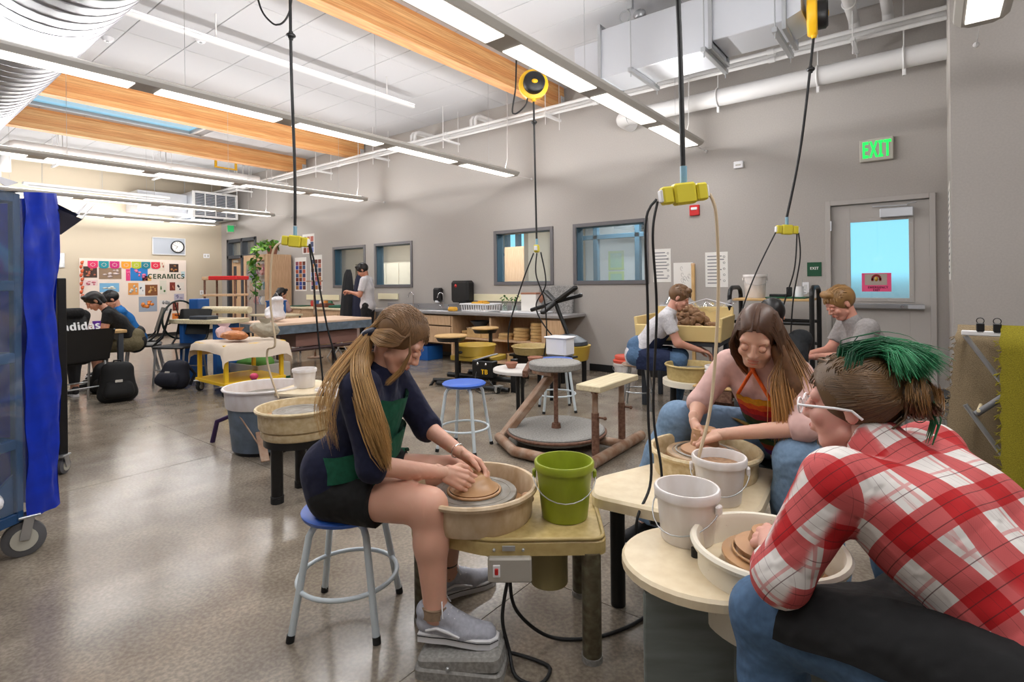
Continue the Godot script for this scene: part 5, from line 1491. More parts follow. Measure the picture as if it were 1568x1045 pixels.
func stool(at: Vector3, turn: float, h: float, label: String) -> void:
	var o := thing("round_stool", label, "stool", at, turn, "blue topped round stools")
	put(Geo.new().lathe([Vector2(0, h - 0.035), Vector2(0.15, h - 0.035), Vector2(0.17, h - 0.025), Vector2(0.175, h - 0.012), Vector2(0.165, h - 0.003), Vector2(0.13, h), Vector2(0, h + 0.002)], Vector3.ZERO, 32), "seat", mat("stool_blue"), o)
	for k in 4:
		var d := Basis(Vector3.UP, PI / 4 + PI / 2 * k) * Vector3(1, 0, 0)
		var l := put(Geo.new().tube([d * 0.09 + Vector3(0, h - 0.045, 0), d * 0.135 + Vector3(0, h - 0.05, 0), d * 0.155 + Vector3(0, h - 0.08, 0), d * 0.225 + Vector3(0, 0.02, 0)], 0.0135, 10), "leg", mat("stool_leg"), o)
		put(Geo.new().tube([d * 0.226 + Vector3(0, 0.025, 0), d * 0.23], 0.0155, 10), "rubber_foot", mat("rubber"), l)
		put(Geo.new().ball(d * 0.2 + Vector3(0, 0.18, 0), Vector3.ONE * 0.005, 6, 4), "rivet", mat("steel"), l)
	put(Geo.new().ring(Vector3(0, 0.17, 0), 0.19, 0.009, 36, 8), "foot_ring", mat("stool_leg"), o)

func bucket(at: Vector3, r0: float, r1: float, h: float, m: String, label: String, fill := -1.0, fm := "grey_slip", turn := 0.0, handle := true) -> Node3D:
	var o := thing("bucket", label, "bucket", at, turn)
	put(Geo.new().lathe([Vector2(0, 0), Vector2(r0, 0), Vector2(r0 + 0.002, 0.004), Vector2(r1 - 0.003, h - 0.03), Vector2(r1 + 0.004, h - 0.028), Vector2(r1 + 0.006, h - 0.006), Vector2(r1 + 0.002, h), Vector2(r1 - 0.004, h), Vector2(r1 - 0.007, h - 0.01), Vector2(r0 - 0.004, 0.006), Vector2(0, 0.006)], Vector3.ZERO, 36), "pail", mat(m), o)
	if fill > 0.0:
		var rf := lerpf(r0, r1, fill) - 0.008
		put(Geo.new().lathe([Vector2(rf, h * fill - 0.01), Vector2(rf, h * fill), Vector2(0, h * fill + 0.002)], Vector3.ZERO, 28), "contents", mat(fm), o)
	if handle:
		var ps := []
		for k in 13:
			var a := PI * k / 12.0
			ps.append(Vector3(cos(a) * (r1 + 0.01), h - 0.05 - sin(a) * 0.07, sin(a) * (r1 + 0.012)))
		put(Geo.new().tube(ps, 0.0022, 6), "wire_handle", mat("steel"), o)
		for s in [-1, 1]:
			put(Geo.new().box(Vector3(s * (r1 + 0.006), h - 0.05, 0), Vector3(0.014, 0.03, 0.03), 0.004), "ear", mat(m), o)
	return o

func pan(o: Node3D, c: Vector3, r: float, h: float, m: String, slurry := 0.25) -> void:
	# splash pan with a rolled rim; c is the bottom centre
	put(Geo.new().lathe([Vector2(0, 0), Vector2(r * 0.93, 0), Vector2(r * 0.95, 0.01), Vector2(r - 0.008, h - 0.02), Vector2(r + 0.008, h - 0.016), Vector2(r + 0.012, h - 0.005), Vector2(r + 0.006, h + 0.003), Vector2(r - 0.006, h + 0.002), Vector2(r - 0.012, h - 0.01), Vector2(r * 0.93, 0.012), Vector2(0, 0.012)], c, 44), "splash_pan", mat(m), o)
	put(Geo.new().lathe([Vector2(r * 0.93, h * slurry - 0.005), Vector2(r * 0.93, h * slurry), Vector2(0, h * slurry)], c, 32), "slurry", mat("wet_clay"), o)

func wheel_head(o: Node3D, c: Vector3, r: float, m := "wheel_head") -> void:
	var w := put(Geo.new().lathe([Vector2(0, -0.02), Vector2(r * 0.98, -0.02), Vector2(r, -0.014), Vector2(r, -0.003), Vector2(r * 0.985, 0), Vector2(r * 0.6, 0.0), Vector2(r * 0.58, 0.001), Vector2(0, 0.001)], c, 40), "wheel_head", mat(m), o)
	var g := Geo.new()
	for k in 4:
		g.ring(c + Vector3(0, 0.0005, 0), r * (0.3 + 0.18 * k), 0.0015, 36, 4)
	put(g, "groove", mat("grey_slip"), w)

func cable(called: String, ps: Array, r: float, m: String, label: String, group := "") -> void:
	# a smooth cable through the points
	var c := Curve3D.new()
	for k in ps.size():
		var a: Vector3 = ps[maxi(k - 1, 0)]
		var b: Vector3 = ps[mini(k + 1, ps.size() - 1)]
		c.add_point(ps[k], (a - b) * 0.17, (b - a) * 0.17)
	c.bake_interval = 0.03
	var o := put(Geo.new().tube(Array(c.get_baked_points()), r, 7), called, mat(m))
	tag(o, label, "cable", group)

func rounded(c: Array, r: float, n := 5) -> Array:
	# a polygon with its corners rounded
	var out := []
	var m := c.size()
	for k in m:
		var p: Vector2 = c[k]
		var a: Vector2 = (c[(k - 1 + m) % m] - p).normalized()
		var b: Vector2 = (c[(k + 1) % m] - p).normalized()
		for j in n:
			var t := float(j) / (n - 1)
			out.append((p + a * r).lerp(p, t).lerp(p.lerp(p + b * r, t), t))
	return out

func middle() -> void:
	# yellow cart with draped canvas and clay bags
	var o := thing("yellow_cart", "yellow framed cart draped with canvas", "cart", Vector3(-6.9, 0, -3.22))
	for x in [-0.36, 0.36]:
		for z in [-0.34, 0.34]:
			put(Geo.new().box(Vector3(x, 0.37, z), Vector3(0.045, 0.5, 0.045), 0.004), "post", mat("cart_yellow"), o)
			caster(o, Vector3(x * 1.0, 0, z), 0.055, 0.5, "rubber")
	put(Geo.new().box(Vector3(0, 0.6, 0), Vector3(0.8, 0.03, 0.76), 0.004), "tray", mat("cart_yellow"), o)
	put(Geo.new().box(Vector3(0, 0.15, 0), Vector3(0.8, 0.04, 0.76), 0.004), "tray", mat("cart_yellow"), o)
	var d := thing("canvas_drape", "cream canvas draped over the yellow cart", "cloth", Vector3(-6.9, 0.62, -3.22))
	var rows := []
	for i in 15:
		var r := []
		for j in 15:
			var u := (j / 14.0 - 0.5) * 1.22
			var w := (i / 14.0 - 0.5) * 1.0
			var ox := maxf(absf(u) - 0.42, 0.0)
			var oz := maxf(absf(w) - 0.4, 0.0)
			r.append(Vector3(clampf(u, -0.42, 0.42) + signf(u) * ox * 0.25, -(ox + oz) * 0.95 + 0.004 + 0.008 * sin(i * 1.1 + j * 0.8), clampf(w, -0.4, 0.4) + signf(w) * oz * 0.25 + 0.01 * sin(j * 1.3) * (1.0 if oz > 0 else 0.0)))
		rows.append(r)
	put(Geo.new().sheet(rows, 0.005), "cloth", mat("canvas"), d)
	var hem := []
	for j in 15:
		hem.append(rows[14][j])
	put(Geo.new().tube(hem, 0.005, 5), "hem", mat("canvas"), d)
	for a in [[Vector3(-6.72, 0.64, -3.1), Vector3(0.21, 0.075, 0.15), "orange brown paper wrapped clay lump on the yellow cart", "kraft", Color(0.78, 0.50, 0.30)], [Vector3(-6.62, 0.64, -3.4), Vector3(0.17, 0.12, 0.14), "clear plastic bag of pale clay on the yellow cart", "clay_bag", Color(0.66, 0.62, 0.54)], [Vector3(-7.12, 0.64, -3.12), Vector3(0.08, 0.09, 0.12), "pink and white bag leaning on the yellow cart", "pink_bag", Color(0.84, 0.72, 0.72)]]:
		o = thing("clay_bag", a[2], "bag", a[0], 0.3)
		var pr := []
		for k in 8:
			pr.append(ell(Vector3(rng.randf_range(-0.5, 0.5) * a[1].x, a[1].y * rng.randf_range(0.6, 1.2), rng.randf_range(-0.5, 0.5) * a[1].z), a[1] * Vector3(rng.randf_range(0.5, 0.8), 0.7, rng.randf_range(0.5, 0.8))))
		put(crumple(field(pr, 0.012, 0.03), 0.035, 13.0), "bag", mat(a[3], a[4], 0.4), o)
		put(Geo.new().sheet([[Vector3(-0.06, a[1].y * 1.6, 0), Vector3(0.06, a[1].y * 1.6, 0)], [Vector3(-0.1, a[1].y * 2.1, 0.02), Vector3(0.09, a[1].y * 2.2, -0.02)]], 0.004), "neck", mat(a[3]), o)
	# blue slab press beyond the cart
	o = thing("slab_press", "blue slab press with a black hand wheel", "machine", Vector3(-8.1, 0, -3.35), 0.35)
	for x in [-0.3, 0.3]:
		put(Geo.new().box(Vector3(x, 0.42, 0), Vector3(0.07, 0.84, 0.4), 0.006), "stand", mat("machine_blue"), o)
	put(Geo.new().box(Vector3(0, 0.82, 0), Vector3(0.95, 0.06, 0.5), 0.006), "bed", mat("cream_wood"), o)
	for x in [-0.3]:
		put(Geo.new().box(Vector3(x, 0.98, -0.1), Vector3(0.18, 0.3, 0.2), 0.01), "housing", mat("machine_blue"), o)
	put(Geo.new().tube([Vector3(-0.28, 0.97, -0.1), Vector3(0.62, 0.97, -0.1)], 0.05, 14), "roller", mat("cream_wood"), o)
	var hw := put(Geo.new().ring(Vector3(-0.44, 0.84, 0.1), 0.27, 0.014, 30, 8, Basis(Vector3.BACK, PI / 2) ), "hand_wheel", mat("black_green", Color(0.05, 0.11, 0.09), 0.4), o)
	for k in 4:
		var e := Vector3(0, cos(PI / 2 * k + 0.3), sin(PI / 2 * k + 0.3)) * 0.27
		put(Geo.new().tube([Vector3(-0.44, 0.84, 0.1), Vector3(-0.44, 0.84, 0.1) + e], 0.008, 6), "spoke", mat("black_green"), hw)
	put(Geo.new().box(Vector3(0.05, 0.87, 0.14), Vector3(0.32, 0.06, 0.2), 0.01), "motor_box", mat("charcoal"), o)
	# blue box by the girl in pink
	o = thing("blue_box", "blue box on the far side of the big table", "box", Vector3(-9.9, 0.755, -5.3), 0.3)
	put(Geo.new().box(Vector3(0, 0.12, 0), Vector3(0.28, 0.24, 0.22), 0.008), "box", mat("machine_blue"), o)
	put(Geo.new().box(Vector3(0, 0.25, 0), Vector3(0.3, 0.03, 0.24), 0.006), "lid", mat("machine_blue"), o)
	o = thing("far_table", "low pale table beside the girl in pink", "table", Vector3(-10.0, 0, -5.35), 0.0)
	put(Geo.new().box(Vector3(0, 0.735, 0), Vector3(0.9, 0.035, 0.6), 0.005), "tabletop", mat("cream_wood"), o)
	for x in [-0.4, 0.4]:
		for z in [-0.26, 0.26]:
			put(Geo.new().tube([Vector3(x, 0, z), Vector3(x, 0.72, z)], 0.02, 8), "leg", mat("charcoal"), o)
	# big work table
	o = thing("clay_table", "big grey-blue framed work table with a tan top", "table", Vector3(-7.98, 0, -4.81))
	put(Geo.new().box(Vector3(0, 0.735, 0), Vector3(1.06, 0.035, 1.7), 0.006), "tabletop", mat("board_top"), o)
	for s in [-1, 1]:
		put(Geo.new().box(Vector3(s * 0.515, 0.655, 0), Vector3(0.03, 0.125, 1.7), 0.004), "apron_rail", mat("grey_blue"), o)
		put(Geo.new().box(Vector3(0, 0.655, s * 0.835), Vector3(1.0, 0.125, 0.03), 0.004), "apron_rail", mat("grey_blue"), o)
	for x in [-0.46, 0.46]:
		for z in [-0.76, 0.76]:
			put(Geo.new().tube([Vector3(x, 0, z), Vector3(x, 0.6, z)], 0.032, 12), "leg", mat("rust_dark", Color(0.26, 0.18, 0.18), 0.5), o)
	for s in [-1, 1]:
		put(Geo.new().tube([Vector3(s * 0.46, 0.34, -0.76), Vector3(s * 0.46, 0.34, 0.76)], 0.028, 10), "stretcher", mat("rust_dark"), o)
	put(Geo.new().tube([Vector3(-0.46, 0.34, 0.1), Vector3(0.46, 0.34, 0.1)], 0.028, 10), "stretcher", mat("rust_dark"), o)
	put(Geo.new().box(Vector3(0, 0.47, -0.1), Vector3(0.8, 0.2, 1.1), 0.005), "drawer", mat("drawer_brown", Color(0.52, 0.38, 0.34), 0.6), o)
	o = thing("plastic_bag", "white plastic bag of scraps standing on the big table", "bag", Vector3(-7.95, 0.755, -4.25))
	put(crumple(field([ell(Vector3(0, 0.09, 0), Vector3(0.19, 0.1, 0.16)), ell(Vector3(0.03, 0.22, 0), Vector3(0.14, 0.14, 0.11)), ell(Vector3(0.08, 0.34, 0.02), Vector3(0.15, 0.07, 0.1)), ell(Vector3(-0.1, 0.16, 0.05), Vector3(0.1, 0.08, 0.08))], 0.014, 0.05), 0.04, 12.0), "bag", mat("bag_white"), o)
	put(Geo.new().sheet([[Vector3(0.0, 0.38, -0.05), Vector3(0.16, 0.4, 0.05)], [Vector3(-0.04, 0.45, -0.02), Vector3(0.2, 0.44, 0.08)]], 0.004), "mouth", mat("bag_white"), o)
	o = thing("table_pipe", "thin steel T post behind the big table", "post", Vector3(-8.75, 0, -5.4))
	put(Geo.new().tube([Vector3(0, 0, 0), Vector3(0, 1.38, 0)], 0.02, 8), "post", mat("old_steel"), o)
	put(Geo.new().tube([Vector3(-0.25, 1.38, 0), Vector3(0.25, 1.38, 0)], 0.012, 6), "cross_bar", mat("old_steel"), o)
	put(Geo.new().lathe([Vector2(0, 0), Vector2(0.14, 0), Vector2(0.14, 0.02), Vector2(0.03, 0.03), Vector2(0, 0.03)], Vector3.ZERO, 18), "foot", mat("old_steel"), o)
	# low glass tank under the cart end
	o = thing("clay_tub", "low green edged tub of wet clay on the floor behind the yellow cart", "tub", Vector3(-7.6, 0, -3.75), 0.1)
	put(Geo.new().box(Vector3(0, 0.02, 0), Vector3(0.9, 0.04, 0.5), 0.006), "base", mat("dark_green"), o)
	for s in [-1, 1]:
		put(Geo.new().box(Vector3(0, 0.13, s * 0.24), Vector3(0.9, 0.2, 0.02), 0.004), "side", mat("sign_grey"), o)
		put(Geo.new().box(Vector3(s * 0.44, 0.13, 0), Vector3(0.02, 0.2, 0.46), 0.004), "side", mat("sign_grey"), o)
	put(field([ell(Vector3(-0.15, 0.2, 0), Vector3(0.2, 0.09, 0.16)), ell(Vector3(0.18, 0.22, 0), Vector3(0.16, 0.12, 0.15))], 0.025, 0.05), "cloth_heap", mat("cloth_green", Color(0.34, 0.56, 0.22), 0.7), o)
	# coat stand with aprons
	o = thing("apron_stand", "wooden apron stand hung with dark aprons beside the standing boy", "coat stand", Vector3(-8.75, 0, -6.35))
	put(Geo.new().box(Vector3(0, 0.85, 0), Vector3(0.09, 1.7, 0.09), 0.008), "post", mat("olive_metal"), o)
	for s in [-1, 1]:
		put(Geo.new().bar(Vector3(-0.28 * s, 0.02, -0.2), Vector3(0.28 * s, 0.02, 0.2), 0.05, 0.04), "foot", mat("olive_metal"), o)
	for a in [[-0.2, 0.55, 1.6, Color(0.05, 0.05, 0.07), "dark apron"], [0.14, 0.5, 1.5, Color(0.07, 0.09, 0.2), "navy apron"], [0.0, 0.35, 1.15, Color(0.72, 0.62, 0.58), "pale cloth"]]:
		rows = []
		for i in 12:
			var r := []
			for j in 9:
				var an := (j / 8.0 - 0.5) * 2.4
				var w: float = a[1] * 0.5 * (0.25 + 0.75 * sqrt(i / 11.0))
				r.append(Vector3(a[0] + sin(an) * w * 0.9, a[2] - i * 0.082, 0.07 + cos(an) * w * 0.45 + 0.015 * sin(j * 2.3)))
			rows.append(r)
		put(Geo.new().sheet(rows, 0.006), "apron", mat("hung_" + a[4], a[3], 0.85), o, a[4])
	o = thing("folding_stand", "white folding stand on the floor by the apron stand", "stand", Vector3(-8.5, 0, -5.72), 0.5)
	for s in [-1, 1]:
		put(Geo.new().tube([Vector3(-0.16 * s, 0, -0.12), Vector3(0.16 * s, 0.5, -0.12)], 0.01, 6), "leg", mat("white_paint"), o)
		put(Geo.new().tube([Vector3(-0.16 * s, 0, 0.12), Vector3(0.16 * s, 0.5, 0.12)], 0.01, 6), "leg", mat("white_paint"), o)
	put(Geo.new().tube([Vector3(-0.16, 0.5, -0.12), Vector3(-0.16, 0.5, 0.12)], 0.01, 6).tube([Vector3(0.16, 0.5, -0.12), Vector3(0.16, 0.5, 0.12)], 0.01, 6), "top_bar", mat("white_paint"), o)
	# wheel with white tub on a grey drum
	o = thing("potters_wheel", "potter's wheel with a white tub on a grey steel drum", "potter's wheel", Vector3(-4.25, 0, -2.17), 0.3)
	put(Geo.new().lathe([Vector2(0, 0.03), Vector2(0.24, 0.03), Vector2(0.27, 0.36), Vector2(0.0, 0.36)], Vector3.ZERO, 32), "drum", mat("grey_blue"), o)
	put(Geo.new().lathe([Vector2(0, 0), Vector2(0.22, 0), Vector2(0.22, 0.03), Vector2(0, 0.03)], Vector3.ZERO, 28), "base", mat("black_steel"), o)
	pan(o, Vector3(0, 0.36, 0), 0.30, 0.15, "white_bucket", 0.4)
	wheel_head(o, Vector3(0, 0.45, 0), 0.17)
	var ft := put(Geo.new().bar(Vector3(0.15, 0.2, 0.2), Vector3(0.33, 0.03, 0.32), 0.06, 0.012), "pedal", mat("old_steel"), o)
	put(Geo.new().tube([Vector3(0.02, 0.32, 0.26), Vector3(0.24, 0.1, 0.27)], 0.006, 6), "pedal_rod", mat("old_steel"), ft)
	put(Geo.new().prism(rounded([Vector2(0.1, -0.42), Vector2(0.62, -0.3), Vector2(0.55, 0.12), Vector2(0.2, 0.16)], 0.08), 0.47, 0.495, 0.006), "side_tray", mat("cream_plastic"), o)
	put(Geo.new().tube([Vector3(0.45, 0.0, -0.1), Vector3(0.45, 0.47, -0.1)], 0.02, 8), "tray_post", mat("black_steel"), o)
	o = thing("seat_frame", "dark purple bent tube seat frame beside the grey drum", "frame", Vector3(-4.72, 0, -2.2), 0.6)
	put(Geo.new().tube([Vector3(0.12, 0.16, 0), Vector3(0.12, 0.52, 0)], 0.022, 10), "post", mat("purple_steel"), o)
	for s in [-1, 1]:
		put(Geo.new().tube([Vector3(0.12, 0.22, 0), Vector3(-0.02, 0.22, s * 0.06), Vector3(-0.14, 0.17, s * 0.12), Vector3(-0.17, 0.0, s * 0.14)], 0.02, 10), "leg", mat("purple_steel"), o)
	put(Geo.new().tube([Vector3(0.12, 0.2, 0), Vector3(0.2, 0.1, 0), Vector3(0.22, 0.0, 0)], 0.02, 10), "leg", mat("purple_steel"), o)
	put(Geo.new().ball(Vector3(0.12, 0.53, 0), Vector3(0.035, 0.03, 0.035), 10, 7), "knob", mat("pink_knob", Color(0.75, 0.2, 0.35), 0.5), o)
	bucket(Vector3(-3.98, 0.496, -2.36), 0.075, 0.09, 0.15, "white_bucket", "white bucket on the tray of the grey drum wheel", -1, "", 0.5, false)
	# tan wheel behind the girl in navy
	o = thing("potters_wheel", "tan potter's wheel on black legs behind the girl in navy", "potter's wheel", Vector3(-3.13, 0, -1.82), 0.2)
	put(Geo.new().lathe([Vector2(0, 0.34), Vector2(0.21, 0.34), Vector2(0.21, 0.39), Vector2(0, 0.39)], Vector3.ZERO, 30), "motor_ring", mat("black_steel"), o)
	put(Geo.new().lathe([Vector2(0, 0.385), Vector2(0.215, 0.385), Vector2(0.225, 0.395), Vector2(0.225, 0.43), Vector2(0.21, 0.44), Vector2(0, 0.44)], Vector3.ZERO, 36), "lower_pan", mat("cream_pan"), o)
	pan(o, Vector3(0, 0.442, 0), 0.25, 0.12, "cream_pan", 0.5)
	wheel_head(o, Vector3(0, 0.535, 0), 0.16)
	for k in 3:
		var e := Basis(Vector3.UP, TAU * k / 3 + 2.4) * Vector3(0.15, 0, 0)
		var l := put(Geo.new().tube([e, e + Vector3(0, 0.35, 0)], 0.035, 14), "leg", mat("black_steel"), o)
		put(Geo.new().tube([e, e + Vector3(0, 0.035, 0)], 0.038, 14).ring(e + Vector3(0, 0.04, 0), 0.036, 0.004, 16, 5), "foot", mat("rubber"), l)
	for a in [[-3.72, -2.4, 0.36, "white bucket on the black shelf behind the girl in navy"], [-3.42, -2.35, 0.36, "pale bucket with residue beside the girl in navy"]]:
		bucket(Vector3(a[0], a[2], a[1]), 0.075, 0.09, 0.15, "white_bucket", a[3], 0.8 if a[0] > -3.5 else -1.0, "grey_slip", 0.3, true)
	o = thing("bucket_bench", "low black bench holding two buckets behind the girl in navy", "bench", Vector3(-3.57, 0, -2.38))
	put(Geo.new().box(Vector3(0, 0.345, 0), Vector3(0.55, 0.03, 0.28), 0.005), "top", mat("black_steel"), o)
	for x in [-0.23, 0.23]:
		for z in [-0.1, 0.1]:
			put(Geo.new().tube([Vector3(x, 0, z), Vector3(x, 0.34, z)], 0.016, 8), "leg", mat("black_steel"), o)
	# stools
	stool(Vector3(-2.95, 0, -3.13), 0.3, 0.53, "blue topped stool standing empty behind the girl in navy")
	stool(Vector3(-3.05, 0, -4.62), 0.75, 0.53, "blue topped stool behind the kick wheel")
	# kick wheel
	o = thing("kick_wheel", "old rusty kick wheel with a cement throwing head and a bench seat", "kick wheel", Vector3(-2.44, 0, -3.80))
	put(Geo.new().lathe([Vector2(0, 0.06), Vector2(0.36, 0.06), Vector2(0.39, 0.08), Vector2(0.395, 0.12), Vector2(0.385, 0.128), Vector2(0.375, 0.122), Vector2(0, 0.122)], Vector3(0, 0, 0.12), 52), "flywheel", mat("cement"), o)
	put(Geo.new().ring(Vector3(0, 0.1, 0.12), 0.4, 0.012, 52, 6), "flywheel_band", mat("rust"), o)
	put(Geo.new().tube([Vector3(0, 0.1, 0.12), Vector3(0, 0.6, 0.12)], 0.018, 12), "shaft", mat("rust"), o)
	put(Geo.new().lathe([Vector2(0, 0.12), Vector2(0.04, 0.12), Vector2(0.035, 0.16), Vector2(0, 0.16)], Vector3(0, 0, 0.12), 16), "shaft_collar", mat("rust"), o)
	put(Geo.new().lathe([Vector2(0, 0), Vector2(0.2, 0), Vector2(0.212, 0.008), Vector2(0.215, 0.05), Vector2(0.205, 0.06), Vector2(0.19, 0.05), Vector2(0, 0.05)], Vector3(-0.02, 0.6, 0.1), 44), "throwing_head", mat("cement"), o)
	put(Geo.new().bar(Vector3(-0.36, 0.04, 0.38), Vector3(-0.1, 0.54, 0.02), 0.1, 0.06, 0.008), "brace", mat("old_steel"), o)
	put(Geo.new().bar(Vector3(-0.02, 0.56, 0.12), Vector3(-0.32, 0.54, -0.02), 0.05, 0.05, 0.005), "head_arm", mat("old_steel"), o)
	put(Geo.new().tube([Vector3(-0.38, 0.045, 0.4), Vector3(-0.05, 0.045, 0.62), Vector3(0.3, 0.045, 0.62)], 0.04, 10), "base_tube", mat("old_steel"), o)
	put(Geo.new().tube([Vector3(0.56, 0.045, 0.52), Vector3(0.54, 0.045, -0.33)], 0.04, 10), "base_tube", mat("old_steel"), o)
	put(Geo.new().tube([Vector3(0.2, 0.045, 0.0), Vector3(0.54, 0.045, -0.02)], 0.035, 10), "base_tube", mat("old_steel"), o)
	for z in [0.36, -0.06]:
		var p := put(Geo.new().tube([Vector3(0.5, 0.05, z), Vector3(0.5, 0.36, z)], 0.028, 12), "post", mat("rust"), o)
		put(Geo.new().tube([Vector3(0.5, 0.35, z), Vector3(0.5, 0.53, z)], 0.022, 12), "inner_post", mat("old_steel"), p)
		put(Geo.new().tube([Vector3(0.52, 0.33, z), Vector3(0.58, 0.33, z)], 0.008, 6).ball(Vector3(0.58, 0.33, z), Vector3.ONE * 0.014, 8, 5), "lock_screw", mat("rust"), p)
	put(Geo.new().bar(Vector3(0.5, 0.515, 0.38), Vector3(0.5, 0.515, -0.08), 0.05, 0.03), "seat_rail", mat("rust"), o)
	put(Geo.new().box(Vector3(0.505, 0.555, 0.16), Vector3(0.2, 0.045, 0.62), 0.006), "seat_plank", mat("cream_wood"), o)
	# half round board with bowls
	o = thing("half_round_board", "white half-round side board with a rusty edge beside the kick wheel", "side board", Vector3(-2.95, 0, -3.95), 0.55)
	var hp := []
	for k in 13:
		var an := PI * 0.5 + PI * k / 12.0
		hp.append(Vector2(cos(an) * 0.3 , sin(an) * 0.27))
	put(Geo.new().prism(hp, 0.50, 0.53, 0.008), "board", mat("board_white", Color(0.80, 0.78, 0.76), 0.6), o)
	put(Geo.new().box(Vector3(0.02, 0.52, 0), Vector3(0.045, 0.06, 0.56), 0.005), "edge_rail", mat("rust"), o)
	for z in [-0.2, 0.2]:
		put(Geo.new().tube([Vector3(-0.05, 0, z), Vector3(-0.05, 0.5, z)], 0.018, 8), "leg", mat("black_steel"), o)
	for a in [[-3.05, -3.87, 0.06, 0.05, "small terracotta bowl on the half-round board"], [-2.93, -4.08, 0.075, 0.085, "taller terracotta pot on the half-round board"]]:
		o = thing("clay_bowl", a[4], "bowl", Vector3(a[0], 0.531, a[1]))
		put(Geo.new().lathe([Vector2(0, 0), Vector2(a[2] * 0.6, 0), Vector2(a[2], a[3]), Vector2(a[2] - 0.006, a[3] + 0.003), Vector2(a[2] - 0.012, a[3] - 0.002), Vector2(a[2] * 0.55, 0.01), Vector2(0, 0.01)], Vector3.ZERO, 24), "bowl", mat("terracotta"), o)
	o = thing("white_tub", "square white tub behind the kick wheel's head", "tub", Vector3(-3.22, 0.5, -4.95))
	put(Geo.new().box(Vector3(0, 0.11, 0), Vector3(0.26, 0.2, 0.2), 0.02), "tub", mat("white_plastic"), o)
	put(Geo.new().box(Vector3(0, 0.21, 0), Vector3(0.285, 0.02, 0.225), 0.008), "lid", mat("white_plastic"), o)
	o = thing("tub_stand", "black stand that carries the square white tub", "stand", Vector3(-3.22, 0, -4.95))
	put(Geo.new().box(Vector3(0, 0.49, 0), Vector3(0.3, 0.02, 0.26), 0.004), "plate", mat("black_steel"), o)
	for s in [-1, 1]:
		put(Geo.new().tube([Vector3(s * 0.12, 0, 0), Vector3(s * 0.12, 0.48, 0)], 0.02, 8), "leg", mat("black_steel"), o)
	# round-topped work stands
	for a in [[-4.92, -4.98, 0.62, 0.21, "round wood topped stand left of the yellow basin"], [-5.0, -5.75, 0.66, 0.19, "taller round wood topped stand behind the first one"]]:
		o = thing("round_stand", a[4], "stand", Vector3(a[0], 0, a[1]), 0.4)
		put(Geo.new().lathe([Vector2(0, 0), Vector2(a[3], 0), Vector2(a[3] + 0.004, 0.012), Vector2(a[3] - 0.004, 0.024), Vector2(0, 0.024)], Vector3(0, a[2], 0), 30), "top", mat("bat_wood"), o)
		put(Geo.new().lathe([Vector2(0, -0.06), Vector2(a[3] * 0.8, -0.055), Vector2(a[3] * 0.95, 0)], Vector3(0, a[2], 0), 26), "under_plate", mat("black_steel"), o)
		put(Geo.new().tube([Vector3(0.08, 0.03, 0), Vector3(0.08, a[2] - 0.04, 0)], 0.028, 10), "post", mat("black_steel"), o)
		put(Geo.new().tube([Vector3(-0.25, 0.05, 0), Vector3(0.3, 0.05, 0)], 0.03, 10), "base_bar", mat("black_steel"), o)
		put(Geo.new().ball(Vector3(0.13, 0.42, 0), Vector3(0.03, 0.02, 0.02), 8, 5).tube([Vector3(0.08, 0.42, 0), Vector3(0.13, 0.42, 0)], 0.008), "clamp_knob", mat("black_plastic"), o)
		for s in [-1, 1]:
			put(Geo.new().tube([Vector3(s * 0.24, 0.0, -0.12), Vector3(s * 0.24, 0.05, 0), Vector3(s * 0.24, 0.0, 0.12)], 0.02, 8), "foot", mat("black_steel"), o)
	# electric wheel with yellow basin
	o = thing("electric_wheel", "black electric wheel with an ochre basin in front of the counter", "potter's wheel", Vector3(-4.72, 0, -5.35), 0.15)
	put(Geo.new().lathe([Vector2(0, 0), Vector2(0.25, 0), Vector2(0.275, 0.12), Vector2(0.285, 0.13), Vector2(0.275, 0.135), Vector2(0.262, 0.125), Vector2(0.24, 0.012), Vector2(0, 0.012)], Vector3(-0.1, 0.36, 0), 36), "basin", mat("basin_yellow"), o)
	put(Geo.new().box(Vector3(-0.05, 0.325, 0), Vector3(0.62, 0.07, 0.42), 0.01), "deck", mat("basin_yellow"), o)
	put(Geo.new().box(Vector3(0.24, 0.24, 0.3), Vector3(0.3, 0.2, 0.14), 0.01), "control_box", mat("black_plastic"), o)
	for s in [-1, 1]:
		put(Geo.new().ball(Vector3(0.24 + s * 0.06, 0.3, 0.375), Vector3(0.02, 0.02, 0.01), 10, 5), "knob", mat("chrome"), o)
	put(Geo.new().box(Vector3(0.22, 0.37, 0.26), Vector3(0.3, 0.02, 0.16), 0.005, Basis(Vector3.BACK, 0.3)), "lid_plate", mat("galvanised"), o)
	words("TB", 0.06, mat("reel_yellow"), o, Vector3(0.28, 0.205, 0.373))
	for x in [-0.3, 0.25]:
		put(Geo.new().tube([Vector3(x, 0, 0.1), Vector3(x, 0.3, 0.1)], 0.03, 10), "leg", mat("black_steel"), o)
	put(Geo.new().tube([Vector3(-0.4, 0.1, 0.2), Vector3(0.75, 0.1, 0.2)], 0.035, 10), "frame_tube", mat("black_steel"), o)
	put(Geo.new().tube([Vector3(-0.35, 0.04, 0.5), Vector3(0.7, 0.04, 0.5)], 0.03, 10), "frame_tube", mat("black_steel"), o)
	put(Geo.new().box(Vector3(0.72, 0.2, 0.4), Vector3(0.07, 0.4, 0.07), 0.006), "clamp_post", mat("black_steel"), o)
	caster(o, Vector3(0.58, 0, 0.56), 0.035, 1.2, "rubber")
	o = thing("ochre_basin", "second ochre basin lying beside the electric wheel", "basin", Vector3(-4.22, 0.36, -5.82))
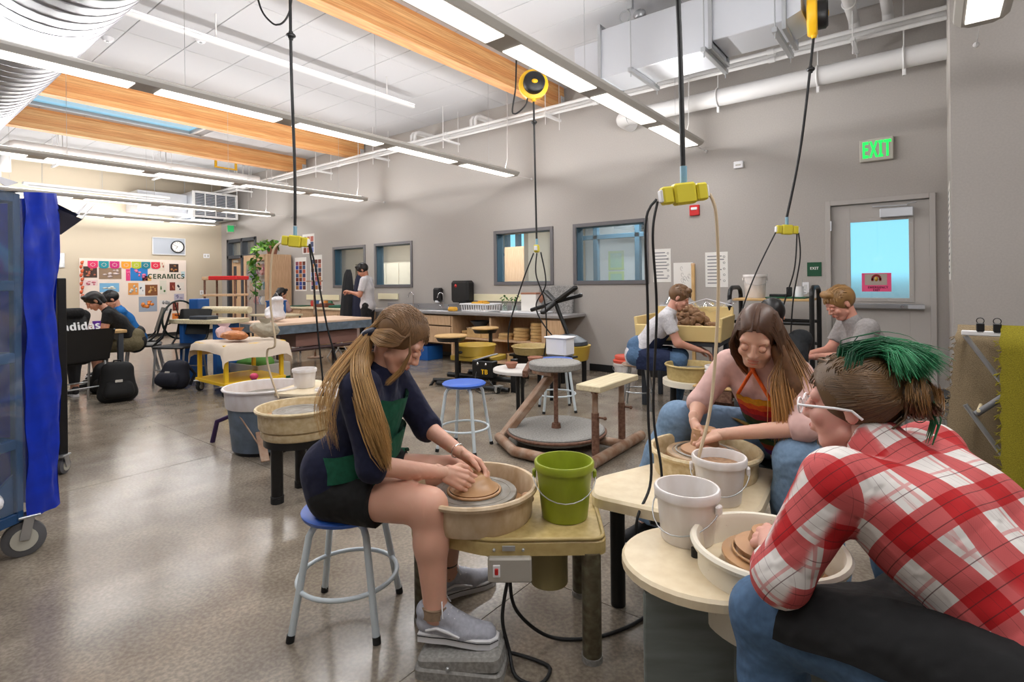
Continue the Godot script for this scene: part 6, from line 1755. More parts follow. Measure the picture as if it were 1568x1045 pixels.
	put(Geo.new().lathe([Vector2(0, 0), Vector2(0.24, 0), Vector2(0.28, 0.1), Vector2(0.268, 0.1), Vector2(0.23, 0.012), Vector2(0, 0.012)], Vector3.ZERO, 32), "basin", mat("tan_plastic"), o)
	put(Geo.new().lathe([Vector2(0.28, 0.095), Vector2(0.29, 0.1), Vector2(0.28, 0.108), Vector2(0.268, 0.1)], Vector3.ZERO, 32), "rim", mat("tan_plastic"), o)
	o = thing("basin_table", "low black table under the second ochre basin", "table", Vector3(-4.22, 0, -5.82))
	put(Geo.new().box(Vector3(0, 0.345, 0), Vector3(0.5, 0.03, 0.4), 0.004), "top", mat("black_steel"), o)
	for x in [-0.2, 0.2]:
		put(Geo.new().box(Vector3(x, 0.165, 0), Vector3(0.05, 0.33, 0.3), 0.004), "leg", mat("black_steel"), o)
	# folded black stool frame upside down on basin
	o = thing("upturned_frame", "upside-down black stool frame resting on an ochre tub", "frame", Vector3(-3.62, 0.53, -5.75))
	put(Geo.new().lathe([Vector2(0, 0), Vector2(0.25, 0), Vector2(0.24, 0.04), Vector2(0.12, 0.11), Vector2(0.03, 0.13), Vector2(0, 0.13)], Vector3.ZERO, 26), "seat_shell", mat("charcoal"), o)
	put(Geo.new().tube([Vector3(0, 0.12, 0), Vector3(-0.14, 0.42, 0), Vector3(-0.18, 0.52, 0)], 0.026, 10), "stem", mat("black_steel"), o)
	for e in [Vector3(-0.5, 0.42, 0.1), Vector3(0.18, 0.62, -0.05), Vector3(0.2, 0.72, 0.12), Vector3(-0.42, 0.66, -0.12), Vector3(-0.2, 0.4, 0.28)]:
		put(Geo.new().bar(Vector3(-0.18, 0.53, 0), e, 0.07, 0.05, 0.012), "arm", mat("black_steel"), o)
	o = thing("ochre_tub", "ochre tub on black legs under the upturned frame", "tub", Vector3(-3.62, 0, -5.75))
	put(Geo.new().lathe([Vector2(0, 0.34), Vector2(0.25, 0.34), Vector2(0.28, 0.5), Vector2(0.285, 0.52), Vector2(0, 0.525)], Vector3.ZERO, 30), "tub", mat("basin_yellow"), o)
	for k in 3:
		var e := Basis(Vector3.UP, TAU * k / 3 + 0.4) * Vector3(0.2, 0, 0)
		put(Geo.new().tube([e, e + Vector3(0, 0.34, 0)], 0.03, 10), "leg", mat("black_steel"), o)

func shoe_pedal(at: Vector3, turn: float, label: String) -> void:
	var o := thing("foot_pedal", label, "pedal", at, turn)
	put(Geo.new().prism(rounded([Vector2(-0.085, -0.15), Vector2(0.085, -0.15), Vector2(0.095, 0.15), Vector2(-0.095, 0.15)], 0.03), 0.0, 0.035, 0.006), "base", mat("cement"), o)
	var g := Geo.new()
	g.t = Transform3D(Basis(Vector3.RIGHT, 0.1), Vector3(0, 0.03, 0))
	g.prism(rounded([Vector2(-0.08, -0.145), Vector2(0.08, -0.145), Vector2(0.085, 0.14), Vector2(-0.085, 0.14)], 0.03), 0.0, 0.045, 0.008)
	put(g, "plate", mat("cement"), o)
	put(Geo.new().ball(Vector3(0.09, 0.045, 0.03), Vector3.ONE * 0.007, 8, 5), "screw", mat("steel"), o)

func potters_corner() -> void:
	# girl in navy: stool, wheel, pedal
	stool(Vector3(-1.84, 0, -1.27), 0.62, 0.445, "blue topped stool under the girl in navy")
	var o := thing("potters_wheel", "tan topped potter's wheel in front of the girl in navy", "potter's wheel", Vector3(-1.2, 0, -1.6))
	# table outline in x, z around the node
	var poly := rounded([Vector2(-0.45, 0.16), Vector2(-0.32, 0.28), Vector2(-0.02, 0.21), Vector2(0.31, -0.05), Vector2(0.05, -0.42), Vector2(-0.3, -0.3)], 0.04)
	var ins := []
	for p in poly:
		ins.append(p * 0.9 + Vector2(-0.005, -0.005))
	put(Geo.new().prism(poly, 0.375, 0.43, 0.012), "tabletop", mat("tan_plastic"), o)
	var lip := []
	for p in poly:
		lip.append(Vector3(p.x * 0.965, 0.43, p.y * 0.965))
	put(Geo.new().tube(lip, 0.008, 6, false, true), "raised_lip", mat("tan_plastic"), o)
	pan(o, Vector3(-0.2, 0.43, 0.065), 0.235, 0.115, "clay_pan", 0.2)
	wheel_head(o, Vector3(-0.2, 0.515, 0.065), 0.165)
	for q in [Vector2(0.255, -0.035), Vector2(-0.38, 0.17), Vector2(0.02, -0.35)]:
		var l := put(Geo.new().tube([Vector3(q.x, 0, q.y), Vector3(q.x, 0.38, q.y)], 0.034, 16), "leg", mat("olive_metal"), o)
		put(Geo.new().tube([Vector3(q.x, 0, q.y), Vector3(q.x, 0.02, q.y)], 0.037, 16), "foot", mat("cement"), l)
	put(Geo.new().tube([Vector3(0.06, 0.2, -0.06), Vector3(0.06, 0.38, -0.06)], 0.07, 24), "motor", mat("motor_tan", Color(0.58, 0.53, 0.35), 0.5), o)
	put(Geo.new().tube([Vector3(-0.1, 0.24, -0.1), Vector3(-0.1, 0.38, -0.1)], 0.06, 20), "gear_housing", mat("olive_metal"), o)
	var cb := put(Geo.new().box(Vector3(0.04, 0.335, 0.15), Vector3(0.15, 0.085, 0.06), 0.006, Basis(Vector3.UP, -0.25 + 0.9)), "control_box", mat("box_metal", Color(0.68, 0.66, 0.62), 0.5), o)
	var fr := Basis(Vector3.UP, 0.65)
	put(Geo.new().box(Vector3(0.04, 0.335, 0.15) + fr * Vector3(-0.045, 0.0, 0.031), Vector3(0.025, 0.042, 0.006), 0.002, fr), "switch_plate", mat("white_plastic"), cb)
	put(Geo.new().box(Vector3(0.04, 0.335, 0.15) + fr * Vector3(-0.045, 0.0, 0.035), Vector3(0.012, 0.022, 0.006), 0.002, fr), "switch", mat("red"), cb)
	put(Geo.new().box(Vector3(0.04, 0.405, 0.155) + fr * Vector3(0.0, 0.0, 0.012), Vector3(0.045, 0.018, 0.003), 0.001, fr), "maker_plate", mat("steel"), o)
	for s in [-1, 1]:
		put(Geo.new().ball(Vector3(0.04, 0.4, 0.155) + fr * Vector3(s * 0.05, 0.0, 0.012), Vector3.ONE * 0.006, 8, 5), "screw", mat("steel"), o)
	o = thing("thrown_clay", "wet brown clay being centred on the wheel of the girl in navy", "clay", Vector3(-1.4, 0.516, -1.535))
	put(Geo.new().lathe([Vector2(0, 0), Vector2(0.09, 0), Vector2(0.095, 0.012), Vector2(0.075, 0.026), Vector2(0.06, 0.045), Vector2(0.048, 0.062), Vector2(0.025, 0.068), Vector2(0, 0.064)], Vector3.ZERO, 32), "clay_lump", mat("wet_clay"), o)
	put(Geo.new().ring(Vector3(0, 0.004, 0), 0.1, 0.006, 30, 6), "slip_ring", mat("wet_clay"), o)
	o = thing("clay_ball", "small clay ball lying in the pan of the girl in navy", "clay", Vector3(-1.262, 0.47, -1.69))
	put(field([ell(Vector3.ZERO, Vector3(0.028, 0.022, 0.024)), ell(Vector3(0.018, 0.004, 0.008), Vector3(0.018, 0.014, 0.016))], 0.005, 0.01), "ball", mat("clay"), o)
	bucket(Vector3(-1.107, 0.432, -1.721), 0.085, 0.108, 0.21, "green_bucket", "olive green bucket on the wheel of the girl in navy", 0.35, "grey_slip", 0.6)
	shoe_pedal(Vector3(-1.285, 0, -1.345), deg_to_rad(-62), "grey foot pedal under the girl's shoe")
	cable("power_cable", [Vector3(-1.16, 0.3, -1.44), Vector3(-1.18, 0.16, -1.43), Vector3(-1.16, 0.05, -1.44), Vector3(-1.1, 0.01, -1.4), Vector3(-1.02, 0.008, -1.42), Vector3(-1.03, 0.008, -1.5), Vector3(-1.1, 0.01, -1.5), Vector3(-1.2, 0.02, -1.46)], 0.0065, "cord_black", "black cable looping from the control box to the pedal", "black wheel cables")
	cable("power_cable", [Vector3(-1.17, 0.3, -1.46), Vector3(-1.19, 0.14, -1.52), Vector3(-1.12, 0.02, -1.62), Vector3(-1.0, 0.008, -1.72), Vector3(-0.92, 0.008, -1.86), Vector3(-0.88, 0.008, -2.02)], 0.0065, "cord_black", "black cable trailing across the floor to the next wheel", "black wheel cables")
	# girl in pink: wheel with large flat table
	o = thing("potters_wheel", "cream topped potter's wheel in front of the girl in pink", "potter's wheel", Vector3(-0.8, 0, -2.1))
	poly = rounded([Vector2(-0.35, 0.08), Vector2(-0.26, 0.26), Vector2(0.12, 0.22), Vector2(0.30, 0.02), Vector2(0.26, -0.48), Vector2(-0.15, -0.42)], 0.05)
	put(Geo.new().prism(poly, 0.435, 0.48, 0.01), "tabletop", mat("cream_plastic"), o)
	pan(o, Vector3(0.01, 0.481, -0.26), 0.225, 0.105, "cream_pan", 0.3)
	wheel_head(o, Vector3(0.01, 0.57, -0.26), 0.16, "clay_head")
	for q in [Vector2(-0.22, 0.12), Vector2(0.2, 0.05), Vector2(0.16, -0.4), Vector2(-0.1, -0.34)]:
		put(Geo.new().tube([Vector3(q.x, 0, q.y), Vector3(q.x, 0.44, q.y)], 0.03, 14), "leg", mat("black_steel"), o)
	put(Geo.new().tube([Vector3(-0.22, 0.18, 0.12), Vector3(0.2, 0.18, 0.05)], 0.018, 8), "stretcher", mat("black_steel"), o)
	put(Geo.new().box(Vector3(0, 0.36, -0.15), Vector3(0.3, 0.14, 0.26), 0.01), "motor_case", mat("charcoal"), o)
	o = thing("thrown_clay", "clay mound between the hands of the girl in pink", "clay", Vector3(-0.79, 0.571, -2.36))
	put(Geo.new().lathe([Vector2(0, 0), Vector2(0.1, 0), Vector2(0.1, 0.01), Vector2(0.06, 0.03), Vector2(0.055, 0.07), Vector2(0.05, 0.1), Vector2(0.03, 0.105), Vector2(0, 0.09)], Vector3.ZERO, 30), "clay_lump", mat("clay"), o)
	put(Geo.new().ring(Vector3(0, 0.003, 0), 0.12, 0.005, 30, 6), "slip_ring", mat("grey_slip"), o)
	bucket(Vector3(-0.645, 0.481, -2.09), 0.075, 0.095, 0.17, "white_bucket", "clay smeared white bucket in front of the girl in pink", 0.8, "dry_clay", 0.3)
	# front wheel of the plaid potter
	o = thing("potters_wheel", "front potter's wheel with a round cream tray and white pan", "potter's wheel", Vector3(-0.5, 0, -1.6))
	var disc := []
	for k in 40:
		var an := TAU * k / 40
		var rad := Vector2(cos(an) * 0.245, sin(an) * 0.22)
		disc.append(Vector2(-0.03, 0.01) + rad.rotated(-0.5))
	put(Geo.new().prism(disc, 0.47, 0.5, 0.008), "side_tray", mat("cream_plastic"), o)
	pan(o, Vector3(0.13, 0.37, -0.02), 0.195, 0.21, "white_pan", 0.5)
	put(Geo.new().lathe([Vector2(0, -0.016), Vector2(0.125, -0.016), Vector2(0.13, -0.008), Vector2(0.13, 0), Vector2(0, 0.004)], Vector3(0.14, 0.55, -0.02), 40), "bat", mat("wet_clay"), o)
	put(Geo.new().tube([Vector3(-0.06, 0.5, 0.02), Vector3(-0.06, 0.525, 0.02)], 0.012, 12), "speed_knob", mat("black_plastic"), o)
	var side := Geo.new()
	side.box(Vector3(0.05, 0.23, 0.08), Vector3(0.46, 0.46, 0.02), 0.004, Basis(Vector3.UP, 0.62))
	put(side, "side_panel", mat("slate_panel"), o)
	put(Geo.new().box(Vector3(0.1, 0.22, -0.12), Vector3(0.3, 0.44, 0.3), 0.01, Basis(Vector3.UP, 0.62)), "motor_case", mat("slate_panel"), o)
	o = thing("thrown_plate", "flat brown clay disc on the plaid potter's wheel", "clay", Vector3(-0.36, 0.555, -1.62))
	put(Geo.new().lathe([Vector2(0, 0), Vector2(0.085, 0), Vector2(0.095, 0.02), Vector2(0.06, 0.03), Vector2(0.05, 0.06), Vector2(0, 0.055)], Vector3.ZERO, 30), "clay_lump", mat("clay"), o)
	put(Geo.new().ring(Vector3(0, 0.004, 0), 0.1, 0.004, 30, 6), "slip_ring", mat("wet_clay"), o)
	bucket(Vector3(-0.62, 0.501, -1.68), 0.079, 0.096, 0.165, "white_bucket", "white bucket of grey water on the front tray", 0.6, "grey_slip", -0.1)
	o = thing("sponge", "tan sponge on the board behind the front pan", "sponge", Vector3(-0.40, 0.50, -1.83), 0.4)
	put(field([ell(Vector3(0, 0.02, 0), Vector3(0.045, 0.024, 0.03)), ell(Vector3(0.02, 0.022, 0.005), Vector3(0.03, 0.02, 0.028))], 0.006, 0.01), "sponge", mat("tan_sponge", Color(0.72, 0.55, 0.28), 0.9), o)
	o = thing("wood_tool", "blue stained wooden board behind the front bucket", "tool", Vector3(-0.5, 0.492, -1.85), 0.5)
	put(Geo.new().box(Vector3(0, 0.0, 0), Vector3(0.2, 0.012, 0.07), 0.003), "board", mat("bat_wood"), o)
	put(Geo.new().box(Vector3(-0.07, 0.008, 0.0), Vector3(0.06, 0.004, 0.06), 0.001), "blue_stain", mat("machine_blue"), o)
	o = thing("tool_ledge", "cream ledge carrying the sponge and board", "ledge", Vector3(-0.45, 0, -1.84), 0.35)
	put(Geo.new().box(Vector3(0, 0.478, 0), Vector3(0.3, 0.016, 0.14), 0.004), "ledge", mat("cream_plastic"), o)
	put(Geo.new().tube([Vector3(0, 0, 0.02), Vector3(0, 0.47, 0.02)], 0.02, 8), "post", mat("black_steel"), o)

func right_side() -> void:
	# clay reclaim tub against the wall
	var o := thing("reclaim_tub", "cream tub heaped with dry brown clay scraps", "tub", Vector3(-2.1, 0.7, -5.70), 0.12)
	put(Geo.new().box(Vector3(0, 0.02, 0), Vector3(0.83, 0.03, 0.7), 0.006), "floor_panel", mat("cream_wood"), o)
	for s in [-1, 1]:
		put(Geo.new().box(Vector3(s * 0.42, 0.12, 0), Vector3(0.03, 0.24, 0.75), 0.006, Basis(Vector3.BACK, -s * 0.1)), "side", mat("tub_cream", Color(0.86, 0.76, 0.52), 0.5), o)
	put(Geo.new().box(Vector3(0, 0.16, -0.36), Vector3(0.86, 0.32, 0.03), 0.006, Basis(Vector3.RIGHT, -0.15)), "side", mat("tub_cream"), o)
	put(Geo.new().box(Vector3(0, 0.08, 0.36), Vector3(0.86, 0.16, 0.03), 0.006, Basis(Vector3.RIGHT, 0.1)), "side", mat("tub_cream"), o)
	var lumps := []
	for k in 4:
		var pr := []
		for j in 5:
			pr.append(ell(Vector3(rng.randf_range(-0.6, 0.6), rng.randf_range(-0.5, 0.5), rng.randf_range(-0.6, 0.6)) * 0.04, Vector3(rng.randf_range(0.012, 0.035), rng.randf_range(0.01, 0.025), rng.randf_range(0.012, 0.035)), Basis.from_euler(Vector3(rng.randf() * 3, rng.randf() * 3, 0))))
		lumps.append(field(pr, 0.014, 0.012).mesh())
	for k in 130:
		var an := rng.randf() * TAU
		var rr := sqrt(rng.randf())
		var h := 0.30 * (1.0 - rr * rr) * (0.75 + 0.25 * sin(an * 2.0))
		var l := put_mesh(lumps[k % 4], "clay_scrap", mat("dry_clay"))
		l.transform = Transform3D(Basis.from_euler(Vector3(rng.randf() * TAU, rng.randf() * TAU, 0)).scaled(Vector3.ONE * rng.randf_range(0.9, 1.5)), Vector3(-2.1 + cos(an) * rr * 0.34, 0.76 + h, -5.70 + sin(an) * rr * 0.28))
		tag(l, "dry brown clay scrap in the heap of the cream tub", "clay scrap", "clay scraps heaped in the tub")
	o = thing("tub_table", "grey steel table under the clay tub", "table", Vector3(-2.1, 0, -5.70), 0.12)
	put(Geo.new().box(Vector3(0, 0.675, 0), Vector3(0.82, 0.05, 0.68), 0.006), "top", mat("charcoal"), o)
	for x in [-0.36, 0.36]:
		for z in [-0.3, 0.3]:
			put(Geo.new().box(Vector3(x, 0.325, z), Vector3(0.05, 0.65, 0.05), 0.005), "leg", mat("charcoal"), o)
	o = thing("roller_stick", "pale wooden pole leaning on the wall behind the clay tub", "pole", Vector3(-2.42, 0.0, -6.87))
	put(Geo.new().box(Vector3(0, 0.76, 0), Vector3(0.045, 1.52, 0.03), 0.006), "pole", mat("bat_wood"), o)
	put(Geo.new().box(Vector3(0, 1.52, 0), Vector3(0.05, 0.03, 0.035), 0.006), "end_cap", mat("pale_wood"), o)
	o = thing("clear_wrap", "crumpled clear plastic behind the heap of clay", "plastic sheet", Vector3(-2.1, 1.0, -6.1))
	var rows := []
	for i in 6:
		var r := []
		for j in 10:
			r.append(Vector3(-0.4 + j * 0.09, 0.05 + 0.09 * sin(j * 0.8) * sin(i * 0.7) + 0.03 * sin(i * 2.1 + j * 1.7), -0.12 + i * 0.05))
		rows.append(r)
	put(Geo.new().sheet(rows, 0.002), "sheet", mat("clear_vinyl"), o)
	put(Geo.new().tube([rows[5][0], rows[5][3], rows[5][6], rows[5][9]], 0.006, 5), "rolled_edge", mat("sheet_plastic"), o)
	# white bucket with coral lids by the wall
	for a in [[Vector3(-3.05, 0, -6.2), 0.29, "white bucket with coral lids by the wall"]]:
		bucket(a[0], 0.13, 0.15, a[1], "white_bucket", a[2], -1, "", 0.2)
		for k in 2:
			var l := put(Geo.new().lathe([Vector2(0, 0), Vector2(0.155 - 0.02 * k, 0), Vector2(0.16 - 0.02 * k, 0.03), Vector2(0.13, 0.045), Vector2(0, 0.045)], Vector3.ZERO, 28), "coral_lid", mat("coral", Color(0.88, 0.38, 0.30), 0.5))
			l.position = a[0] + Vector3(0, a[1] + 0.047 * k, 0)
			tag(l, "%s coral lid stacked on the white bucket by the wall" % ["lower", "upper"][k], "lid", "coral lids")
	# boy's wheel and stool
	o = thing("potters_wheel", "ochre potter's wheel used by the boy in the denim apron", "potter's wheel", Vector3(-1.78, 0, -5.0))
	put(Geo.new().lathe([Vector2(0, 0.34), Vector2(0.27, 0.34), Vector2(0.27, 0.39), Vector2(0, 0.39)], Vector3.ZERO, 30), "deck", mat("white_pan"), o)
	pan(o, Vector3(0, 0.392, 0), 0.24, 0.14, "tan_plastic", 0.4)
	wheel_head(o, Vector3(0, 0.49, 0), 0.15)
	for k in 3:
		var e := Basis(Vector3.UP, TAU * k / 3 + 0.9) * Vector3(0.2, 0, 0)
		put(Geo.new().tube([e, e + Vector3(0, 0.34, 0)], 0.03, 12), "leg", mat("black_steel"), o)
	bucket(Vector3(-1.5, 0.395, -4.82), 0.08, 0.095, 0.17, "white_bucket", "white bucket beside the boy's ochre wheel", -1, "", 0.8)
	o = thing("bucket_crate", "wooden crate under the bucket by the boy's wheel", "crate", Vector3(-1.5, 0, -4.82))
	for k in 3:
		put(Geo.new().box(Vector3(0, 0.06 + 0.13 * k, 0.12), Vector3(0.32, 0.1, 0.015), 0.003), "slat", mat("rust"), o)
		put(Geo.new().box(Vector3(0, 0.06 + 0.13 * k, -0.12), Vector3(0.32, 0.1, 0.015), 0.003), "slat", mat("rust"), o)
	put(Geo.new().box(Vector3(0, 0.385, 0), Vector3(0.34, 0.016, 0.26), 0.003), "top", mat("bat_wood"), o)
	o = thing("metal_stool", "grey steel stool under the boy in the denim apron", "stool", Vector3(-2.42, 0, -5.2), 0.3)
	put(Geo.new().lathe([Vector2(0, 0.44), Vector2(0.16, 0.44), Vector2(0.17, 0.45), Vector2(0.16, 0.46), Vector2(0, 0.46)], Vector3.ZERO, 26), "seat", mat("old_steel"), o)
	for k in 4:
		var e := Basis(Vector3.UP, PI / 4 + PI / 2 * k) * Vector3(1, 0, 0)
		put(Geo.new().tube([e * 0.12 + Vector3(0, 0.44, 0), e * 0.2], 0.012, 8), "leg", mat("steel"), o)
	put(Geo.new().ring(Vector3(0, 0.18, 0), 0.165, 0.007, 24, 6), "foot_ring", mat("steel"), o)
	# black pipe shelf by the exit
	o = thing("pipe_shelf", "black pipe shelf unit with a wood top beside the exit door", "shelf", Vector3(-1.36, 0, -6.35))
	for x in [-0.4, 0.4]:
		put(Geo.new().tube([Vector3(x, 0, 0.22), Vector3(x, 1.14, 0.22), Vector3(x, 1.2, 0.19), Vector3(x, 1.23, 0.12), Vector3(x, 1.23, -0.12), Vector3(x, 1.2, -0.19), Vector3(x, 1.14, -0.22), Vector3(x, 0, -0.22)], 0.024, 12), "end_frame", mat("black_steel"), o)
	for y in [0.28, 0.62, 0.86]:
		for z in [-0.22, 0.22]:
			put(Geo.new().tube([Vector3(-0.4, y, z), Vector3(0.4, y, z)], 0.018, 10), "cross_tube", mat("black_steel"), o)
	put(Geo.new().box(Vector3(0, 1.1, 0), Vector3(0.76, 0.025, 0.44), 0.004), "top_board", mat("bat_wood"), o)
	bucket(Vector3(-1.56, 1.113, -6.4), 0.1, 0.12, 0.26, "white_bucket", "white bucket on the black pipe shelf", -1, "", 0.4)
	o = thing("tool_tray", "green tray of dark tools on the black pipe shelf", "tray", Vector3(-1.22, 1.113, -6.32))
	put(Geo.new().box(Vector3(0, 0.008, 0), Vector3(0.38, 0.016, 0.28), 0.004), "tray", mat("dark_green"), o)
	put(Geo.new().box(Vector3(-0.08, 0.03, 0), Vector3(0.18, 0.03, 0.08), 0.006).box(Vector3(0.02, 0.07, 0), Vector3(0.05, 0.1, 0.06), 0.008), "tool", mat("black_plastic"), o)
	o = thing("mug", "white mug of tools on the black pipe shelf", "mug", Vector3(-1.1, 1.13, -6.3))
	put(Geo.new().lathe([Vector2(0, 0), Vector2(0.04, 0), Vector2(0.042, 0.11), Vector2(0.037, 0.11), Vector2(0.035, 0.008), Vector2(0, 0.008)], Vector3.ZERO, 18), "mug", mat("white_plastic"), o)
	for k in 3:
		put(Geo.new().tube([Vector3(0.01 * k, 0.02, 0), Vector3(0.04 * k - 0.05, 0.18, 0.01)], 0.003, 5), "tool", mat("steel"), o)
	put(Geo.new().ring(Vector3(0.05, 0.055, 0), 0.025, 0.006, 14, 6, Basis(Vector3.RIGHT, PI / 2)), "mug_handle", mat("white_plastic"), o)
	# black seat at the corner
	o = thing("black_stool", "black seat standing by the right wall corner", "stool", Vector3(-0.05, 0, -5.2))
	put(Geo.new().box(Vector3(0, 0.42, 0), Vector3(0.3, 0.06, 0.3), 0.02), "seat", mat("black_plastic"), o)
	for x in [-0.12, 0.12]:
		for z in [-0.12, 0.12]:
			put(Geo.new().tube([Vector3(x, 0, z), Vector3(x * 0.9, 0.4, z * 0.9)], 0.012, 8), "leg", mat("steel"), o)
	# drying rack with towels
	o = thing("drying_rack", "folding drying rack with silver crossed legs at the right edge", "drying rack", Vector3(0.12, 0, -3.4), deg_to_rad(-6))
	for z in [0.0, -0.5]:
		var ro := put(Geo.new().tube([Vector3(0.0, 1.04, z), Vector3(0.42, 0.35, z)], 0.011, 8), "leg", mat("steel"), o)
		ro.set_meta("label", "silver scissor leg")
		put(Geo.new().tube([Vector3(0.0, 0.70, z), Vector3(0.42, 0.0, z)], 0.011, 8), "leg", mat("steel"), o)
		put(Geo.new().tube([Vector3(0.42, 1.04, z), Vector3(0.04, 0.66, z)], 0.014, 8), "leg", mat("dull_leg", Color(0.42, 0.42, 0.43), 0.5), o)
		put(Geo.new().tube([Vector3(0.42, 0.62, z), Vector3(0.05, 0.2, z), Vector3(0.02, 0.0, z)], 0.014, 8), "leg", mat("dull_leg"), o)
	for q in [[0.0, 1.04], [0.14, 1.045], [0.28, 1.045], [0.42, 1.04], [0.05, 0.68], [0.21, 0.69], [0.2, 0.34]]:
		put(Geo.new().tube([Vector3(q[0], q[1], 0.02), Vector3(q[0], q[1], -0.52)], 0.008, 8), "rod", mat("cream_wood"), o)
	put(Geo.new().box(Vector3(0.21, 1.05, 0.015), Vector3(0.44, 0.025, 0.02), 0.004), "top_bar", mat("white_paint"), o)
	for x in [0.06, 0.12, 0.3]:
		put(Geo.new().box(Vector3(x, 1.075, 0.015), Vector3(0.03, 0.05, 0.02), 0.004).ring(Vector3(x, 1.11, 0.015), 0.014, 0.002, 12, 5, Basis(Vector3.RIGHT, PI / 2)), "clip", mat("black_plastic"), o)
	for a in [[-0.04, -0.16, 0.16, 0.75, 1.07, Color(0.62, 0.55, 0.44), "tan shaggy towel hanging behind the silver legs", 0.024], [0.13, 0.06, 0.26, 0.95, 1.09, Color(0.62, 0.58, 0.12), "olive yellow towel hanging on the front of the rack", 0.02]]:
		var t := thing("towel", a[6], "towel", Vector3(0.12, 0, -3.4) , deg_to_rad(-6))
		rows = []
		var front: bool = a[1] > 0
		for i in 26:
			var r := []
			for j in 18:
				var u := j / 17.0
				var s: float = i / 25.0
				var y: float = a[4] - s * a[3]
				var z: float = a[1] + 0.02 * sin(u * 9.0) * s
				if s < 0.08:
					z = a[1] - (0.05 * (0.08 - s) / 0.08)
				r.append(Vector3(a[0] - (0.06 if not front else 0.0) * s + u * (0.42 if not front else 0.4) + 0.006 * sin(i * 2.7), y, z))
			rows.append(r)
		var tm := mat("towel_" + a[6], a[5], 0.95)
		tri_tex(tm, noise("pile", 0.12, Color(0.72, 0.7, 0.66), Color.WHITE, 4, 256), Vector3.ONE * 5.0, false, 0.6)
		put(Geo.new().sheet(rows, a[7] * 0.5), "cloth", tm, t)
		var fr := Geo.new()
		for k in 90:
			var p: Vector3 = rows[mini(2 + k / 4, 25)][0]
			fr.tube([p + Vector3(0, rng.randf_range(-0.012, 0.012), 0), p + Vector3(-rng.randf_range(0.008, 0.022), rng.randf_range(-0.02, 0.01), rng.randf_range(-0.008, 0.008))], 0.0018, 4)
		put(fr, "fringe", tm, t).set_meta("kind", "stuff")

func outlet_box(at: Vector3, turn: float, sc: float, label: String, tilt := 0.0) -> Node3D:
	var o := thing("cord_outlet", label, "outlet box", at, turn, "yellow hanging outlets")
	put(Geo.new().box(Vector3(0, 0, 0), Vector3(0.09, 0.085, 0.05) * sc, 0.008 * sc, Basis(Vector3.BACK, tilt)), "box", mat("yellow"), o)
	for s in [-1, 1]:
		var p := put(Geo.new().box(Basis(Vector3.BACK, tilt) * Vector3(s * 0.072 * sc, 0.0, 0), Vector3(0.045, 0.07, 0.045) * sc, 0.007 * sc, Basis(Vector3.BACK, tilt)), "plug_cover", mat("yellow"), o)
		put(Geo.new().box(Basis(Vector3.BACK, tilt) * Vector3(s * 0.096 * sc, 0.0, 0), Vector3(0.012, 0.05, 0.035) * sc, 0.004 * sc, Basis(Vector3.BACK, tilt)), "plug", mat("white_plastic"), p)
	put(Geo.new().tube([Vector3(0, 0.04, 0) * sc, Vector3(0, 0.11, 0) * sc], 0.014 * sc, 10), "strain_relief", mat("relief_blue", Color(0.50, 0.66, 0.74), 0.3), o)
	return o

func reel(at: Vector3, turn: float, label: String) -> void:
	var o := thing("cord_reel", label, "cord reel", at, turn, "yellow and black cord reels")
	var bx := Basis(Vector3.RIGHT, PI / 2)
	put(Geo.new().lathe([Vector2(0, -0.05), Vector2(0.15, -0.05), Vector2(0.165, -0.035), Vector2(0.165, 0.02), Vector2(0.15, 0.03), Vector2(0, 0.03)], Vector3.ZERO, 30, Vector3.ONE, bx), "drum", mat("reel_yellow"), o)
	put(Geo.new().lathe([Vector2(0, 0.03), Vector2(0.12, 0.03), Vector2(0.12, 0.09), Vector2(0.1, 0.11), Vector2(0, 0.11)], Vector3.ZERO, 26, Vector3.ONE, bx), "motor_cap", mat("black_plastic"), o)
	put(Geo.new().ball(Vector3(0, 0, 0.112), Vector3(0.035, 0.025, 0.004), 12, 6), "badge", mat("reel_yellow"), o)
	put(Geo.new().box(Vector3(0, 0.17, -0.03), Vector3(0.1, 0.1, 0.03), 0.005), "mount", mat("steel"), o)
	put(Geo.new().ball(Vector3(0, -0.17, 0), Vector3(0.03, 0.025, 0.025), 10, 6), "cord_guide", mat("reel_yellow"), o)

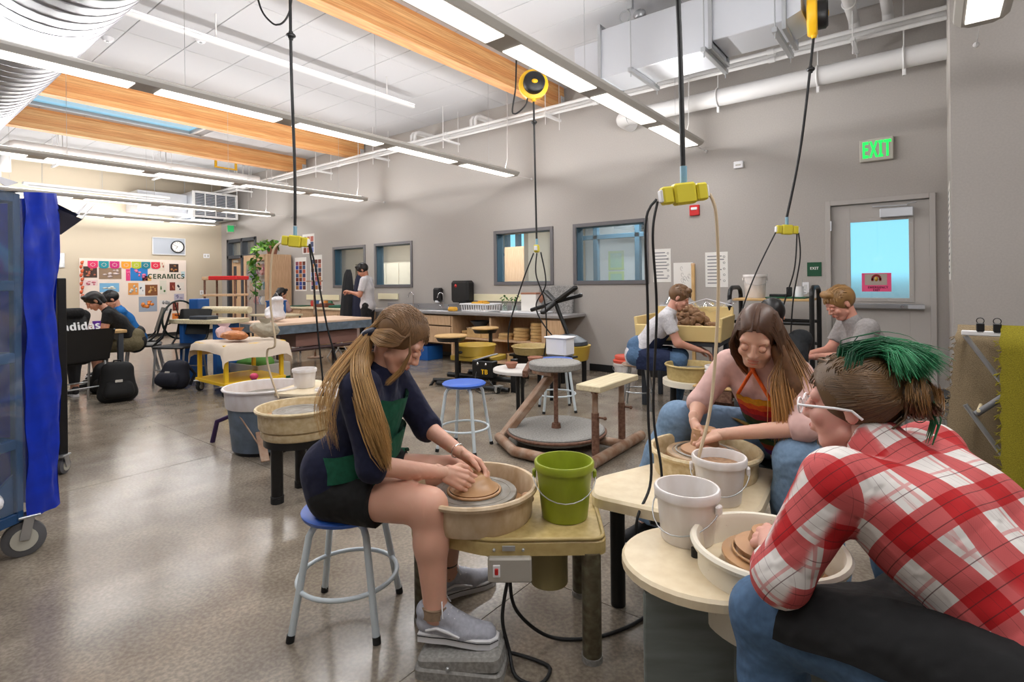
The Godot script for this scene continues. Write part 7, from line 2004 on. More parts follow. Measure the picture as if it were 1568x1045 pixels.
func cords() -> void:
	# reel over the middle of the room
	reel(Vector3(-3.48, 3.52, -4.87), 0.75, "yellow cord reel hanging by the nearest beam")
	reel(Vector3(-0.79, 3.60, -5.3), 1.7, "cord reel beside the galvanised duct")
	cable("drop_cord", [Vector3(-3.48, 3.36, -4.87), Vector3(-3.48, 2.4, -4.885), Vector3(-3.48, 1.79, -4.897)], 0.011, "cord_black", "black cord dropping from the yellow reel", "black drop cords")
	cable("drop_cord", [Vector3(-0.79, 3.43, -5.3), Vector3(-0.89, 2.5, -5.25), Vector3(-0.998, 1.86, -5.19)], 0.011, "cord_black", "black cord slanting down from the reel by the duct", "black drop cords")
	cable("drop_cord", [Vector3(-0.795, 4.2, -2.11), Vector3(-0.8, 2.9, -2.11), Vector3(-0.786, 2.2, -2.115), Vector3(-0.783, 1.78, -2.12)], 0.0105, "cord_black", "thick black cord dropping in front of the exit wall", "black drop cords")
	cable("drop_cord", [Vector3(-3.65, 4.2, -2.09), Vector3(-3.655, 3.0, -2.09), Vector3(-3.64, 2.2, -2.1), Vector3(-3.644, 1.75, -2.1)], 0.011, "cord_black", "black cord dropping in front of the timber beams", "black drop cords")
	cable("drop_cord", [Vector3(-3.85, 4.2, -1.92), Vector3(-3.83, 3.45, -1.93), Vector3(-3.75, 3.22, -2.0), Vector3(-3.67, 3.26, -2.07), Vector3(-3.64, 3.5, -2.1), Vector3(-3.64, 4.2, -2.12)], 0.007, "cord_black", "slack loop of cord near the ceiling at the left", "black drop cords")
	for a in [[Vector3(-3.653, 3.13, -2.09), "left drop cord"], [Vector3(-3.48, 3.1, -4.875), "cord below the yellow reel"], [Vector3(-0.815, 3.14, -5.285), "cord below the reel by the duct"]]:
		var s := thing("cord_stop", "round black stop on the %s" % a[1], "cord stop", a[0])
		put(Geo.new().ball(Vector3.ZERO, Vector3(0.035, 0.02, 0.035), 12, 7).tube([Vector3(0, -0.03, 0), Vector3(0, 0.03, 0)], 0.016, 8), "ball", mat("black_plastic"), s)
	cable("reel_lead", [Vector3(-3.62, 3.95, -4.75), Vector3(-3.63, 3.5, -4.74), Vector3(-3.66, 3.2, -4.72), Vector3(-3.55, 3.3, -4.82), Vector3(-3.54, 3.5, -4.84), Vector3(-3.5, 3.6, -4.86)], 0.009, "cord_black", "looping black lead beside the yellow reel", "black drop cords")
	outlet_box(Vector3(-0.781, 1.666, -2.12), deg_to_rad(45), 1.0, "large yellow outlet box hanging near the girl in pink", 0.12)
	outlet_box(Vector3(-0.998, 1.751, -5.189), deg_to_rad(38), 1.0, "yellow outlet box hanging left of the exit door", -0.05)
	outlet_box(Vector3(-3.644, 1.634, -2.1), deg_to_rad(38), 1.0, "yellow outlet box hanging before the display cabinet", -0.1)
	outlet_box(Vector3(-3.479, 1.691, -4.897), deg_to_rad(118), 1.0, "yellow outlet box hanging before the right windows")
	# cables from the outlets to the wheels
	var b3 := Vector3(-0.781, 1.666, -2.12)
	cable("wheel_cable", [b3 + Vector3(-0.09, -0.02, 0.06), Vector3(-0.9, 1.55, -2.02), Vector3(-0.9, 1.2, -2.03), Vector3(-0.89, 0.8, -2.0), Vector3(-0.86, 0.55, -1.95), Vector3(-0.87, 0.42, -1.84), Vector3(-0.86, 0.2, -1.86)], 0.0055, "cord_black", "left of two black cables hanging to the cream wheel", "black wheel cables")
	cable("wheel_cable", [b3 + Vector3(-0.085, -0.03, 0.06), Vector3(-0.875, 1.5, -2.03), Vector3(-0.875, 1.2, -2.06), Vector3(-0.885, 0.8, -2.04), Vector3(-0.84, 0.6, -2.0), Vector3(-0.82, 0.49, -1.97)], 0.0055, "cord_black", "right of two black cables hanging to the cream wheel", "black wheel cables")
	cable("wheel_cable", [b3 + Vector3(0.08, 0.0, -0.07), Vector3(-0.68, 1.58, -2.2), Vector3(-0.68, 1.3, -2.22), Vector3(-0.69, 1.0, -2.2), Vector3(-0.7, 0.8, -2.16), Vector3(-0.72, 0.65, -2.1), Vector3(-0.75, 0.5, -2.05)], 0.0065, "cord_beige", "beige cable hanging between the girl in pink and the camera", "beige wheel cables")
	var b4 := Vector3(-3.644, 1.634, -2.1)
	cable("wheel_cable", [b4 + Vector3(-0.08, 0.0, 0.05), Vector3(-3.74, 1.55, -1.98), Vector3(-3.76, 1.2, -1.97), Vector3(-3.72, 0.9, -1.98), Vector3(-3.79, 0.85, -1.96), Vector3(-3.8, 0.72, -1.97), Vector3(-3.72, 0.5, -2.0)], 0.0075, "cord_beige", "beige cable hanging to the left wheels", "beige wheel cables")
	cable("wheel_cable", [b4 + Vector3(0.08, -0.02, -0.06), Vector3(-3.55, 1.4, -2.18), Vector3(-3.53, 1.0, -2.2), Vector3(-3.5, 0.6, -2.22), Vector3(-3.48, 0.46, -2.2)], 0.0065, "cord_black", "left black cable hanging behind the girl in navy", "black wheel cables")
	cable("wheel_cable", [b4 + Vector3(0.085, -0.02, -0.065), Vector3(-3.53, 1.4, -2.2), Vector3(-3.48, 1.0, -2.25), Vector3(-3.42, 0.7, -2.3), Vector3(-3.4, 0.5, -2.32)], 0.0065, "cord_black", "right black cable hanging behind the girl in navy", "black wheel cables")
	var b1 := Vector3(-3.479, 1.691, -4.897)
	cable("wheel_cable", [b1 + Vector3(-0.03, -0.05, 0.02), Vector3(-3.62, 1.3, -4.8), Vector3(-3.85, 0.8, -4.85), Vector3(-3.98, 0.5, -5.0)], 0.008, "cord_black", "left thin cable from the outlet before the right windows", "black wheel cables")
	cable("wheel_cable", [b1 + Vector3(0.0, -0.05, 0.0), Vector3(-3.48, 1.4, -4.88), Vector3(-3.42, 1.1, -4.95), Vector3(-3.5, 0.7, -5.1), Vector3(-3.62, 0.4, -5.2)], 0.008, "cord_black", "middle thin cable from the outlet before the right windows", "black wheel cables")
	cable("wheel_cable", [b1 + Vector3(0.04, -0.04, -0.02), Vector3(-3.4, 1.3, -4.95), Vector3(-3.5, 1.05, -4.9), Vector3(-3.4, 0.8, -4.95), Vector3(-3.25, 0.5, -5.2)], 0.008, "cord_black", "right thin cable from the outlet before the right windows", "black wheel cables")
	var b2 := Vector3(-0.998, 1.751, -5.189)
	cable("wheel_cable", [b2 + Vector3(-0.08, -0.02, 0.05), Vector3(-1.2, 1.4, -5.0), Vector3(-1.3, 1.1, -4.95), Vector3(-1.4, 0.7, -4.9)], 0.006, "cord_black", "left thin cable from the outlet by the exit door", "black wheel cables")
	cable("wheel_cable", [b2 + Vector3(0.07, -0.03, -0.05), Vector3(-0.95, 1.4, -5.22), Vector3(-1.05, 1.05, -5.25), Vector3(-1.08, 0.7, -5.3)], 0.006, "cord_black", "middle thin cable from the outlet by the exit door", "black wheel cables")
	cable("wheel_cable", [b2 + Vector3(0.08, -0.03, -0.06), Vector3(-0.91, 1.5, -5.26), Vector3(-0.97, 1.15, -5.28), Vector3(-1.0, 0.8, -5.3)], 0.006, "cord_black", "right thin cable from the outlet by the exit door", "black wheel cables")
	cable("floor_cable", [Vector3(-4.5, 0.2, -5.0), Vector3(-4.4, 0.05, -4.85), Vector3(-4.2, 0.01, -4.75), Vector3(-4.1, 0.01, -4.9), Vector3(-4.3, 0.12, -5.0)], 0.006, "cord_black", "looped cable hanging under the black electric wheel", "black wheel cables")
# ---------------------------------------------------------------- people: joints are (right, up, forward) from the spot on the floor under the seat
static func L(r: float, y: float, f: float) -> Vector3:
	return Vector3(r, y, -f)

var head_geo: Geo
var hand_geo := {}

func make_head() -> Geo:
	var p := [
		ell(Vector3(0, 0.032, 0.014), Vector3(0.075, 0.086, 0.094)),
		ell(Vector3(0, -0.030, -0.030), Vector3(0.060, 0.078, 0.060)),
		cap(Vector3(-0.02, -0.090, -0.052), Vector3(0.02, -0.090, -0.052), 0.022, 0.022),
		cap(Vector3(-0.048, -0.062, -0.01), Vector3(-0.016, -0.092, -0.055), 0.018, 0.017),
		cap(Vector3(0.048, -0.062, -0.01), Vector3(0.016, -0.092, -0.055), 0.018, 0.017),
		ell(Vector3(-0.036, -0.028, -0.066), Vector3(0.024, 0.023, 0.020)),
		ell(Vector3(0.036, -0.028, -0.066), Vector3(0.024, 0.023, 0.020)),
		cap(Vector3(0, 0.008, -0.086), Vector3(0, -0.026, -0.103), 0.0075, 0.0095),
		ell(Vector3(-0.010, -0.031, -0.094), Vector3(0.008, 0.007, 0.009)),
		ell(Vector3(0.010, -0.031, -0.094), Vector3(0.008, 0.007, 0.009)),
		cap(Vector3(-0.042, 0.024, -0.068), Vector3(0.042, 0.024, -0.068), 0.013, 0.013),
		ell(Vector3(-0.073, -0.010, 0.012), Vector3(0.008, 0.026, 0.016)),
		ell(Vector3(0.073, -0.010, 0.012), Vector3(0.008, 0.026, 0.016)),
		cap(Vector3(-0.016, -0.060, -0.083), Vector3(0.016, -0.060, -0.083), 0.010, 0.010),
		cut(Vector3(-0.032, 0.000, -0.103), Vector3(0.015, 0.006, 0.009)),
		cut(Vector3(0.032, 0.000, -0.103), Vector3(0.015, 0.006, 0.009))]
	var g := field(p, 0.0048, 0.010)
	var skin := Color.WHITE
	for s in [-1, 1]:
		g.col = Color(0.97, 0.93, 0.92)
		g.ball(Vector3(s * 0.032, 0.001, -0.0815), Vector3(0.0145, 0.0125, 0.0125), 14, 8)
		g.col = Color(0.16, 0.10, 0.08)
		var ps := []
		for k in 7:
			var a := (k / 6.0 - 0.5) * 1.9
			ps.append(Vector3(s * 0.032 + sin(a) * 0.0145, -0.0045 + 0.003 * cos(a * 1.6) * -1.0, -0.082 - cos(a) * 0.0128))
		g.tube(ps, 0.0009, 5)
		g.col = Color(0.55, 0.42, 0.33)
		ps = []
		for k in 6:
			var a := k / 5.0
			ps.append(Vector3(s * (0.014 + a * 0.036), 0.021 + 0.006 * sin(a * PI * 0.8), -0.0895 + a * a * 0.016))
		g.tube(ps, [0.0012, 0.002, 0.0022, 0.002, 0.0015, 0.0007], 6)
	g.col = Color(0.86, 0.50, 0.48)
	g.ball(Vector3(0, -0.0560, -0.0905), Vector3(0.021, 0.0042, 0.0055), 14, 7)
	g.ball(Vector3(0, -0.0645, -0.0895), Vector3(0.018, 0.0050, 0.0055), 14, 7)
	g.col = Color(0.35, 0.14, 0.13)
	g.ball(Vector3(0, -0.0602, -0.0925), Vector3(0.017, 0.0012, 0.003), 12, 5)
	g.col = Color.WHITE
	return g

func make_hand(side: float, curl: float) -> Geo:
	# wrist at the origin, fingers towards -z, back of the hand up, thumb on -x for the right hand
	var p := []
	var xs := [-0.030, -0.010, 0.010, 0.028]
	var lens := [[0.042, 0.026, 0.021], [0.047, 0.030, 0.023], [0.043, 0.027, 0.022], [0.033, 0.020, 0.018]]
	for k in 4:
		var kn := Vector3(xs[k], 0.004 - 0.004 * absf(k - 1.2), -0.086 + 0.006 * absf(k - 1.0))
		p.append(cap(Vector3(xs[k] * 0.6, 0, -0.008), kn, 0.0155, 0.0115))
		var a := 0.0
		var at := kn
		for j in 3:
			a += curl * [0.75, 1.0, 0.7][j]
			var nx: Vector3 = at + Vector3(xs[k] * 0.06, -sin(a), -cos(a)) * float(lens[k][j])
			p.append(cap(at, nx, 0.0098 - 0.0008 * j - (0.0012 if k == 3 else 0.0), 0.0092 - 0.001 * j - (0.0012 if k == 3 else 0.0)))
			at = nx
	p.append(cap(Vector3(-0.012, -0.004, -0.014), Vector3(-0.046, -0.016, -0.048), 0.0155, 0.0125))
	p.append(cap(Vector3(-0.046, -0.016, -0.048), Vector3(-0.052, -0.028 , -0.078), 0.0115, 0.0102))
	p.append(cap(Vector3(-0.052, -0.028, -0.078), Vector3(-0.046, -0.036, -0.102), 0.0102, 0.0082))
	p.append(cap(Vector3(0, 0, 0.03), Vector3(0, 0, -0.02), 0.023, 0.019))
	for q in p:
		q[1].x *= side
		q[2].x *= side
	return field(p, 0.0042, 0.006)

func frame_to(fingers: Vector3, back: Vector3) -> Basis:
	var z := -fingers.normalized()
	var x := back.cross(z).normalized()
	return Basis(x, z.cross(x), z)

func torso_bones(J: Dictionary, s: float, grow: float, low := true) -> Array:
	var rx: Vector3 = (J.shR - J.shL).normalized()
	var sm: Vector3 = (J.shR + J.shL) / 2
	var pm: Vector3 = (J.hipR + J.hipL) / 2
	var ch := sm.lerp(pm, 0.30)
	var wa := sm.lerp(pm, 0.66)
	var hx: Vector3 = (J.hipR - J.hipL).normalized()
	var out := []
	for d in [1.0, -1.0]:
		var sh: Vector3 = J.shR if d > 0 else J.shL
		out.append(cap(wa + rx * d * 0.045 * s, ch + rx * d * 0.068 * s, 0.088 * s + grow, 0.094 * s + grow))
		out.append(cap(ch + rx * d * 0.068 * s, sh - rx * d * 0.035, 0.092 * s + grow, 0.056 * s + grow))
		if low:
			out.append(cap(pm + hx * d * 0.06 * s + Vector3(0, 0.03, 0), wa + rx * d * 0.045 * s, 0.104 * s + grow, 0.088 * s + grow))
	out.append(cap(J.neck, ch, 0.052 * s + grow, 0.09 * s + grow))
	if low:
		out.append(cap(pm + hx * 0.08 * s, pm - hx * 0.08 * s, 0.105 * s + grow, 0.105 * s + grow))
	return out
func arm_bones(J: Dictionary, d: String, s: float, grow: float, upto: float) -> Array:
	var sh: Vector3 = J["sh" + d]
	var el: Vector3 = J["el" + d]
	var wr: Vector3 = J["wr" + d]
	if upto <= 1.0:
		return [cap(sh, sh.lerp(el, upto), 0.052 * s + grow, lerpf(0.052, 0.040, upto) * s + grow * 1.4, grow > 0.0)]
	return [cap(sh, el, 0.052 * s + grow, 0.039 * s + grow), cap(el, el.lerp(wr, minf(upto - 1.0, 1.0)), 0.039 * s + grow, lerpf(0.038, 0.0255, minf(upto - 1.0, 1.0)) * s + grow, grow > 0.0)]
func leg_bones(J: Dictionary, d: String, s: float, grow: float, upto: float, flare := 0.0) -> Array:
	var hi: Vector3 = J["hip" + d]
	var kn: Vector3 = J["kn" + d]
	var an: Vector3 = J["an" + d]
	if upto <= 1.0:
		return [cap(hi, hi.lerp(kn, upto), 0.090 * s + grow, lerpf(0.090, 0.060, upto) * s + grow * 1.8, true)]
	var cf := kn.lerp(an, 0.35)
	if upto - 1.0 <= 0.35:
		return [cap(hi, kn, 0.090 * s + grow, 0.060 * s + grow), cap(kn, kn.lerp(an, upto - 1.0), 0.058 * s + grow, 0.054 * s + grow, grow > 0.0)]
	return [cap(hi, kn, 0.090 * s + grow, 0.060 * s + grow), cap(kn, cf, 0.057 * s + grow, 0.054 * s + grow + flare * 0.4), cap(cf, kn.lerp(an, upto - 1.0), 0.054 * s + grow + flare * 0.4, 0.036 * s + grow + flare, grow > 0.0)]

func crumple(g: Geo, amp: float, freq: float) -> Geo:
	# creased skin: push the surface in and out along its normal
	var n := FastNoiseLite.new()
	n.noise_type = FastNoiseLite.TYPE_CELLULAR
	n.seed = 5
	n.frequency = freq
	for k in g.V.size():
		g.V[k] += g.N[k] * amp * n.get_noise_3dv(g.V[k])
	var acc := PackedVector3Array()
	acc.resize(g.V.size())
	for k in range(0, g.I.size(), 3):
		var a := g.I[k]
		var b := g.I[k + 1]
		var c := g.I[k + 2]
		var fn := (g.V[c] - g.V[a]).cross(g.V[b] - g.V[a])
		acc[a] += fn
		acc[b] += fn
		acc[c] += fn
	for k in g.V.size():
		if acc[k].length() > 1e-9:
			g.N[k] = acc[k].normalized()
	return g

func fabric(key: String, c: Color, folds := 1.2, rough := 0.85) -> StandardMaterial3D:
	if mats.has(key):
		return mats[key]
	var m := mat(key, c, rough)
	tri_tex(m, noise("weave2", 0.05, Color(0.86, 0.86, 0.87), Color.WHITE, 5, 512), Vector3.ONE * 2.2)
	m.heightmap_enabled = true
	m.heightmap_texture = noise("folds", 0.014, Color.BLACK, Color.WHITE, 2, 512)
	m.heightmap_scale = folds * 0.5
	m.uv1_triplanar_sharpness = 6.0
	return m

func skin_mat(key: String, c: Color) -> StandardMaterial3D:
	if mats.has(key):
		return mats[key]
	var m := vcol(mat(key, c, 0.5))
	m.subsurf_scatter_enabled = true
	m.subsurf_scatter_strength = 0.12
	return m

func sneaker(o: Node3D, heel: Vector3, toe: Vector3, up: Vector3, main: Material, laces := true) -> void:
	var z := -(toe - heel).normalized()
	var x := up.cross(z).normalized()
	var b := Basis(x, z.cross(x), z)
	var ln := heel.distance_to(toe)
	var t := Transform3D(b, heel)
	var k := ln / 0.27
	var out := []
	for q in [[0.030, 0.012], [0.033, -0.04], [0.032, -0.09], [0.041, -0.16], [0.045, -0.20], [0.038, -0.245], [0.015, -0.268]]:
		out.append(Vector2(q[0], q[1]) * k)
	for q in [[-0.015, -0.268], [-0.034, -0.245], [-0.042, -0.20], [-0.040, -0.16], [-0.032, -0.09], [-0.033, -0.04], [-0.030, 0.012]]:
		out.append(Vector2(q[0], q[1]) * k)
	var sm := mat("shoe_sole", Color(0.88, 0.88, 0.89), 0.5)
	var u := field([
		cap(Vector3(0, 0.055, -0.01) * k, Vector3(0, 0.04, -0.11) * k, 0.034 * k, 0.037 * k),
		cap(Vector3(0, 0.095, -0.012) * k, Vector3(0, 0.09, -0.07) * k, 0.036 * k, 0.036 * k),
		cap(Vector3(0, 0.088, -0.06) * k, Vector3(0, 0.046, -0.17) * k, 0.037 * k, 0.031 * k),
		cap(Vector3(0.008, 0.036, -0.15) * k, Vector3(0.002, 0.032, -0.225) * k, 0.036 * k, 0.032 * k),
		cap(Vector3(-0.008, 0.036, -0.15) * k, Vector3(-0.002, 0.032, -0.225) * k, 0.036 * k, 0.032 * k),
		cut(Vector3(0, 0.170, -0.012) * k, Vector3(0.027, 0.05, 0.034) * k)], 0.007, 0.010)
	var s := put(u, "shoe", main, o)
	s.transform = t
	put(Geo.new().prism(out, 0.0, 0.032 * k, 0.004), "sole", sm, s)
	if laces:
		var st := Geo.new()
		for sd in [-1, 1]:
			var line := []
			for j in 12:
				var q: Vector2 = out[j] if sd > 0 else out[13 - j]
				if j < 7:
					line.append(Vector3(q.x * 1.012 + 0.001 * sd, 0.022, q.y))
			st.tube(line, 0.0016, 5)
		put(st, "foxing_stripe", mat("ink"), s)
		var sg := Geo.new()
		for sd in [-1, 1]:
			sg.tube([Vector3(sd * 0.036, 0.045, -0.02), Vector3(sd * 0.041, 0.058, -0.06), Vector3(sd * 0.041, 0.048, -0.10), Vector3(sd * 0.043, 0.034, -0.14)], [0.004, 0.006, 0.006, 0.004], 6)
		put(sg, "side_stripe", sm, s)
		var lc := Geo.new()
		for j in 4:
			lc.tube([Vector3(-0.026, 0.112 - 0.013 * j, -0.075 - 0.022 * j) * k, Vector3(0, 0.124 - 0.012 * j, -0.080 - 0.022 * j) * k, Vector3(0.026, 0.112 - 0.013 * j, -0.075 - 0.022 * j) * k], 0.0032, 6)
		for sd in [-1, 1]:
			lc.tube([Vector3(0, 0.13, -0.07), Vector3(sd * 0.025, 0.14, -0.075), Vector3(sd * 0.05, 0.10, -0.085), Vector3(sd * 0.03, 0.115, -0.078)], 0.0026, 6)
		put(lc, "laces", sm, s)

func head_xf(J: Dictionary, p: Dictionary) -> Transform3D:
	var e: Vector3 = p.get("look", Vector3(-0.6, 0, 0))   # pitch, yaw, roll
	var sc: float = p.get("head", 1.0)
	return Transform3D((Basis(Vector3.UP, e.y) * Basis(Vector3.RIGHT, e.x) * Basis(Vector3.BACK, e.z)).scaled(Vector3.ONE * sc), J.head)

func person(p: Dictionary) -> Node3D:
	var o := thing("person", p.label, "person", Vector3(p.at.x, 0, p.at.y), deg_to_rad(p.yaw))
	var J: Dictionary = p.J
	var s: float = p.get("s", 1.0)
	var c: float = p.get("cell", 0.014)
	var hx := head_xf(J, p)
	# one continuous body
	var bones := torso_bones(J, s, -0.008)
	bones.append(cap(J.neck, hx * Vector3(0, -0.05, 0.02), 0.048 * s, 0.050))
	var ls: float = p.get("leg_s", s)
	var gr: float = p.get("grow", 0.012)
	for d in ["R", "L"]:
		bones.append_array(arm_bones(J, d, s, 0.0, 2.0))
		bones.append_array(leg_bones(J, d, ls, 0.0, 2.0))
		bones.append(cap(J["an" + d], J["to" + d], 0.034, 0.018))
	var g := field(bones, c, 0.03)
	g.t = hx
	g.add(head_geo)
	var hc: float = 0.55
	for d in ["R", "L"]:
		var key: String = d
		if not hand_geo.has(key):
			hand_geo[key] = make_hand(1.0 if d == "R" else -1.0, hc)
		var dirs: Array = p.get("hand" + d, [(J["wr" + d] - J["el" + d]), Vector3.UP])
		g.t = Transform3D(frame_to(dirs[0], dirs[1]), J["wr" + d])
		g.add(hand_geo[key])
	if p.get("smile", false):
		g.t = hx
		g.col = Color(0.95, 0.93, 0.90)
		g.ball(Vector3(0, -0.0603, -0.0918), Vector3(0.019, 0.0052, 0.0045), 14, 7)
		g.col = Color(0.86, 0.50, 0.48)
		g.tube([Vector3(-0.025, -0.053, -0.0835), Vector3(-0.012, -0.0555, -0.0945), Vector3(0, -0.0545, -0.0965), Vector3(0.012, -0.0555, -0.0945), Vector3(0.025, -0.053, -0.0835)], [0.0015, 0.0032, 0.003, 0.0032, 0.0015], 7)
		g.tube([Vector3(-0.025, -0.053, -0.0835), Vector3(-0.014, -0.0655, -0.0925), Vector3(0, -0.0685, -0.0945), Vector3(0.014, -0.0655, -0.0925), Vector3(0.025, -0.053, -0.0835)], [0.0015, 0.0034, 0.0038, 0.0034, 0.0015], 7)
		g.col = Color.WHITE
	g.t = Transform3D()
	put(g, "body", skin_mat("skin_" + str(p.get("skin", Color(0.80, 0.60, 0.50))), p.get("skin", Color(0.80, 0.60, 0.50))), o)
	# clothes
	if p.has("top"):
		var t: Array = torso_bones(J, s, gr)
		for d in ["R", "L"]:
			t.append_array(arm_bones(J, d, s, gr, p.sleeve))
		t.append_array(p.get("extra_top", []))
		t.append(cut(hx * Vector3(0, -0.065, -0.01), Vector3(0.055, 0.05, 0.055)))
		var tg := field(t, c, 0.028)
		var tb: Basis = p.get("top_basis", Basis())
		if tb != Basis():
			var iv := tb.inverse()
			for k in tg.V.size():
				tg.V[k] = iv * tg.V[k]
				tg.N[k] = iv * tg.N[k]
		var to := put(tg, p.get("top_name", "shirt"), p.top, o)
		to.basis = tb
	if p.has("legs"):
		var t := []
		for d in ["R", "L"]:
			t.append_array(leg_bones(J, d, ls, p.get("loose", 0.012), p.get("leg_len", 1.9), p.get("flare", 0.0)))
		var pm: Vector3 = (J.hipR + J.hipL) / 2
		t.append(cap(J.hipR + Vector3(0, 0.01, 0), J.hipL + Vector3(0, 0.01, 0), 0.104 * s, 0.104 * s))
		if not p.get("long_top", false):
			t.append(cap(J.hipR.lerp(J.hipL, 0.2) + Vector3(0, 0.1, 0.0), J.hipR.lerp(J.hipL, 0.8) + Vector3(0, 0.1, 0), 0.10 * s, 0.10 * s))
		put(field(t, c, 0.03), p.get("legs_name", "trousers"), p.legs, o)
	if p.has("shoes"):
		for d in ["R", "L"]:
			var an: Vector3 = J["an" + d]
			var tv: Vector3 = J["to" + d]
			var fl := Vector3(tv.x - an.x, 0, tv.z - an.z).normalized()
			var sole: float = p.get("sole" + d, 0.0)
			var heel := Vector3(an.x, sole, an.z) - fl * 0.045
			sneaker(o, heel, heel + fl * 0.27 + Vector3(0, p.get("tip" + d, 0.0), 0), Vector3.UP, p.shoes, p.get("laces", false))
	# hair
	if p.has("hair"):
		var hg := hair(p.hair, hx, p)
		put(hg, "hair", vcol(mat("hair_" + str(p.hair[1]) + p.hair[0], Color.WHITE, 0.42)), o)
	return o

func lin(c: Color) -> Color:
	return c.srgb_to_linear()

func scalp(a: float, b: float, lift := 1.0) -> Vector3:
	# a: 0 at the brow over the crown to PI at the nape; b: sideways -1..1
	var dir := Vector3(sin(b * 1.45), cos(b * 1.45) * sin(a), -cos(b * 1.45) * cos(a))
	return Vector3(0, 0.034, 0.016) + dir * Vector3(0.080, 0.092, 0.100) * lift

func hair(h: Array, hx: Transform3D, p: Dictionary) -> Geo:
	# h: [style, colour, tip colour]
	var style: String = h[0]
	var c0: Color = lin(h[1])
	var c1: Color = lin(h[2] if h.size() > 2 else h[1])
	var big := 1.06 if style == "short" else 1.03
	var cell := 0.008 if p.get("cell", 0.014) < 0.016 else 0.011
	var pr := [ell(Vector3(0, 0.036, 0.018), Vector3(0.082, 0.093, 0.103) * big)]
	if style == "short" or style == "bob":
		pr.append(cap(Vector3(-0.035, 0.105, -0.05), Vector3(0.035, 0.108, -0.05), 0.03, 0.03))
	if style == "bob":
		pr.append(cap(Vector3(-0.07, 0.0, 0.02), Vector3(-0.065, -0.06, 0.03), 0.03, 0.025))
		pr.append(cap(Vector3(0.07, 0.0, 0.02), Vector3(0.065, -0.06, 0.03), 0.03, 0.025))
		pr.append(cap(Vector3(0, 0.0, 0.08), Vector3(0, -0.07, 0.07), 0.05, 0.045))
	pr.append(cut(Vector3(0, -0.035, -0.095), Vector3(0.074, 0.088, 0.075)) if style in ["short", "bob"] else cut(Vector3(0, -0.015, -0.100), Vector3(0.078, 0.098, 0.072)))
	pr.append(cut(Vector3(0, -0.125, 0.03), Vector3(0.12, 0.075 if style != "bob" else 0.03, 0.12)))
	for sd in ([] if style in ["tail", "long"] else [-1, 1]):
		pr.append(cut(Vector3(sd * 0.085, -0.012, 0.008), Vector3(0.022, 0.036, 0.026)))
	var g := field(pr, cell, 0.012)
	var fr := FastNoiseLite.new()
	fr.seed = 3
	fr.frequency = 40.0
	for k in g.V.size():
		var n := fr.get_noise_3dv(g.V[k] * Vector3(1, 0.25, 0.25))
		g.C[k] = c0 * (1.0 + 0.35 * n)
		g.C[k].a = 1.0
	var out := Geo.new()
	out.t = hx
	out.add(g)
	out.t = Transform3D()
	if p.has("core"):
		var cg := field(p.core, 0.01, 0.02)
		for k in cg.V.size():
			var cc: Color = lin(p.core_col) * (0.8 + 0.4 * fr.get_noise_3dv(cg.V[k]))
			cg.C[k] = Color(cc.r, cc.g, cc.b)
		out.add(cg)
	var r := RandomNumberGenerator.new()
	r.seed = 11
	if p.has("strands"):
		p.strands.call(out, hx, c0, c1, r)
	elif style == "short":
		out.t = hx
		for k in 110:
			var a := r.randf_range(0.15, 2.4)
			var b := r.randf_range(-0.9, 0.9)
			var v := r.randf_range(0.75, 1.25)
			out.col = Color(c0.r * v, c0.g * v, c0.b * v)
			out.tube([scalp(a + 0.25, b, 1.04), scalp(a, b, 1.11), scalp(a - 0.22, b * 1.02, 1.13 + 0.02 * r.randf())], [0.006, 0.006, 0.001], 4, false)
	return out

func strand(out: Geo, pts: Array, r0: float, ca: Color, cb: Color, v: float) -> void:
	# one lock through the points, tinted from ca to cb along its length
	var c := Curve3D.new()
	for k in pts.size():
		var a: Vector3 = pts[maxi(k - 1, 0)]
		var b: Vector3 = pts[mini(k + 1, pts.size() - 1)]
		c.add_point(pts[k], (a - b) * 0.16, (b - a) * 0.16)
	var n := 10
	var ps := []
	var rs := []
	for k in n:
		ps.append(c.sample_baked(c.get_baked_length() * k / (n - 1)))
		rs.append(r0 * (1.0 - 0.75 * pow(k / (n - 1.0), 3.0)))
	var from := out.V.size()
	out.col = Color.WHITE
	out.tube(ps, rs, 5, false)
	for k in range(from, out.V.size()):
		var t := float((k - from) / 5) / (n - 1)
		var cc := ca.lerp(cb, smoothstep(0.25, 0.9, t)) * v
		out.C[k] = Color(cc.r, cc.g, cc.b)
func apron_skirt(o: Node3D, rows: Array, m: Material, called := "apron", thick := 0.006) -> void:
	put(Geo.new().sheet(rows, thick), called, m, o)

func lap_rows(J: Dictionary, t0: float, t1: float, off: float, drop: float, n := 14, low := -0.5) -> Array:
	# cloth lying over both thighs, from t0 to t1 along them, hanging down outside
	var rows := []
	for i in n:
		var t := lerpf(t0, t1, i / (n - 1.0))
		var a: Vector3 = J.hipR.lerp(J.knR, t)
		var b: Vector3 = J.hipL.lerp(J.knL, t)
		var ra := lerpf(0.09, 0.064, t) + off
		var ax: Vector3 = (a - b).normalized()
		var r := []
		for j in 25:
			var u := j / 24.0
			var q: Vector3
			if u < 0.3:
				var an := lerpf(low, 1.5708, u / 0.3)
				q = a + ax * cos(an) * ra + Vector3.UP * sin(an) * ra
			elif u > 0.7:
				var an := lerpf(1.5708, PI - low, (u - 0.7) / 0.3)
				q = b + ax * cos(an) * ra + Vector3.UP * sin(an) * ra
			else:
				var w := (u - 0.3) / 0.4
				q = a.lerp(b, w) + Vector3.UP * (ra - 0.05 * sin(w * PI))
			if u < 0.06 or u > 0.94:
				q.y -= drop
			q += Vector3.UP * 0.004 * sin(j * 1.7 + i * 0.9)
			r.append(q)
		rows.append(r)
	return rows

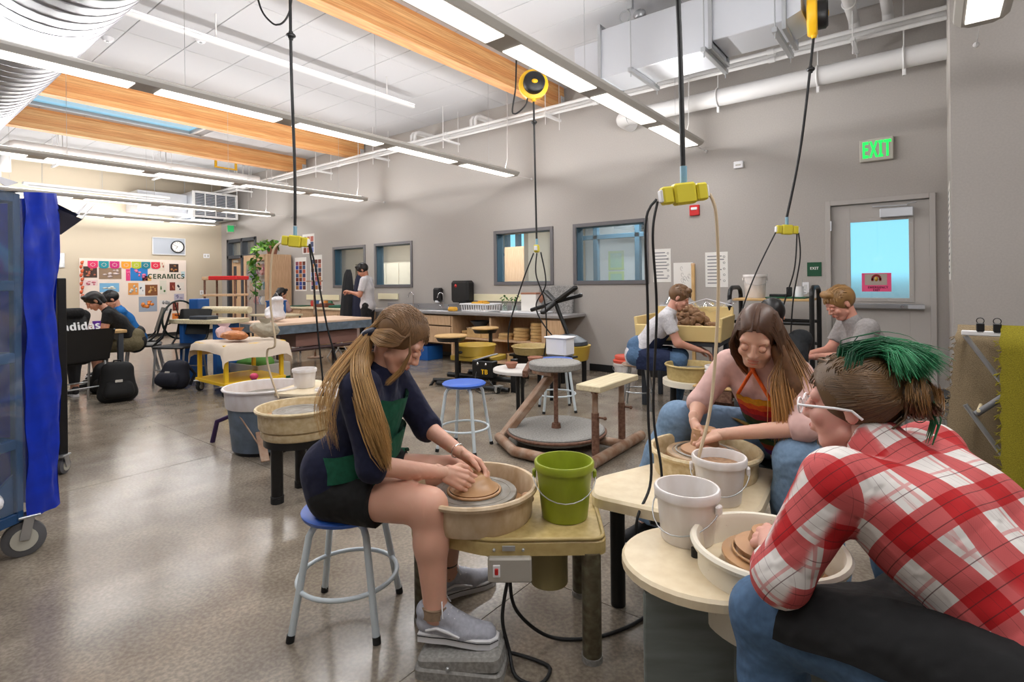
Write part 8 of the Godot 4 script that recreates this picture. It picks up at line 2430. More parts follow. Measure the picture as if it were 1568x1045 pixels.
func bib_rows(J: Dictionary, w0: float, w1: float, t0: float, t1: float, off: float) -> Array:
	# cloth on the chest between the heights t0 (top) and t1 down the spine
	var rx: Vector3 = (J.shR - J.shL).normalized()
	var sm: Vector3 = (J.shR + J.shL) / 2
	var pm: Vector3 = (J.hipR + J.hipL) / 2
	var spine := (sm - pm).normalized()
	var fwd := -rx.cross(spine).normalized()
	if fwd.z > 0.2:
		fwd = -fwd
	var rows := []
	for i in 12:
		var s := i / 11.0
		var c := sm.lerp(pm, lerpf(t0, t1, s))
		var w := lerpf(w0, w1, s)
		var r := []
		for j in 13:
			var an := (j / 12.0 - 0.5) * w / 0.12
			r.append(c + rx * sin(an) * (0.165 + off * 0.5) + fwd * (cos(an) * (0.125 + off) - 0.005) + Vector3.UP * 0.003 * sin(j * 1.9 + i))
		rows.append(r)
	return rows

func people() -> void:
	head_geo = make_head()
	var denim := fabric("denim", Color(0.30, 0.42, 0.55), 1.4)
	var pale_denim := fabric("pale_denim", Color(0.46, 0.57, 0.68), 1.4)
	# ------------------------------------------------ the girl in navy
	var J := {"hipR": L(0.09, 0.53, 0.0), "hipL": L(-0.09, 0.53, 0.0), "shR": L(0.165, 0.935, 0.12), "shL": L(-0.165, 0.935, 0.13), "neck": L(0, 0.975, 0.15), "head": L(0, 1.095, 0.225),
		"elR": L(0.205, 0.672, 0.19), "wrR": L(0.09, 0.612, 0.42), "elL": L(-0.205, 0.70, 0.27), "wrL": L(-0.07, 0.632, 0.455), "knR": L(0.185, 0.525, 0.385), "anR": L(0.22, 0.175, 0.415), "toR": L(0.225, 0.11, 0.55),
		"knL": L(-0.15, 0.53, 0.40), "anL": L(-0.17, 0.10, 0.36), "toL": L(-0.25, 0.04, 0.47)}
	var navy := fabric("navy_knit", Color(0.055, 0.075, 0.20), 1.0, 0.95)
	navy.rim_enabled = true
	navy.rim = 0.4
	var o := person({"label": "girl in a navy sweater and black shorts throwing clay on the front wheel", "at": Vector2(-1.84, -1.27), "yaw": -58.75, "J": J, "cell": 0.0125, "s": 0.97, "look": Vector3(-0.72, 0.05, 0.1), "head": 1.03,
		"skin": Color(0.84, 0.64, 0.55), "top": navy, "top_name": "sweater", "sleeve": 1.12, "legs": fabric("black_shorts", Color(0.035, 0.035, 0.04)), "leg_len": 0.5, "legs_name": "shorts", "long_top": true, "leg_s": 1.07, "grow": 0.018, "extra_top": [cap(L(0.075, 0.61, -0.02), L(-0.075, 0.61, -0.02), 0.122, 0.122)], "shoes": fabric("grey_canvas", Color(0.74, 0.75, 0.79), 0.3), "laces": true, "soleR": 0.085, "tipR": 0.0,
		"handR": [L(-0.16, -0.28, 0.6), L(0.75, 0.55, -0.1)], "handL": [L(0.18, -0.35, 0.7), L(-0.7, 0.65, 0.2)],
		"hair": ["tail", Color(0.46, 0.34, 0.22), Color(0.74, 0.58, 0.36)], "strands": girl_tail, "core_col": Color(0.62, 0.48, 0.30), "core": [cap(L(0.04, 1.04, 0.11), L(0.14, 1.005, 0.12), 0.026, 0.03), cap(L(0.14, 1.005, 0.12), L(0.235, 0.88, 0.185), 0.03, 0.032), cap(L(0.235, 0.88, 0.185), L(0.245, 0.72, 0.235), 0.032, 0.014)]})
	# socks, bracelet, hair tie, apron band
	put(Geo.new().tube([L(0.221, 0.165, 0.416), L(0.218, 0.20, 0.414)], 0.048, 14, false).ring(L(0.218, 0.20, 0.414), 0.046, 0.004, 18, 5), "sock", fabric("sock_tan", Color(0.62, 0.52, 0.42), 0.4), o)
	put(Geo.new().tube([L(-0.17, 0.09, 0.36), L(-0.168, 0.14, 0.362)], 0.042, 14, false).ring(L(-0.168, 0.14, 0.362), 0.041, 0.004, 18, 5), "sock", mat("ink"), o)
	put(Geo.new().ring(L(-0.085, 0.640, 0.43), 0.029, 0.0035, 24, 6, frame_to(L(0.16, -0.08, 0.2), Vector3.UP) * Basis(Vector3.RIGHT, PI / 2)), "bracelet", mat("chrome"), o)
	var green := fabric("green_apron", Color(0.03, 0.36, 0.26), 1.0)
	var rows := []
	for i in 6:
		var r := []
		for j in 33:
			var an := TAU * j / 32.0
			var w := 0.03 + 0.02 * cos(an)
			r.append(L(sin(an) * 0.196, 0.665 - 0.05 * cos(an) * 0.6 + (i / 5.0 - 0.5) * 0.10 - 0.02 * sin(an), 0.055 - cos(an) * 0.164 + (i / 5.0 - 0.5) * 0.025))
		rows.append(r)
	put(Geo.new().sheet(rows, 0.006), "apron_band", green, o)
	rows = bib_rows(J, 0.26, 0.30, 0.06, 0.9, 0.012)
	put(Geo.new().sheet(rows, 0.005), "apron_bib", green, o)
	put(Geo.new().sheet(lap_rows(J, 0.12, 0.5, 0.02, 0.0, 12, 0.9), 0.005), "apron_skirt", green, o)
	# ------------------------------------------------ the girl in pink
	J = {"hipR": L(0.1, 0.56, 0), "hipL": L(-0.1, 0.56, 0), "shR": L(0.19, 0.925, 0.22), "shL": L(-0.135, 0.915, 0.24), "neck": L(0.0, 0.965, 0.27), "head": L(-0.025, 1.075, 0.37),
		"elR": L(0.26, 0.745, 0.36), "wrR": L(0.215, 0.685, 0.47), "elL": L(-0.225, 0.735, 0.40), "wrL": L(0.07, 0.665, 0.50), "knR": L(0.39, 0.635, 0.33), "anR": L(0.53, 0.12, 0.36), "toR": L(0.58, 0.04, 0.47), "knL": L(-0.2, 0.60, 0.40), "anL": L(-0.22, 0.12, 0.34), "toL": L(-0.25, 0.04, 0.47)}
	var pink := fabric("pink_rib", Color(0.88, 0.73, 0.70), 0.8)
	pink.albedo_texture = noise("rib", 0.02, Color(0.86, 0.84, 0.84), Color.WHITE, 3, 256)
	o = person({"label": "laughing girl in a pink top and rainbow apron with long brown hair", "at": Vector2(-0.53, -2.80), "yaw": 167.2, "J": J, "cell": 0.0125, "s": 0.97, "look": Vector3(-0.5, 0.28, 0.12), "head": 1.05, "skin": Color(0.85, 0.66, 0.57),
		"top": pink, "sleeve": 1.15, "legs": pale_denim, "legs_name": "jeans", "smile": true, "flare": 0.075, "loose": 0.032, "leg_len": 1.95, "shoes": mat("ink"),
		"handR": [L(-0.30, -0.55, 0.35), L(0.85, 0.2, 0.3)], "handL": [L(0.75, -0.25, 0.25), L(-0.1, 0.9, 0.35)],
		"hair": ["long", Color(0.30, 0.19, 0.12), Color(0.72, 0.52, 0.30)], "strands": girl_long, "core_col": Color(0.42, 0.28, 0.17), "core": [cap(L(-0.105, 1.03, 0.36), L(-0.15, 0.88, 0.34), 0.03, 0.04), cap(L(-0.15, 0.88, 0.34), L(-0.19, 0.74, 0.36), 0.04, 0.03), cap(L(0.03, 1.02, 0.26), L(0.07, 0.85, 0.12), 0.05, 0.045)]})
	rainbow_apron(o, J)
	# stool for her
	var st := thing("green_stool", "dark green steel stool under the girl in pink", "stool", Vector3(-0.53, 0, -2.80), 0.4)
	put(Geo.new().lathe([Vector2(0, 0.42), Vector2(0.16, 0.42), Vector2(0.17, 0.44), Vector2(0.16, 0.455), Vector2(0, 0.46)], Vector3.ZERO, 26), "seat", mat("black_green"), st)
	put(Geo.new().tube([Vector3(0, 0.12, 0), Vector3(0, 0.42, 0)], 0.03, 12), "post", mat("black_green"), st)
	for k in 4:
		var e := Basis(Vector3.UP, PI / 2 * k) * Vector3(1, 0, 0)
		put(Geo.new().tube([Vector3(0, 0.16, 0), e * 0.14 + Vector3(0, 0.15, 0), e * 0.22], 0.016, 8), "leg", mat("black_green"), st)
	put(Geo.new().ring(Vector3(0, 0.15, 0), 0.07, 0.012, 20, 6), "collar", mat("black_green"), st)
	# ------------------------------------------------ the potter in plaid
	J = {"hipR": L(0.11, 0.60, 0), "hipL": L(-0.11, 0.60, 0), "shR": L(0.19, 0.88, 0.40), "shL": L(-0.215, 0.87, 0.375), "neck": L(-0.01, 0.915, 0.41), "head": L(-0.01, 1.005, 0.475),
		"elR": L(0.27, 0.70, 0.46), "wrR": L(0.06, 0.64, 0.60), "elL": L(-0.315, 0.665, 0.43), "wrL": L(-0.15, 0.645, 0.60), "knR": L(0.22, 0.56, 0.48), "anR": L(0.22, 0.1, 0.45), "toR": L(0.24, 0.04, 0.58), "knL": L(-0.27, 0.53, 0.505), "anL": L(-0.26, 0.1, 0.47), "toL": L(-0.28, 0.04, 0.6)}
	var plaid := mat("plaid", Color.WHITE, 0.85)
	tri_tex(plaid, plaid_texture(), Vector3.ONE * 7.2)
	plaid.heightmap_enabled = true
	plaid.heightmap_texture = noise("plaid_folds", 0.004, Color.BLACK, Color.WHITE, 1, 512)
	plaid.heightmap_scale = 0.5
	plaid.uv1_triplanar_sharpness = 10.0
	var spine: Vector3 = ((J.shR + J.shL) / 2 - (J.hipR + J.hipL) / 2).normalized()
	var rxx: Vector3 = (J.shR - J.shL).normalized()
	rxx = (rxx - spine * rxx.dot(spine)).normalized()
	var tb := Basis(rxx, spine, rxx.cross(spine))
	var bx := head_xf(J, {"look": Vector3(-0.08, 0.45, 0.0), "head": 1.0})
	var bun_core := [ell(bx * Vector3(0, 0.025, 0.125), Vector3(0.045, 0.042, 0.042))]
	o = person({"label": "potter in a red and white plaid shirt with green hair and white glasses", "at": Vector2(0.26, -1.36), "yaw": 61.9, "J": J, "cell": 0.0125, "s": 1.13, "look": Vector3(-0.08, 0.45, 0.0), "head": 1.0, "skin": Color(0.84, 0.63, 0.57),
		"top": plaid, "top_name": "plaid_shirt", "top_basis": tb, "sleeve": 1.12, "legs": denim, "legs_name": "jeans", "leg_len": 1.9, "shoes": mat("ink"),
		"handL": [L(0.35, -0.25, 0.6), L(-0.6, 0.75, 0.1)], "handR": [L(-0.35, -0.25, 0.6), L(0.6, 0.75, 0.1)],
		"hair": ["bun", Color(0.36, 0.27, 0.17), Color(0.45, 0.33, 0.20)], "strands": green_bun, "core_col": Color(0.25, 0.19, 0.11), "core": bun_core})
	var dark := fabric("black_apron", Color(0.05, 0.052, 0.058), 1.2)
	put(Geo.new().sheet(lap_rows(J, -0.15, 0.84, 0.03, 0.0, 18, 0.05), 0.006), "apron_skirt", dark, o)
	rows = []
	for i in 5:
		var r := []
		for j in 33:
			var an := TAU * j / 32.0
			var pm: Vector3 = ((J.hipR + J.hipL) / 2).lerp((J.shR + J.shL) / 2, 0.2)
			r.append(pm + L(sin(an) * 0.2, (i / 4.0 - 0.5) * 0.05 + cos(an) * 0.03, -cos(an) * 0.165))
		rows.append(r)
	put(Geo.new().sheet(rows, 0.006), "apron_band", dark, o)
	# cuff rolls
	for d in ["L", "R"]:
		var cu: Vector3 = J["el" + d].lerp(J["wr" + d], 0.12)
		var ax: Vector3 = (J["wr" + d] - J["el" + d]).normalized()
		put(Geo.new().tube([cu - ax * 0.03, cu - ax * 0.02, cu + ax * 0.015, cu + ax * 0.022], [0.052, 0.06, 0.06, 0.05], 18), "cuff", plaid, o)
	glasses(o, head_xf(J, {"look": Vector3(-0.08, 0.45, 0.0), "head": 1.0}))
	var ps := thing("potter_stool", "dark stool hidden under the plaid potter", "stool", Vector3(0.26, 0, -1.36))
	put(Geo.new().lathe([Vector2(0, 0.45), Vector2(0.17, 0.45), Vector2(0.18, 0.47), Vector2(0.17, 0.488), Vector2(0, 0.49)], Vector3.ZERO, 26), "seat", mat("black_plastic"), ps)
	for k in 4:
		var e := Basis(Vector3.UP, PI / 4 + PI / 2 * k) * Vector3(1, 0, 0)
		put(Geo.new().tube([e * 0.12 + Vector3(0, 0.45, 0), e * 0.2], 0.014, 8), "leg", mat("steel"), ps)
	# ------------------------------------------------ others
	others()

func girl_tail(out: Geo, hx: Transform3D, c0: Color, c1: Color, r: RandomNumberGenerator) -> void:
	var tie := hx * Vector3(0.02, -0.045, 0.105)
	for k in 760:
		var a := r.randf_range(0.18, 2.7)
		var b := r.randf_range(-1.0, 1.0)
		var pts := [hx * scalp(a, b, 1.05)]
		for j in [0.3, 0.65]:
			var aa := lerpf(a, 3.3, j)
			pts.append(hx * scalp(aa, b * (1.0 - j * 0.6), 1.085 + 0.02 * r.randf()))
		pts.append(tie + Vector3(r.randf_range(-1, 1), r.randf_range(-1, 1), r.randf_range(-1, 1)) * 0.012)
		strand(out, pts, 0.0018, c0, c0.lerp(c1, 0.5), r.randf_range(0.7, 1.35))
	# locks swept over the ears
	for sd in [-1.0, 1.0]:
		for k in 90:
			var y := r.randf_range(-0.045, 0.04)
			strand(out, [hx * scalp(0.35 + 0.3 * r.randf(), sd * 0.8, 1.06), hx * Vector3(sd * (0.09 + 0.006 * r.randf()), y * 0.5 + 0.01, -0.02), hx * Vector3(sd * (0.088 + 0.006 * r.randf()), y - 0.01, 0.035), hx * Vector3(sd * 0.06, y * 0.5 - 0.035, 0.085), tie], 0.0026, c0, c0.lerp(c1, 0.5), r.randf_range(0.75, 1.3))
	for k in 900:
		var j := Vector3(r.randf_range(-1, 1), r.randf_range(-1, 1), r.randf_range(-1, 1))
		var w := r.randf_range(0.0, 1.0)
		strand(out, [tie + j * 0.012, L(0.095, 1.035, 0.10) + j * 0.026, L(0.19, 0.975, 0.14) + j * 0.03, L(0.245, 0.87, 0.195) + j * 0.034, L(0.25, 0.75 + 0.05 * w, 0.23) + j * 0.03, L(0.235, 0.67 + 0.09 * w, 0.25) + j * 0.016], 0.0013, c0.lerp(c1, 0.65), c1, r.randf_range(0.7, 1.3))
	for k in 90:
		var j := Vector3(r.randf_range(-1, 1), r.randf_range(-1, 1), r.randf_range(-1, 1))
		strand(out, [tie + j * 0.02, L(0.12, 1.03, 0.06) + j * 0.03, L(0.2, 0.975, 0.04) + j * 0.03, L(0.255, 0.87 + 0.05 * j.x, 0.03) + j * 0.03, L(0.262, 0.79 + 0.06 * j.x, 0.05) + j * 0.03], 0.001, c1, c1, r.randf_range(0.8, 1.2))
	for k in 22:
		var j := Vector3(r.randf_range(-1, 1), r.randf_range(-1, 1), r.randf_range(-1, 1))
		strand(out, [hx * scalp(0.6, 0.8, 1.06), hx * Vector3(0.082, 0.0, -0.07) + j * 0.004, hx * Vector3(0.075, -0.07, -0.085) + j * 0.008, hx * Vector3(0.06, -0.14, -0.075) + j * 0.01], 0.0018, c0, c1, r.randf_range(0.8, 1.2))
	out.col = lin(Color(0.09, 0.13, 0.20))
	out.ring(tie + Vector3(0, -0.004, 0), 0.024, 0.016, 20, 8, hx.basis * Basis(Vector3.RIGHT, 1.1))
	out.col = Color.WHITE

func girl_long(out: Geo, hx: Transform3D, c0: Color, c1: Color, r: RandomNumberGenerator) -> void:
	for side in [-1.0, 1.0]:
		for k in 820:
			var j := Vector3(r.randf_range(-1, 1), r.randf_range(-1, 1), r.randf_range(-1, 1))
			var a := r.randf_range(0.45, 2.6)
			var pts := [hx * scalp(a, side * 0.06, 1.05), hx * scalp(a + 0.05, side * 0.55, 1.09)]
			var w := clampf((a - 0.45) / 2.1, 0.0, 1.0)
			pts.append(hx * (Vector3(side * (0.094 + 0.012 * r.randf()), -0.03, lerpf(-0.062, 0.085, w))))
			if side < 0.0:
				# her left: hair falls in front of the shoulder
				pts.append(L(-0.11 - 0.08 * w, 0.90, lerpf(0.41, 0.26, w)) + j * 0.022)
				pts.append(L(-0.135 - 0.11 * w, 0.78, lerpf(0.43, 0.30, w)) + j * 0.03)
				pts.append(L(-0.13 - 0.14 * w, 0.66 + 0.08 * r.randf(), lerpf(0.42, 0.32, w)) + j * 0.035)
			else:
				pts.append(L(0.075 + 0.015 * w, 0.94, lerpf(0.33, 0.17, w)) + j * 0.012)
				pts.append(L(0.07, 0.84, lerpf(0.16, 0.09, w)) + j * 0.02)
				pts.append(L(0.06, 0.72 + 0.06 * r.randf(), 0.03) + j * 0.03)
			strand(out, pts, 0.002, c0, c1, r.randf_range(0.65, 1.35))

func green_bun(out: Geo, hx: Transform3D, c0: Color, c1: Color, r: RandomNumberGenerator) -> void:
	var bun := hx * Vector3(0, 0.06, 0.115)
	for k in 420:
		var a := r.randf_range(0.12, 3.4)
		var b := r.randf_range(-1.0, 1.0)
		var pts := [hx * scalp(a, b, 1.04)]
		for q in [0.4, 0.75]:
			pts.append(hx * scalp(lerpf(a, 2.3, q), b * (1.0 - q * 0.8), 1.08 + 0.02 * r.randf()))
		pts.append(bun + Vector3(r.randf_range(-1, 1), r.randf_range(-1, 1), r.randf_range(-1, 1)) * 0.02)
		strand(out, pts, 0.0018, c0, c1, r.randf_range(0.6, 1.4))
	# hair drawn back along the sides and up from the nape
	for sd in [-1.0, 1.0]:
		for k in 520:
			var y0 := r.randf_range(-0.05, 0.115)
			var z0 := 0.04 - 0.055 * smoothstep(-0.03, 0.0, y0) - 0.045 * smoothstep(0.01, 0.085, y0)
			z0 += 0.012 * r.randf()
			var pts := []
			for f in [0.0, 0.3, 0.6, 0.85]:
				var z := lerpf(z0, 0.108, f)
				var y := lerpf(y0, 0.055, f * 0.6)
				var q := 1.0 - pow((y - 0.034) / 0.094, 2) - pow((z - 0.016) / 0.102, 2)
				var lift := lerpf(1.0, 1.09, smoothstep(0.0, 0.35, f)) + 0.02 * r.randf()
				pts.append(hx * Vector3(sd * 0.082 * sqrt(maxf(q, 0.02)) * lift, y, z * lift))
			pts.append(bun)
			strand(out, pts, 0.0017, c0, c1, r.randf_range(0.6, 1.45))
	for k in 120:
		var x := r.randf_range(-0.06, 0.06)
		strand(out, [hx * Vector3(x, -0.07 + 0.3 * absf(x), 0.075), hx * Vector3(x * 0.9, -0.02, 0.112), hx * Vector3(x * 0.6, 0.03, 0.125), bun], 0.0026, c0, c1, r.randf_range(0.6, 1.4))
	var ga := lin(Color(0.03, 0.36, 0.22))
	var gb := lin(Color(0.20, 0.56, 0.36))
	# waves of green hair flopped over the crown and back
	for q in 16:
		var x0 := r.randf_range(-0.055, 0.055)
		var x1 := r.randf_range(-0.07, 0.07)
		var z0 := r.randf_range(-0.01, 0.06)
		var z1 := r.randf_range(0.11, 0.185)
		var hi := r.randf_range(0.125, 0.150)
		var y1 := r.randf_range(0.045, 0.105)
		var tn := r.randf_range(0.55, 1.35)
		for k in 95:
			var j := Vector3(r.randfn(), r.randfn(), r.randfn()) * 0.0075
			strand(out, [hx * (Vector3(x0, 0.085, z0) + j), hx * (Vector3(lerpf(x0, x1, 0.25), hi - 0.012, z0 + 0.012) + j), hx * (Vector3(lerpf(x0, x1, 0.5), hi, (z0 + z1) / 2) + j), hx * (Vector3(lerpf(x0, x1, 0.8), (hi + y1) / 2 + 0.012, lerpf(z0, z1, 0.85)) + j), hx * (Vector3(x1, y1, z1) + j * 1.6)], 0.0013, ga, gb, tn * r.randf_range(0.75, 1.25))
	# the brown bun below, coiled
	for q in 16:
		var ph := r.randf() * TAU
		var tilt := Basis.from_euler(Vector3(r.randf_range(-0.4, 0.4), r.randf_range(-0.5, 0.5), 0))
		var rad := r.randf_range(0.022, 0.05)
		var c := Vector3(0, 0.022, 0.130 + r.randf_range(-0.015, 0.03))
		var tn := r.randf_range(0.6, 1.3)
		for k in 70:
			var j := Vector3(r.randfn(), r.randfn(), r.randfn()) * 0.006
			var pts := []
			for i in 6:
				var an := ph + i * 0.62
				pts.append(hx * (c + tilt * Vector3(cos(an) * rad, sin(an) * rad * 0.85, 0.02 - 0.35 * rad) + j))
			strand(out, pts, 0.0014, c0, lin(Color(0.55, 0.40, 0.23)), tn * r.randf_range(0.75, 1.25))
	for k in 10:
		var j := Vector3(r.randf_range(-1, 1), r.randf_range(-1, 1), r.randf_range(-1, 1))
		strand(out, [hx * Vector3(0.0, 0.03, 0.15) + j * 0.01, hx * Vector3(0.0, -0.03, 0.165) + j * 0.01, hx * Vector3(0.0, -0.075, 0.15) + j * 0.01], 0.002, ga, gb, 1.0)
	out.col = Color.WHITE

func glasses(o: Node3D, hx: Transform3D) -> void:
	var g := Geo.new()
	g.t = hx
	for s in [-1, 1]:
		var ps := []
		for k in 16:
			var an := TAU * k / 16
			ps.append(Vector3(s * 0.034 + cos(an) * 0.026, -0.002 + sin(an) * 0.019, -0.107 + 0.3 * pow(0.034 + cos(an) * 0.026 * s, 2)))
		g.tube(ps, 0.0022, 6, false, true)
		g.tube([Vector3(s * 0.060, 0.004, -0.104), Vector3(s * 0.078, 0.006, -0.09), Vector3(s * 0.086, 0.004, -0.02), Vector3(s * 0.087, 0.0, 0.015), Vector3(s * 0.084, -0.02, 0.035)], 0.0032, 6)
	g.tube([Vector3(-0.009, 0.004, -0.106), Vector3(0, 0.008, -0.108), Vector3(0.009, 0.004, -0.106)], 0.002, 6)
	var f := put(g, "glasses", mat("white_plastic"), o)
	var l := Geo.new()
	l.t = hx
	for s in [-1, 1]:
		l.ball(Vector3(s * 0.034, -0.002, -0.1055), Vector3(0.025, 0.018, 0.0008), 16, 6)
	put(l, "lenses", mat("window_glass"), f)

func rainbow_apron(o: Node3D, J: Dictionary) -> void:
	var rows := bib_rows(J, 0.13, 0.30, 0.16, 0.95, 0.012)
	var cols := [Color(0.90, 0.62, 0.08), Color(0.90, 0.36, 0.05), Color(0.78, 0.10, 0.06), Color(0.60, 0.06, 0.14), Color(0.20, 0.24, 0.08), Color(0.05, 0.22, 0.12), Color(0.04, 0.14, 0.30), Color(0.06, 0.25, 0.20), Color(0.25, 0.32, 0.10), Color(0.62, 0.20, 0.06), Color(0.36, 0.08, 0.36)]
	for i in 11:
		put(Geo.new().sheet([rows[i], rows[i + 1]], 0.006), "apron_stripe", fabric("rainbow%d" % i, cols[i], 0.8), o)
	var lap := lap_rows(J, 0.05, 0.62, 0.02, 0.04, 12)
	var c2 := [Color(0.08, 0.30, 0.18), Color(0.02, 0.20, 0.16), Color(0.04, 0.30, 0.42), Color(0.10, 0.32, 0.14), Color(0.03, 0.20, 0.20), Color(0.40, 0.40, 0.08), Color(0.5, 0.1, 0.1), Color(0.04, 0.28, 0.2), Color(0.05, 0.16, 0.3), Color(0.3, 0.36, 0.08), Color(0.55, 0.4, 0.06)]
	for i in 11:
		put(Geo.new().sheet([lap[i], lap[i + 1]], 0.006), "apron_stripe", fabric("rainbow_lap%d" % i, c2[i], 0.8), o)
	put(Geo.new().tube([rows[0][1], rows[0][1].lerp(J.neck, 0.5) + L(0.04, 0.05, 0.05), J.neck + L(0.06, 0.035, 0.0)], 0.008, 6), "neck_strap", fabric("rainbow1", cols[1]), o)
	put(Geo.new().tube([rows[0][11], rows[0][11].lerp(J.neck, 0.5) + L(-0.04, 0.05, 0.05), J.neck + L(-0.06, 0.035, 0.0)], 0.008, 6), "neck_strap", fabric("rainbow1", cols[1]), o)
	put(Geo.new().tube([rows[6][0], rows[7][4] + L(0, 0, 0.008), rows[8][8] + L(0, 0, 0.008), rows[7][12]], 0.007, 6), "tie", fabric("purple_tie", Color(0.45, 0.12, 0.45)), o)

func plaid_texture() -> ImageTexture:
	var n := 256
	var im := Image.create(n, n, false, Image.FORMAT_RGB8)
	var w := Color(0.86, 0.84, 0.82)
	for y in n:
		for x in n:
			var a := 1.0 if x < 108 else (0.35 if x > 222 and x < 236 else 0.0)
			var b := 1.0 if y < 100 else (0.35 if y > 170 and y < 182 else 0.0)
			var tw := 0.06 * float((x + y) % 4 < 2)
			var c := w
			var s := a + b
			if s >= 2.0:
				c = Color(0.68, 0.03, 0.06)
			elif s > 0.9:
				c = Color(0.78 - tw, 0.36 - tw, 0.36 - tw)
			elif s > 0.0:
				c = Color(0.82, 0.62, 0.61)
			for q in [30, 78, 165, 200]:
				if absi(x - q) < 1 or absi(y - q) < 2 and q != 165:
					c = c.lerp(Color(0.20, 0.07, 0.08), 0.55)
			im.set_pixel(x, y, c)
	im.generate_mipmaps()
	return ImageTexture.create_from_image(im)

func seated(k: float, reach: Vector3, lean := 0.2) -> Dictionary:
	# a plain seated pose scaled by k, hands meeting near reach (right, up, forward)
	var J := {"hipR": L(0.1, 0.54, 0), "hipL": L(-0.1, 0.54, 0), "shR": L(0.19, 0.96, lean), "shL": L(-0.19, 0.96, lean), "neck": L(0, 1.0, lean + 0.03), "head": L(0, 1.13, lean + 0.11), "knR": L(0.18, 0.53, 0.42), "anR": L(0.18, 0.1, 0.4), "toR": L(0.2, 0.04, 0.53), "knL": L(-0.18, 0.53, 0.42), "anL": L(-0.18, 0.1, 0.4), "toL": L(-0.2, 0.04, 0.53)}
	J.wrR = L(reach.x + 0.07, reach.y, reach.z)
	J.wrL = L(reach.x - 0.07, reach.y, reach.z)
	for d in ["R", "L"]:
		var m: Vector3 = (J["sh" + d] + J["wr" + d]) / 2
		J["el" + d] = m + L(0.06 if d == "R" else -0.06, -0.09, -0.05)
	for q in J:
		J[q] *= k
	return J

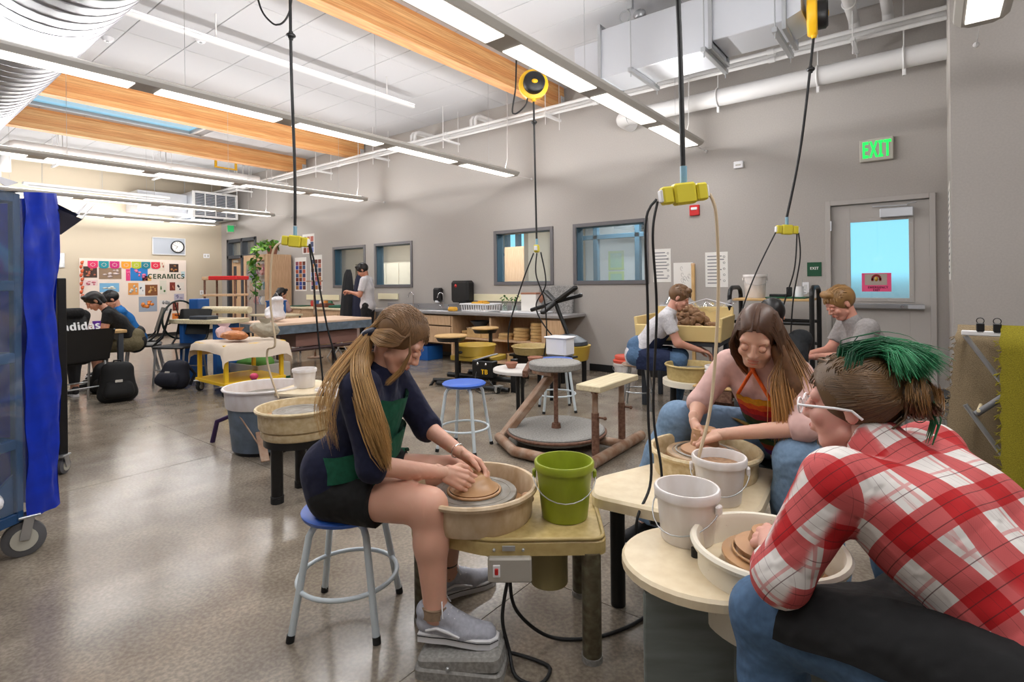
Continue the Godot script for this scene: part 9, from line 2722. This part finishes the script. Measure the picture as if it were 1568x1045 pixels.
func others() -> void:
	var white_tee := fabric("white_tee", Color(0.86, 0.85, 0.86), 1.2)
	var denim := fabric("denim", Color(0.30, 0.42, 0.55), 1.4)
	var apron_blue := fabric("apron_blue", Color(0.07, 0.13, 0.27), 1.2)
	# boy in the denim apron
	var J := seated(1.0, Vector3(0.0, 0.62, 0.62), 0.30)
	J.head = L(0, 1.14, 0.42)
	var o := person({"label": "boy in a white tee and denim apron bent over the ochre wheel", "at": Vector2(-2.42, -5.2), "yaw": -72.0, "J": J, "cell": 0.018, "s": 1.05, "look": Vector3(-0.5, 0, 0), "skin": Color(0.82, 0.60, 0.52), "top": white_tee, "sleeve": 0.62, "legs": denim, "legs_name": "jeans", "shoes": mat("shoe_white", Color(0.86, 0.85, 0.84), 0.6), "hair": ["short", Color(0.42, 0.30, 0.19)]})
	put(Geo.new().sheet(bib_rows(J, 0.28, 0.34, 0.25, 0.95, 0.014), 0.006), "apron_bib", apron_blue, o)
	put(Geo.new().sheet(lap_rows(J, 0.02, 0.8, 0.02, 0.06), 0.006), "apron_skirt", apron_blue, o)
	# boy in grey tee by the exit
	J = seated(1.0, Vector3(-0.02, 0.74, 0.52), 0.2)
	o = person({"label": "boy in a grey tee and blue apron seated before the exit door", "at": Vector2(-0.27, -4.82), "yaw": 118.0, "J": J, "cell": 0.018, "s": 1.05, "look": Vector3(-0.55, 0.1, 0), "skin": Color(0.82, 0.58, 0.50), "top": fabric("grey_tee", Color(0.62, 0.60, 0.59), 1.2), "sleeve": 0.7, "legs": denim, "legs_name": "jeans", "shoes": mat("ink"), "hair": ["short", Color(0.55, 0.41, 0.24)]})
	put(Geo.new().sheet(bib_rows(J, 0.2, 0.34, 0.25, 0.95, 0.014), 0.006), "apron_bib", fabric("mid_blue", Color(0.10, 0.20, 0.42)), o)
	put(Geo.new().sheet(lap_rows(J, 0.02, 0.8, 0.02, 0.06), 0.006), "apron_skirt", fabric("mid_blue", Color(0.10, 0.20, 0.42)), o)
	small_stool(Vector3(-0.27, 0, -4.82), "steel stool under the boy in the grey tee")
	# dark haired student with back turned
	J = seated(0.92, Vector3(0.0, 0.74, 0.48), 0.16)
	person({"label": "black haired student in a dark tee sitting with back turned behind the girl in pink", "at": Vector2(-0.80, -4.15), "yaw": 35.0, "J": J, "cell": 0.02, "look": Vector3(-0.6, 0, 0), "skin": Color(0.78, 0.56, 0.46), "top": fabric("dark_tee", Color(0.10, 0.115, 0.13)), "sleeve": 0.7, "legs": mat("ink"), "shoes": mat("ink"), "hair": ["short", Color(0.06, 0.05, 0.05)]})
	small_stool(Vector3(-0.80, 0, -4.15), "steel stool under the black haired student")
	# standing boy
	J = {"hipR": L(0.09, 0.92, 0), "hipL": L(-0.09, 0.92, 0), "shR": L(0.19, 1.38, 0.02), "shL": L(-0.19, 1.38, 0.02), "neck": L(0, 1.43, 0.03), "head": L(0, 1.56, 0.09), "elR": L(0.23, 1.12, 0.08), "wrR": L(0.12, 1.16, 0.30), "elL": L(-0.23, 1.12, 0.08), "wrL": L(-0.1, 1.18, 0.30),
		"knR": L(0.1, 0.5, 0.02), "anR": L(0.1, 0.09, -0.02), "toR": L(0.12, 0.03, 0.12), "knL": L(-0.1, 0.5, 0.03), "anL": L(-0.1, 0.09, 0.0), "toL": L(-0.12, 0.03, 0.14)}
	person({"label": "boy in a white tee standing at the apron stand looking at his hands", "at": Vector2(-8.0, -6.0), "yaw": 128.0, "J": J, "cell": 0.02, "s": 1.02, "look": Vector3(-0.6, 0, 0), "skin": Color(0.72, 0.50, 0.40), "top": white_tee, "sleeve": 0.75, "legs": fabric("dark_trousers", Color(0.10, 0.10, 0.11)), "shoes": mat("ink"), "hair": ["short", Color(0.09, 0.06, 0.05)]})
	# far girl
	J = seated(1.0, Vector3(0.0, 0.8, 0.4), 0.12)
	person({"label": "girl with long black hair in a pale pink top seated at the far table", "at": Vector2(-10.6, -5.62), "yaw": 20.0, "J": J, "cell": 0.022, "look": Vector3(-0.4, -0.4, 0), "skin": Color(0.76, 0.55, 0.45), "top": fabric("pale_pink", Color(0.82, 0.68, 0.66)), "sleeve": 1.6, "legs": mat("ink"), "shoes": mat("ink"), "hair": ["bob", Color(0.07, 0.045, 0.04)], "strands": far_hair})
	small_stool(Vector3(-10.6, 0, -5.62), "steel stool under the far girl")
	# the group on the left
	var hood := fabric("hoodie_black", Color(0.055, 0.055, 0.06), 1.3)
	J = seated(1.02, Vector3(0.0, 0.82, 0.42), 0.2)
	J.head = L(-0.05, 1.13, 0.33)
	o = person({"label": "student in a black hooded sweatshirt seen from behind in a chair", "at": Vector2(-7.72, -1.72), "yaw": 100.0, "J": J, "cell": 0.02, "s": 1.12, "look": Vector3(-0.6, -0.5, 0), "skin": Color(0.74, 0.52, 0.42), "top": hood, "top_name": "hoodie", "sleeve": 1.9, "extra_top": [cap(L(-0.1, 1.02, 0.08), L(0.1, 1.02, 0.08), 0.06, 0.06)], "legs": mat("ink"), "shoes": mat("ink"), "hair": ["short", Color(0.05, 0.045, 0.045)]})
	words("adidas", 0.085, mat("white_plastic"), o, L(0.05, 0.87, -0.075) + Vector3(0, 0, 0.012), Basis(Vector3.RIGHT, -0.3), 0.012, "back_lettering")
	J = seated(1.0, Vector3(-0.05, 0.80, 0.45), 0.28)
	J.head = L(0.0, 1.13, 0.45)
	person({"label": "student in a black tee and khaki shorts leaning over the group's table", "at": Vector2(-8.60, -2.60), "yaw": 160.0, "J": J, "cell": 0.02, "s": 1.04, "look": Vector3(-0.7, 0.2, 0), "skin": Color(0.74, 0.53, 0.43), "top": fabric("black_tee", Color(0.04, 0.04, 0.045)), "sleeve": 0.75, "legs": fabric("khaki", Color(0.42, 0.38, 0.27)), "legs_name": "shorts", "leg_len": 1.02, "shoes": mat("ink"), "hair": ["bob", Color(0.05, 0.045, 0.045)]})
	J = seated(1.0, Vector3(0.0, 0.8, 0.4), 0.2)
	person({"label": "student in a bright blue top behind the one in khaki shorts", "at": Vector2(-9.35, -2.85), "yaw": 165.0, "J": J, "cell": 0.022, "look": Vector3(-0.7, 0, 0), "skin": Color(0.74, 0.53, 0.43), "top": fabric("bright_blue", Color(0.06, 0.42, 0.70)), "sleeve": 1.2, "legs": mat("ink"), "shoes": mat("ink"), "hair": ["short", Color(0.06, 0.05, 0.05)]})
	chair(Vector3(-9.35, 0, -2.85), deg_to_rad(165), "black chair holding the student in blue")
	J = seated(1.0, Vector3(0.0, 0.8, 0.4), 0.25)
	person({"label": "black haired student in profile beside the hooded student", "at": Vector2(-9.25, -1.15), "yaw": -120.0, "J": J, "cell": 0.022, "look": Vector3(-0.6, 0, 0), "skin": Color(0.76, 0.55, 0.45), "top": fabric("dark_tee", Color(0.10, 0.115, 0.13)), "sleeve": 1.5, "legs": mat("ink"), "shoes": mat("ink"), "hair": ["short", Color(0.05, 0.045, 0.045)]})
	small_stool(Vector3(-9.25, 0, -1.15), "steel stool under the student in profile")

func far_hair(out: Geo, hx: Transform3D, c0: Color, c1: Color, r: RandomNumberGenerator) -> void:
	for k in 90:
		var b := r.randf_range(-0.9, 0.9)
		var j := Vector3(r.randf_range(-1, 1), r.randf_range(-1, 1), r.randf_range(-1, 1))
		strand(out, [hx * scalp(1.6, b, 1.05), hx * scalp(2.6, b, 1.08), hx * Vector3(b * 0.08, -0.1, 0.11) + j * 0.01, hx * Vector3(b * 0.1, -0.24, 0.12) + j * 0.02], 0.009, c0, c1, r.randf_range(0.7, 1.3))

func small_stool(at: Vector3, label: String) -> void:
	var o := thing("metal_stool", label, "stool", at, 0.3)
	put(Geo.new().lathe([Vector2(0, 0.41), Vector2(0.16, 0.41), Vector2(0.17, 0.42), Vector2(0.16, 0.43), Vector2(0, 0.43)], Vector3.ZERO, 24), "seat", mat("old_steel"), o)
	for k in 4:
		var e := Basis(Vector3.UP, PI / 4 + PI / 2 * k) * Vector3(1, 0, 0)
		put(Geo.new().tube([e * 0.12 + Vector3(0, 0.41, 0), e * 0.2], 0.012, 8), "leg", mat("steel"), o)
	put(Geo.new().ring(Vector3(0, 0.18, 0), 0.16, 0.007, 24, 6), "foot_ring", mat("steel"), o)
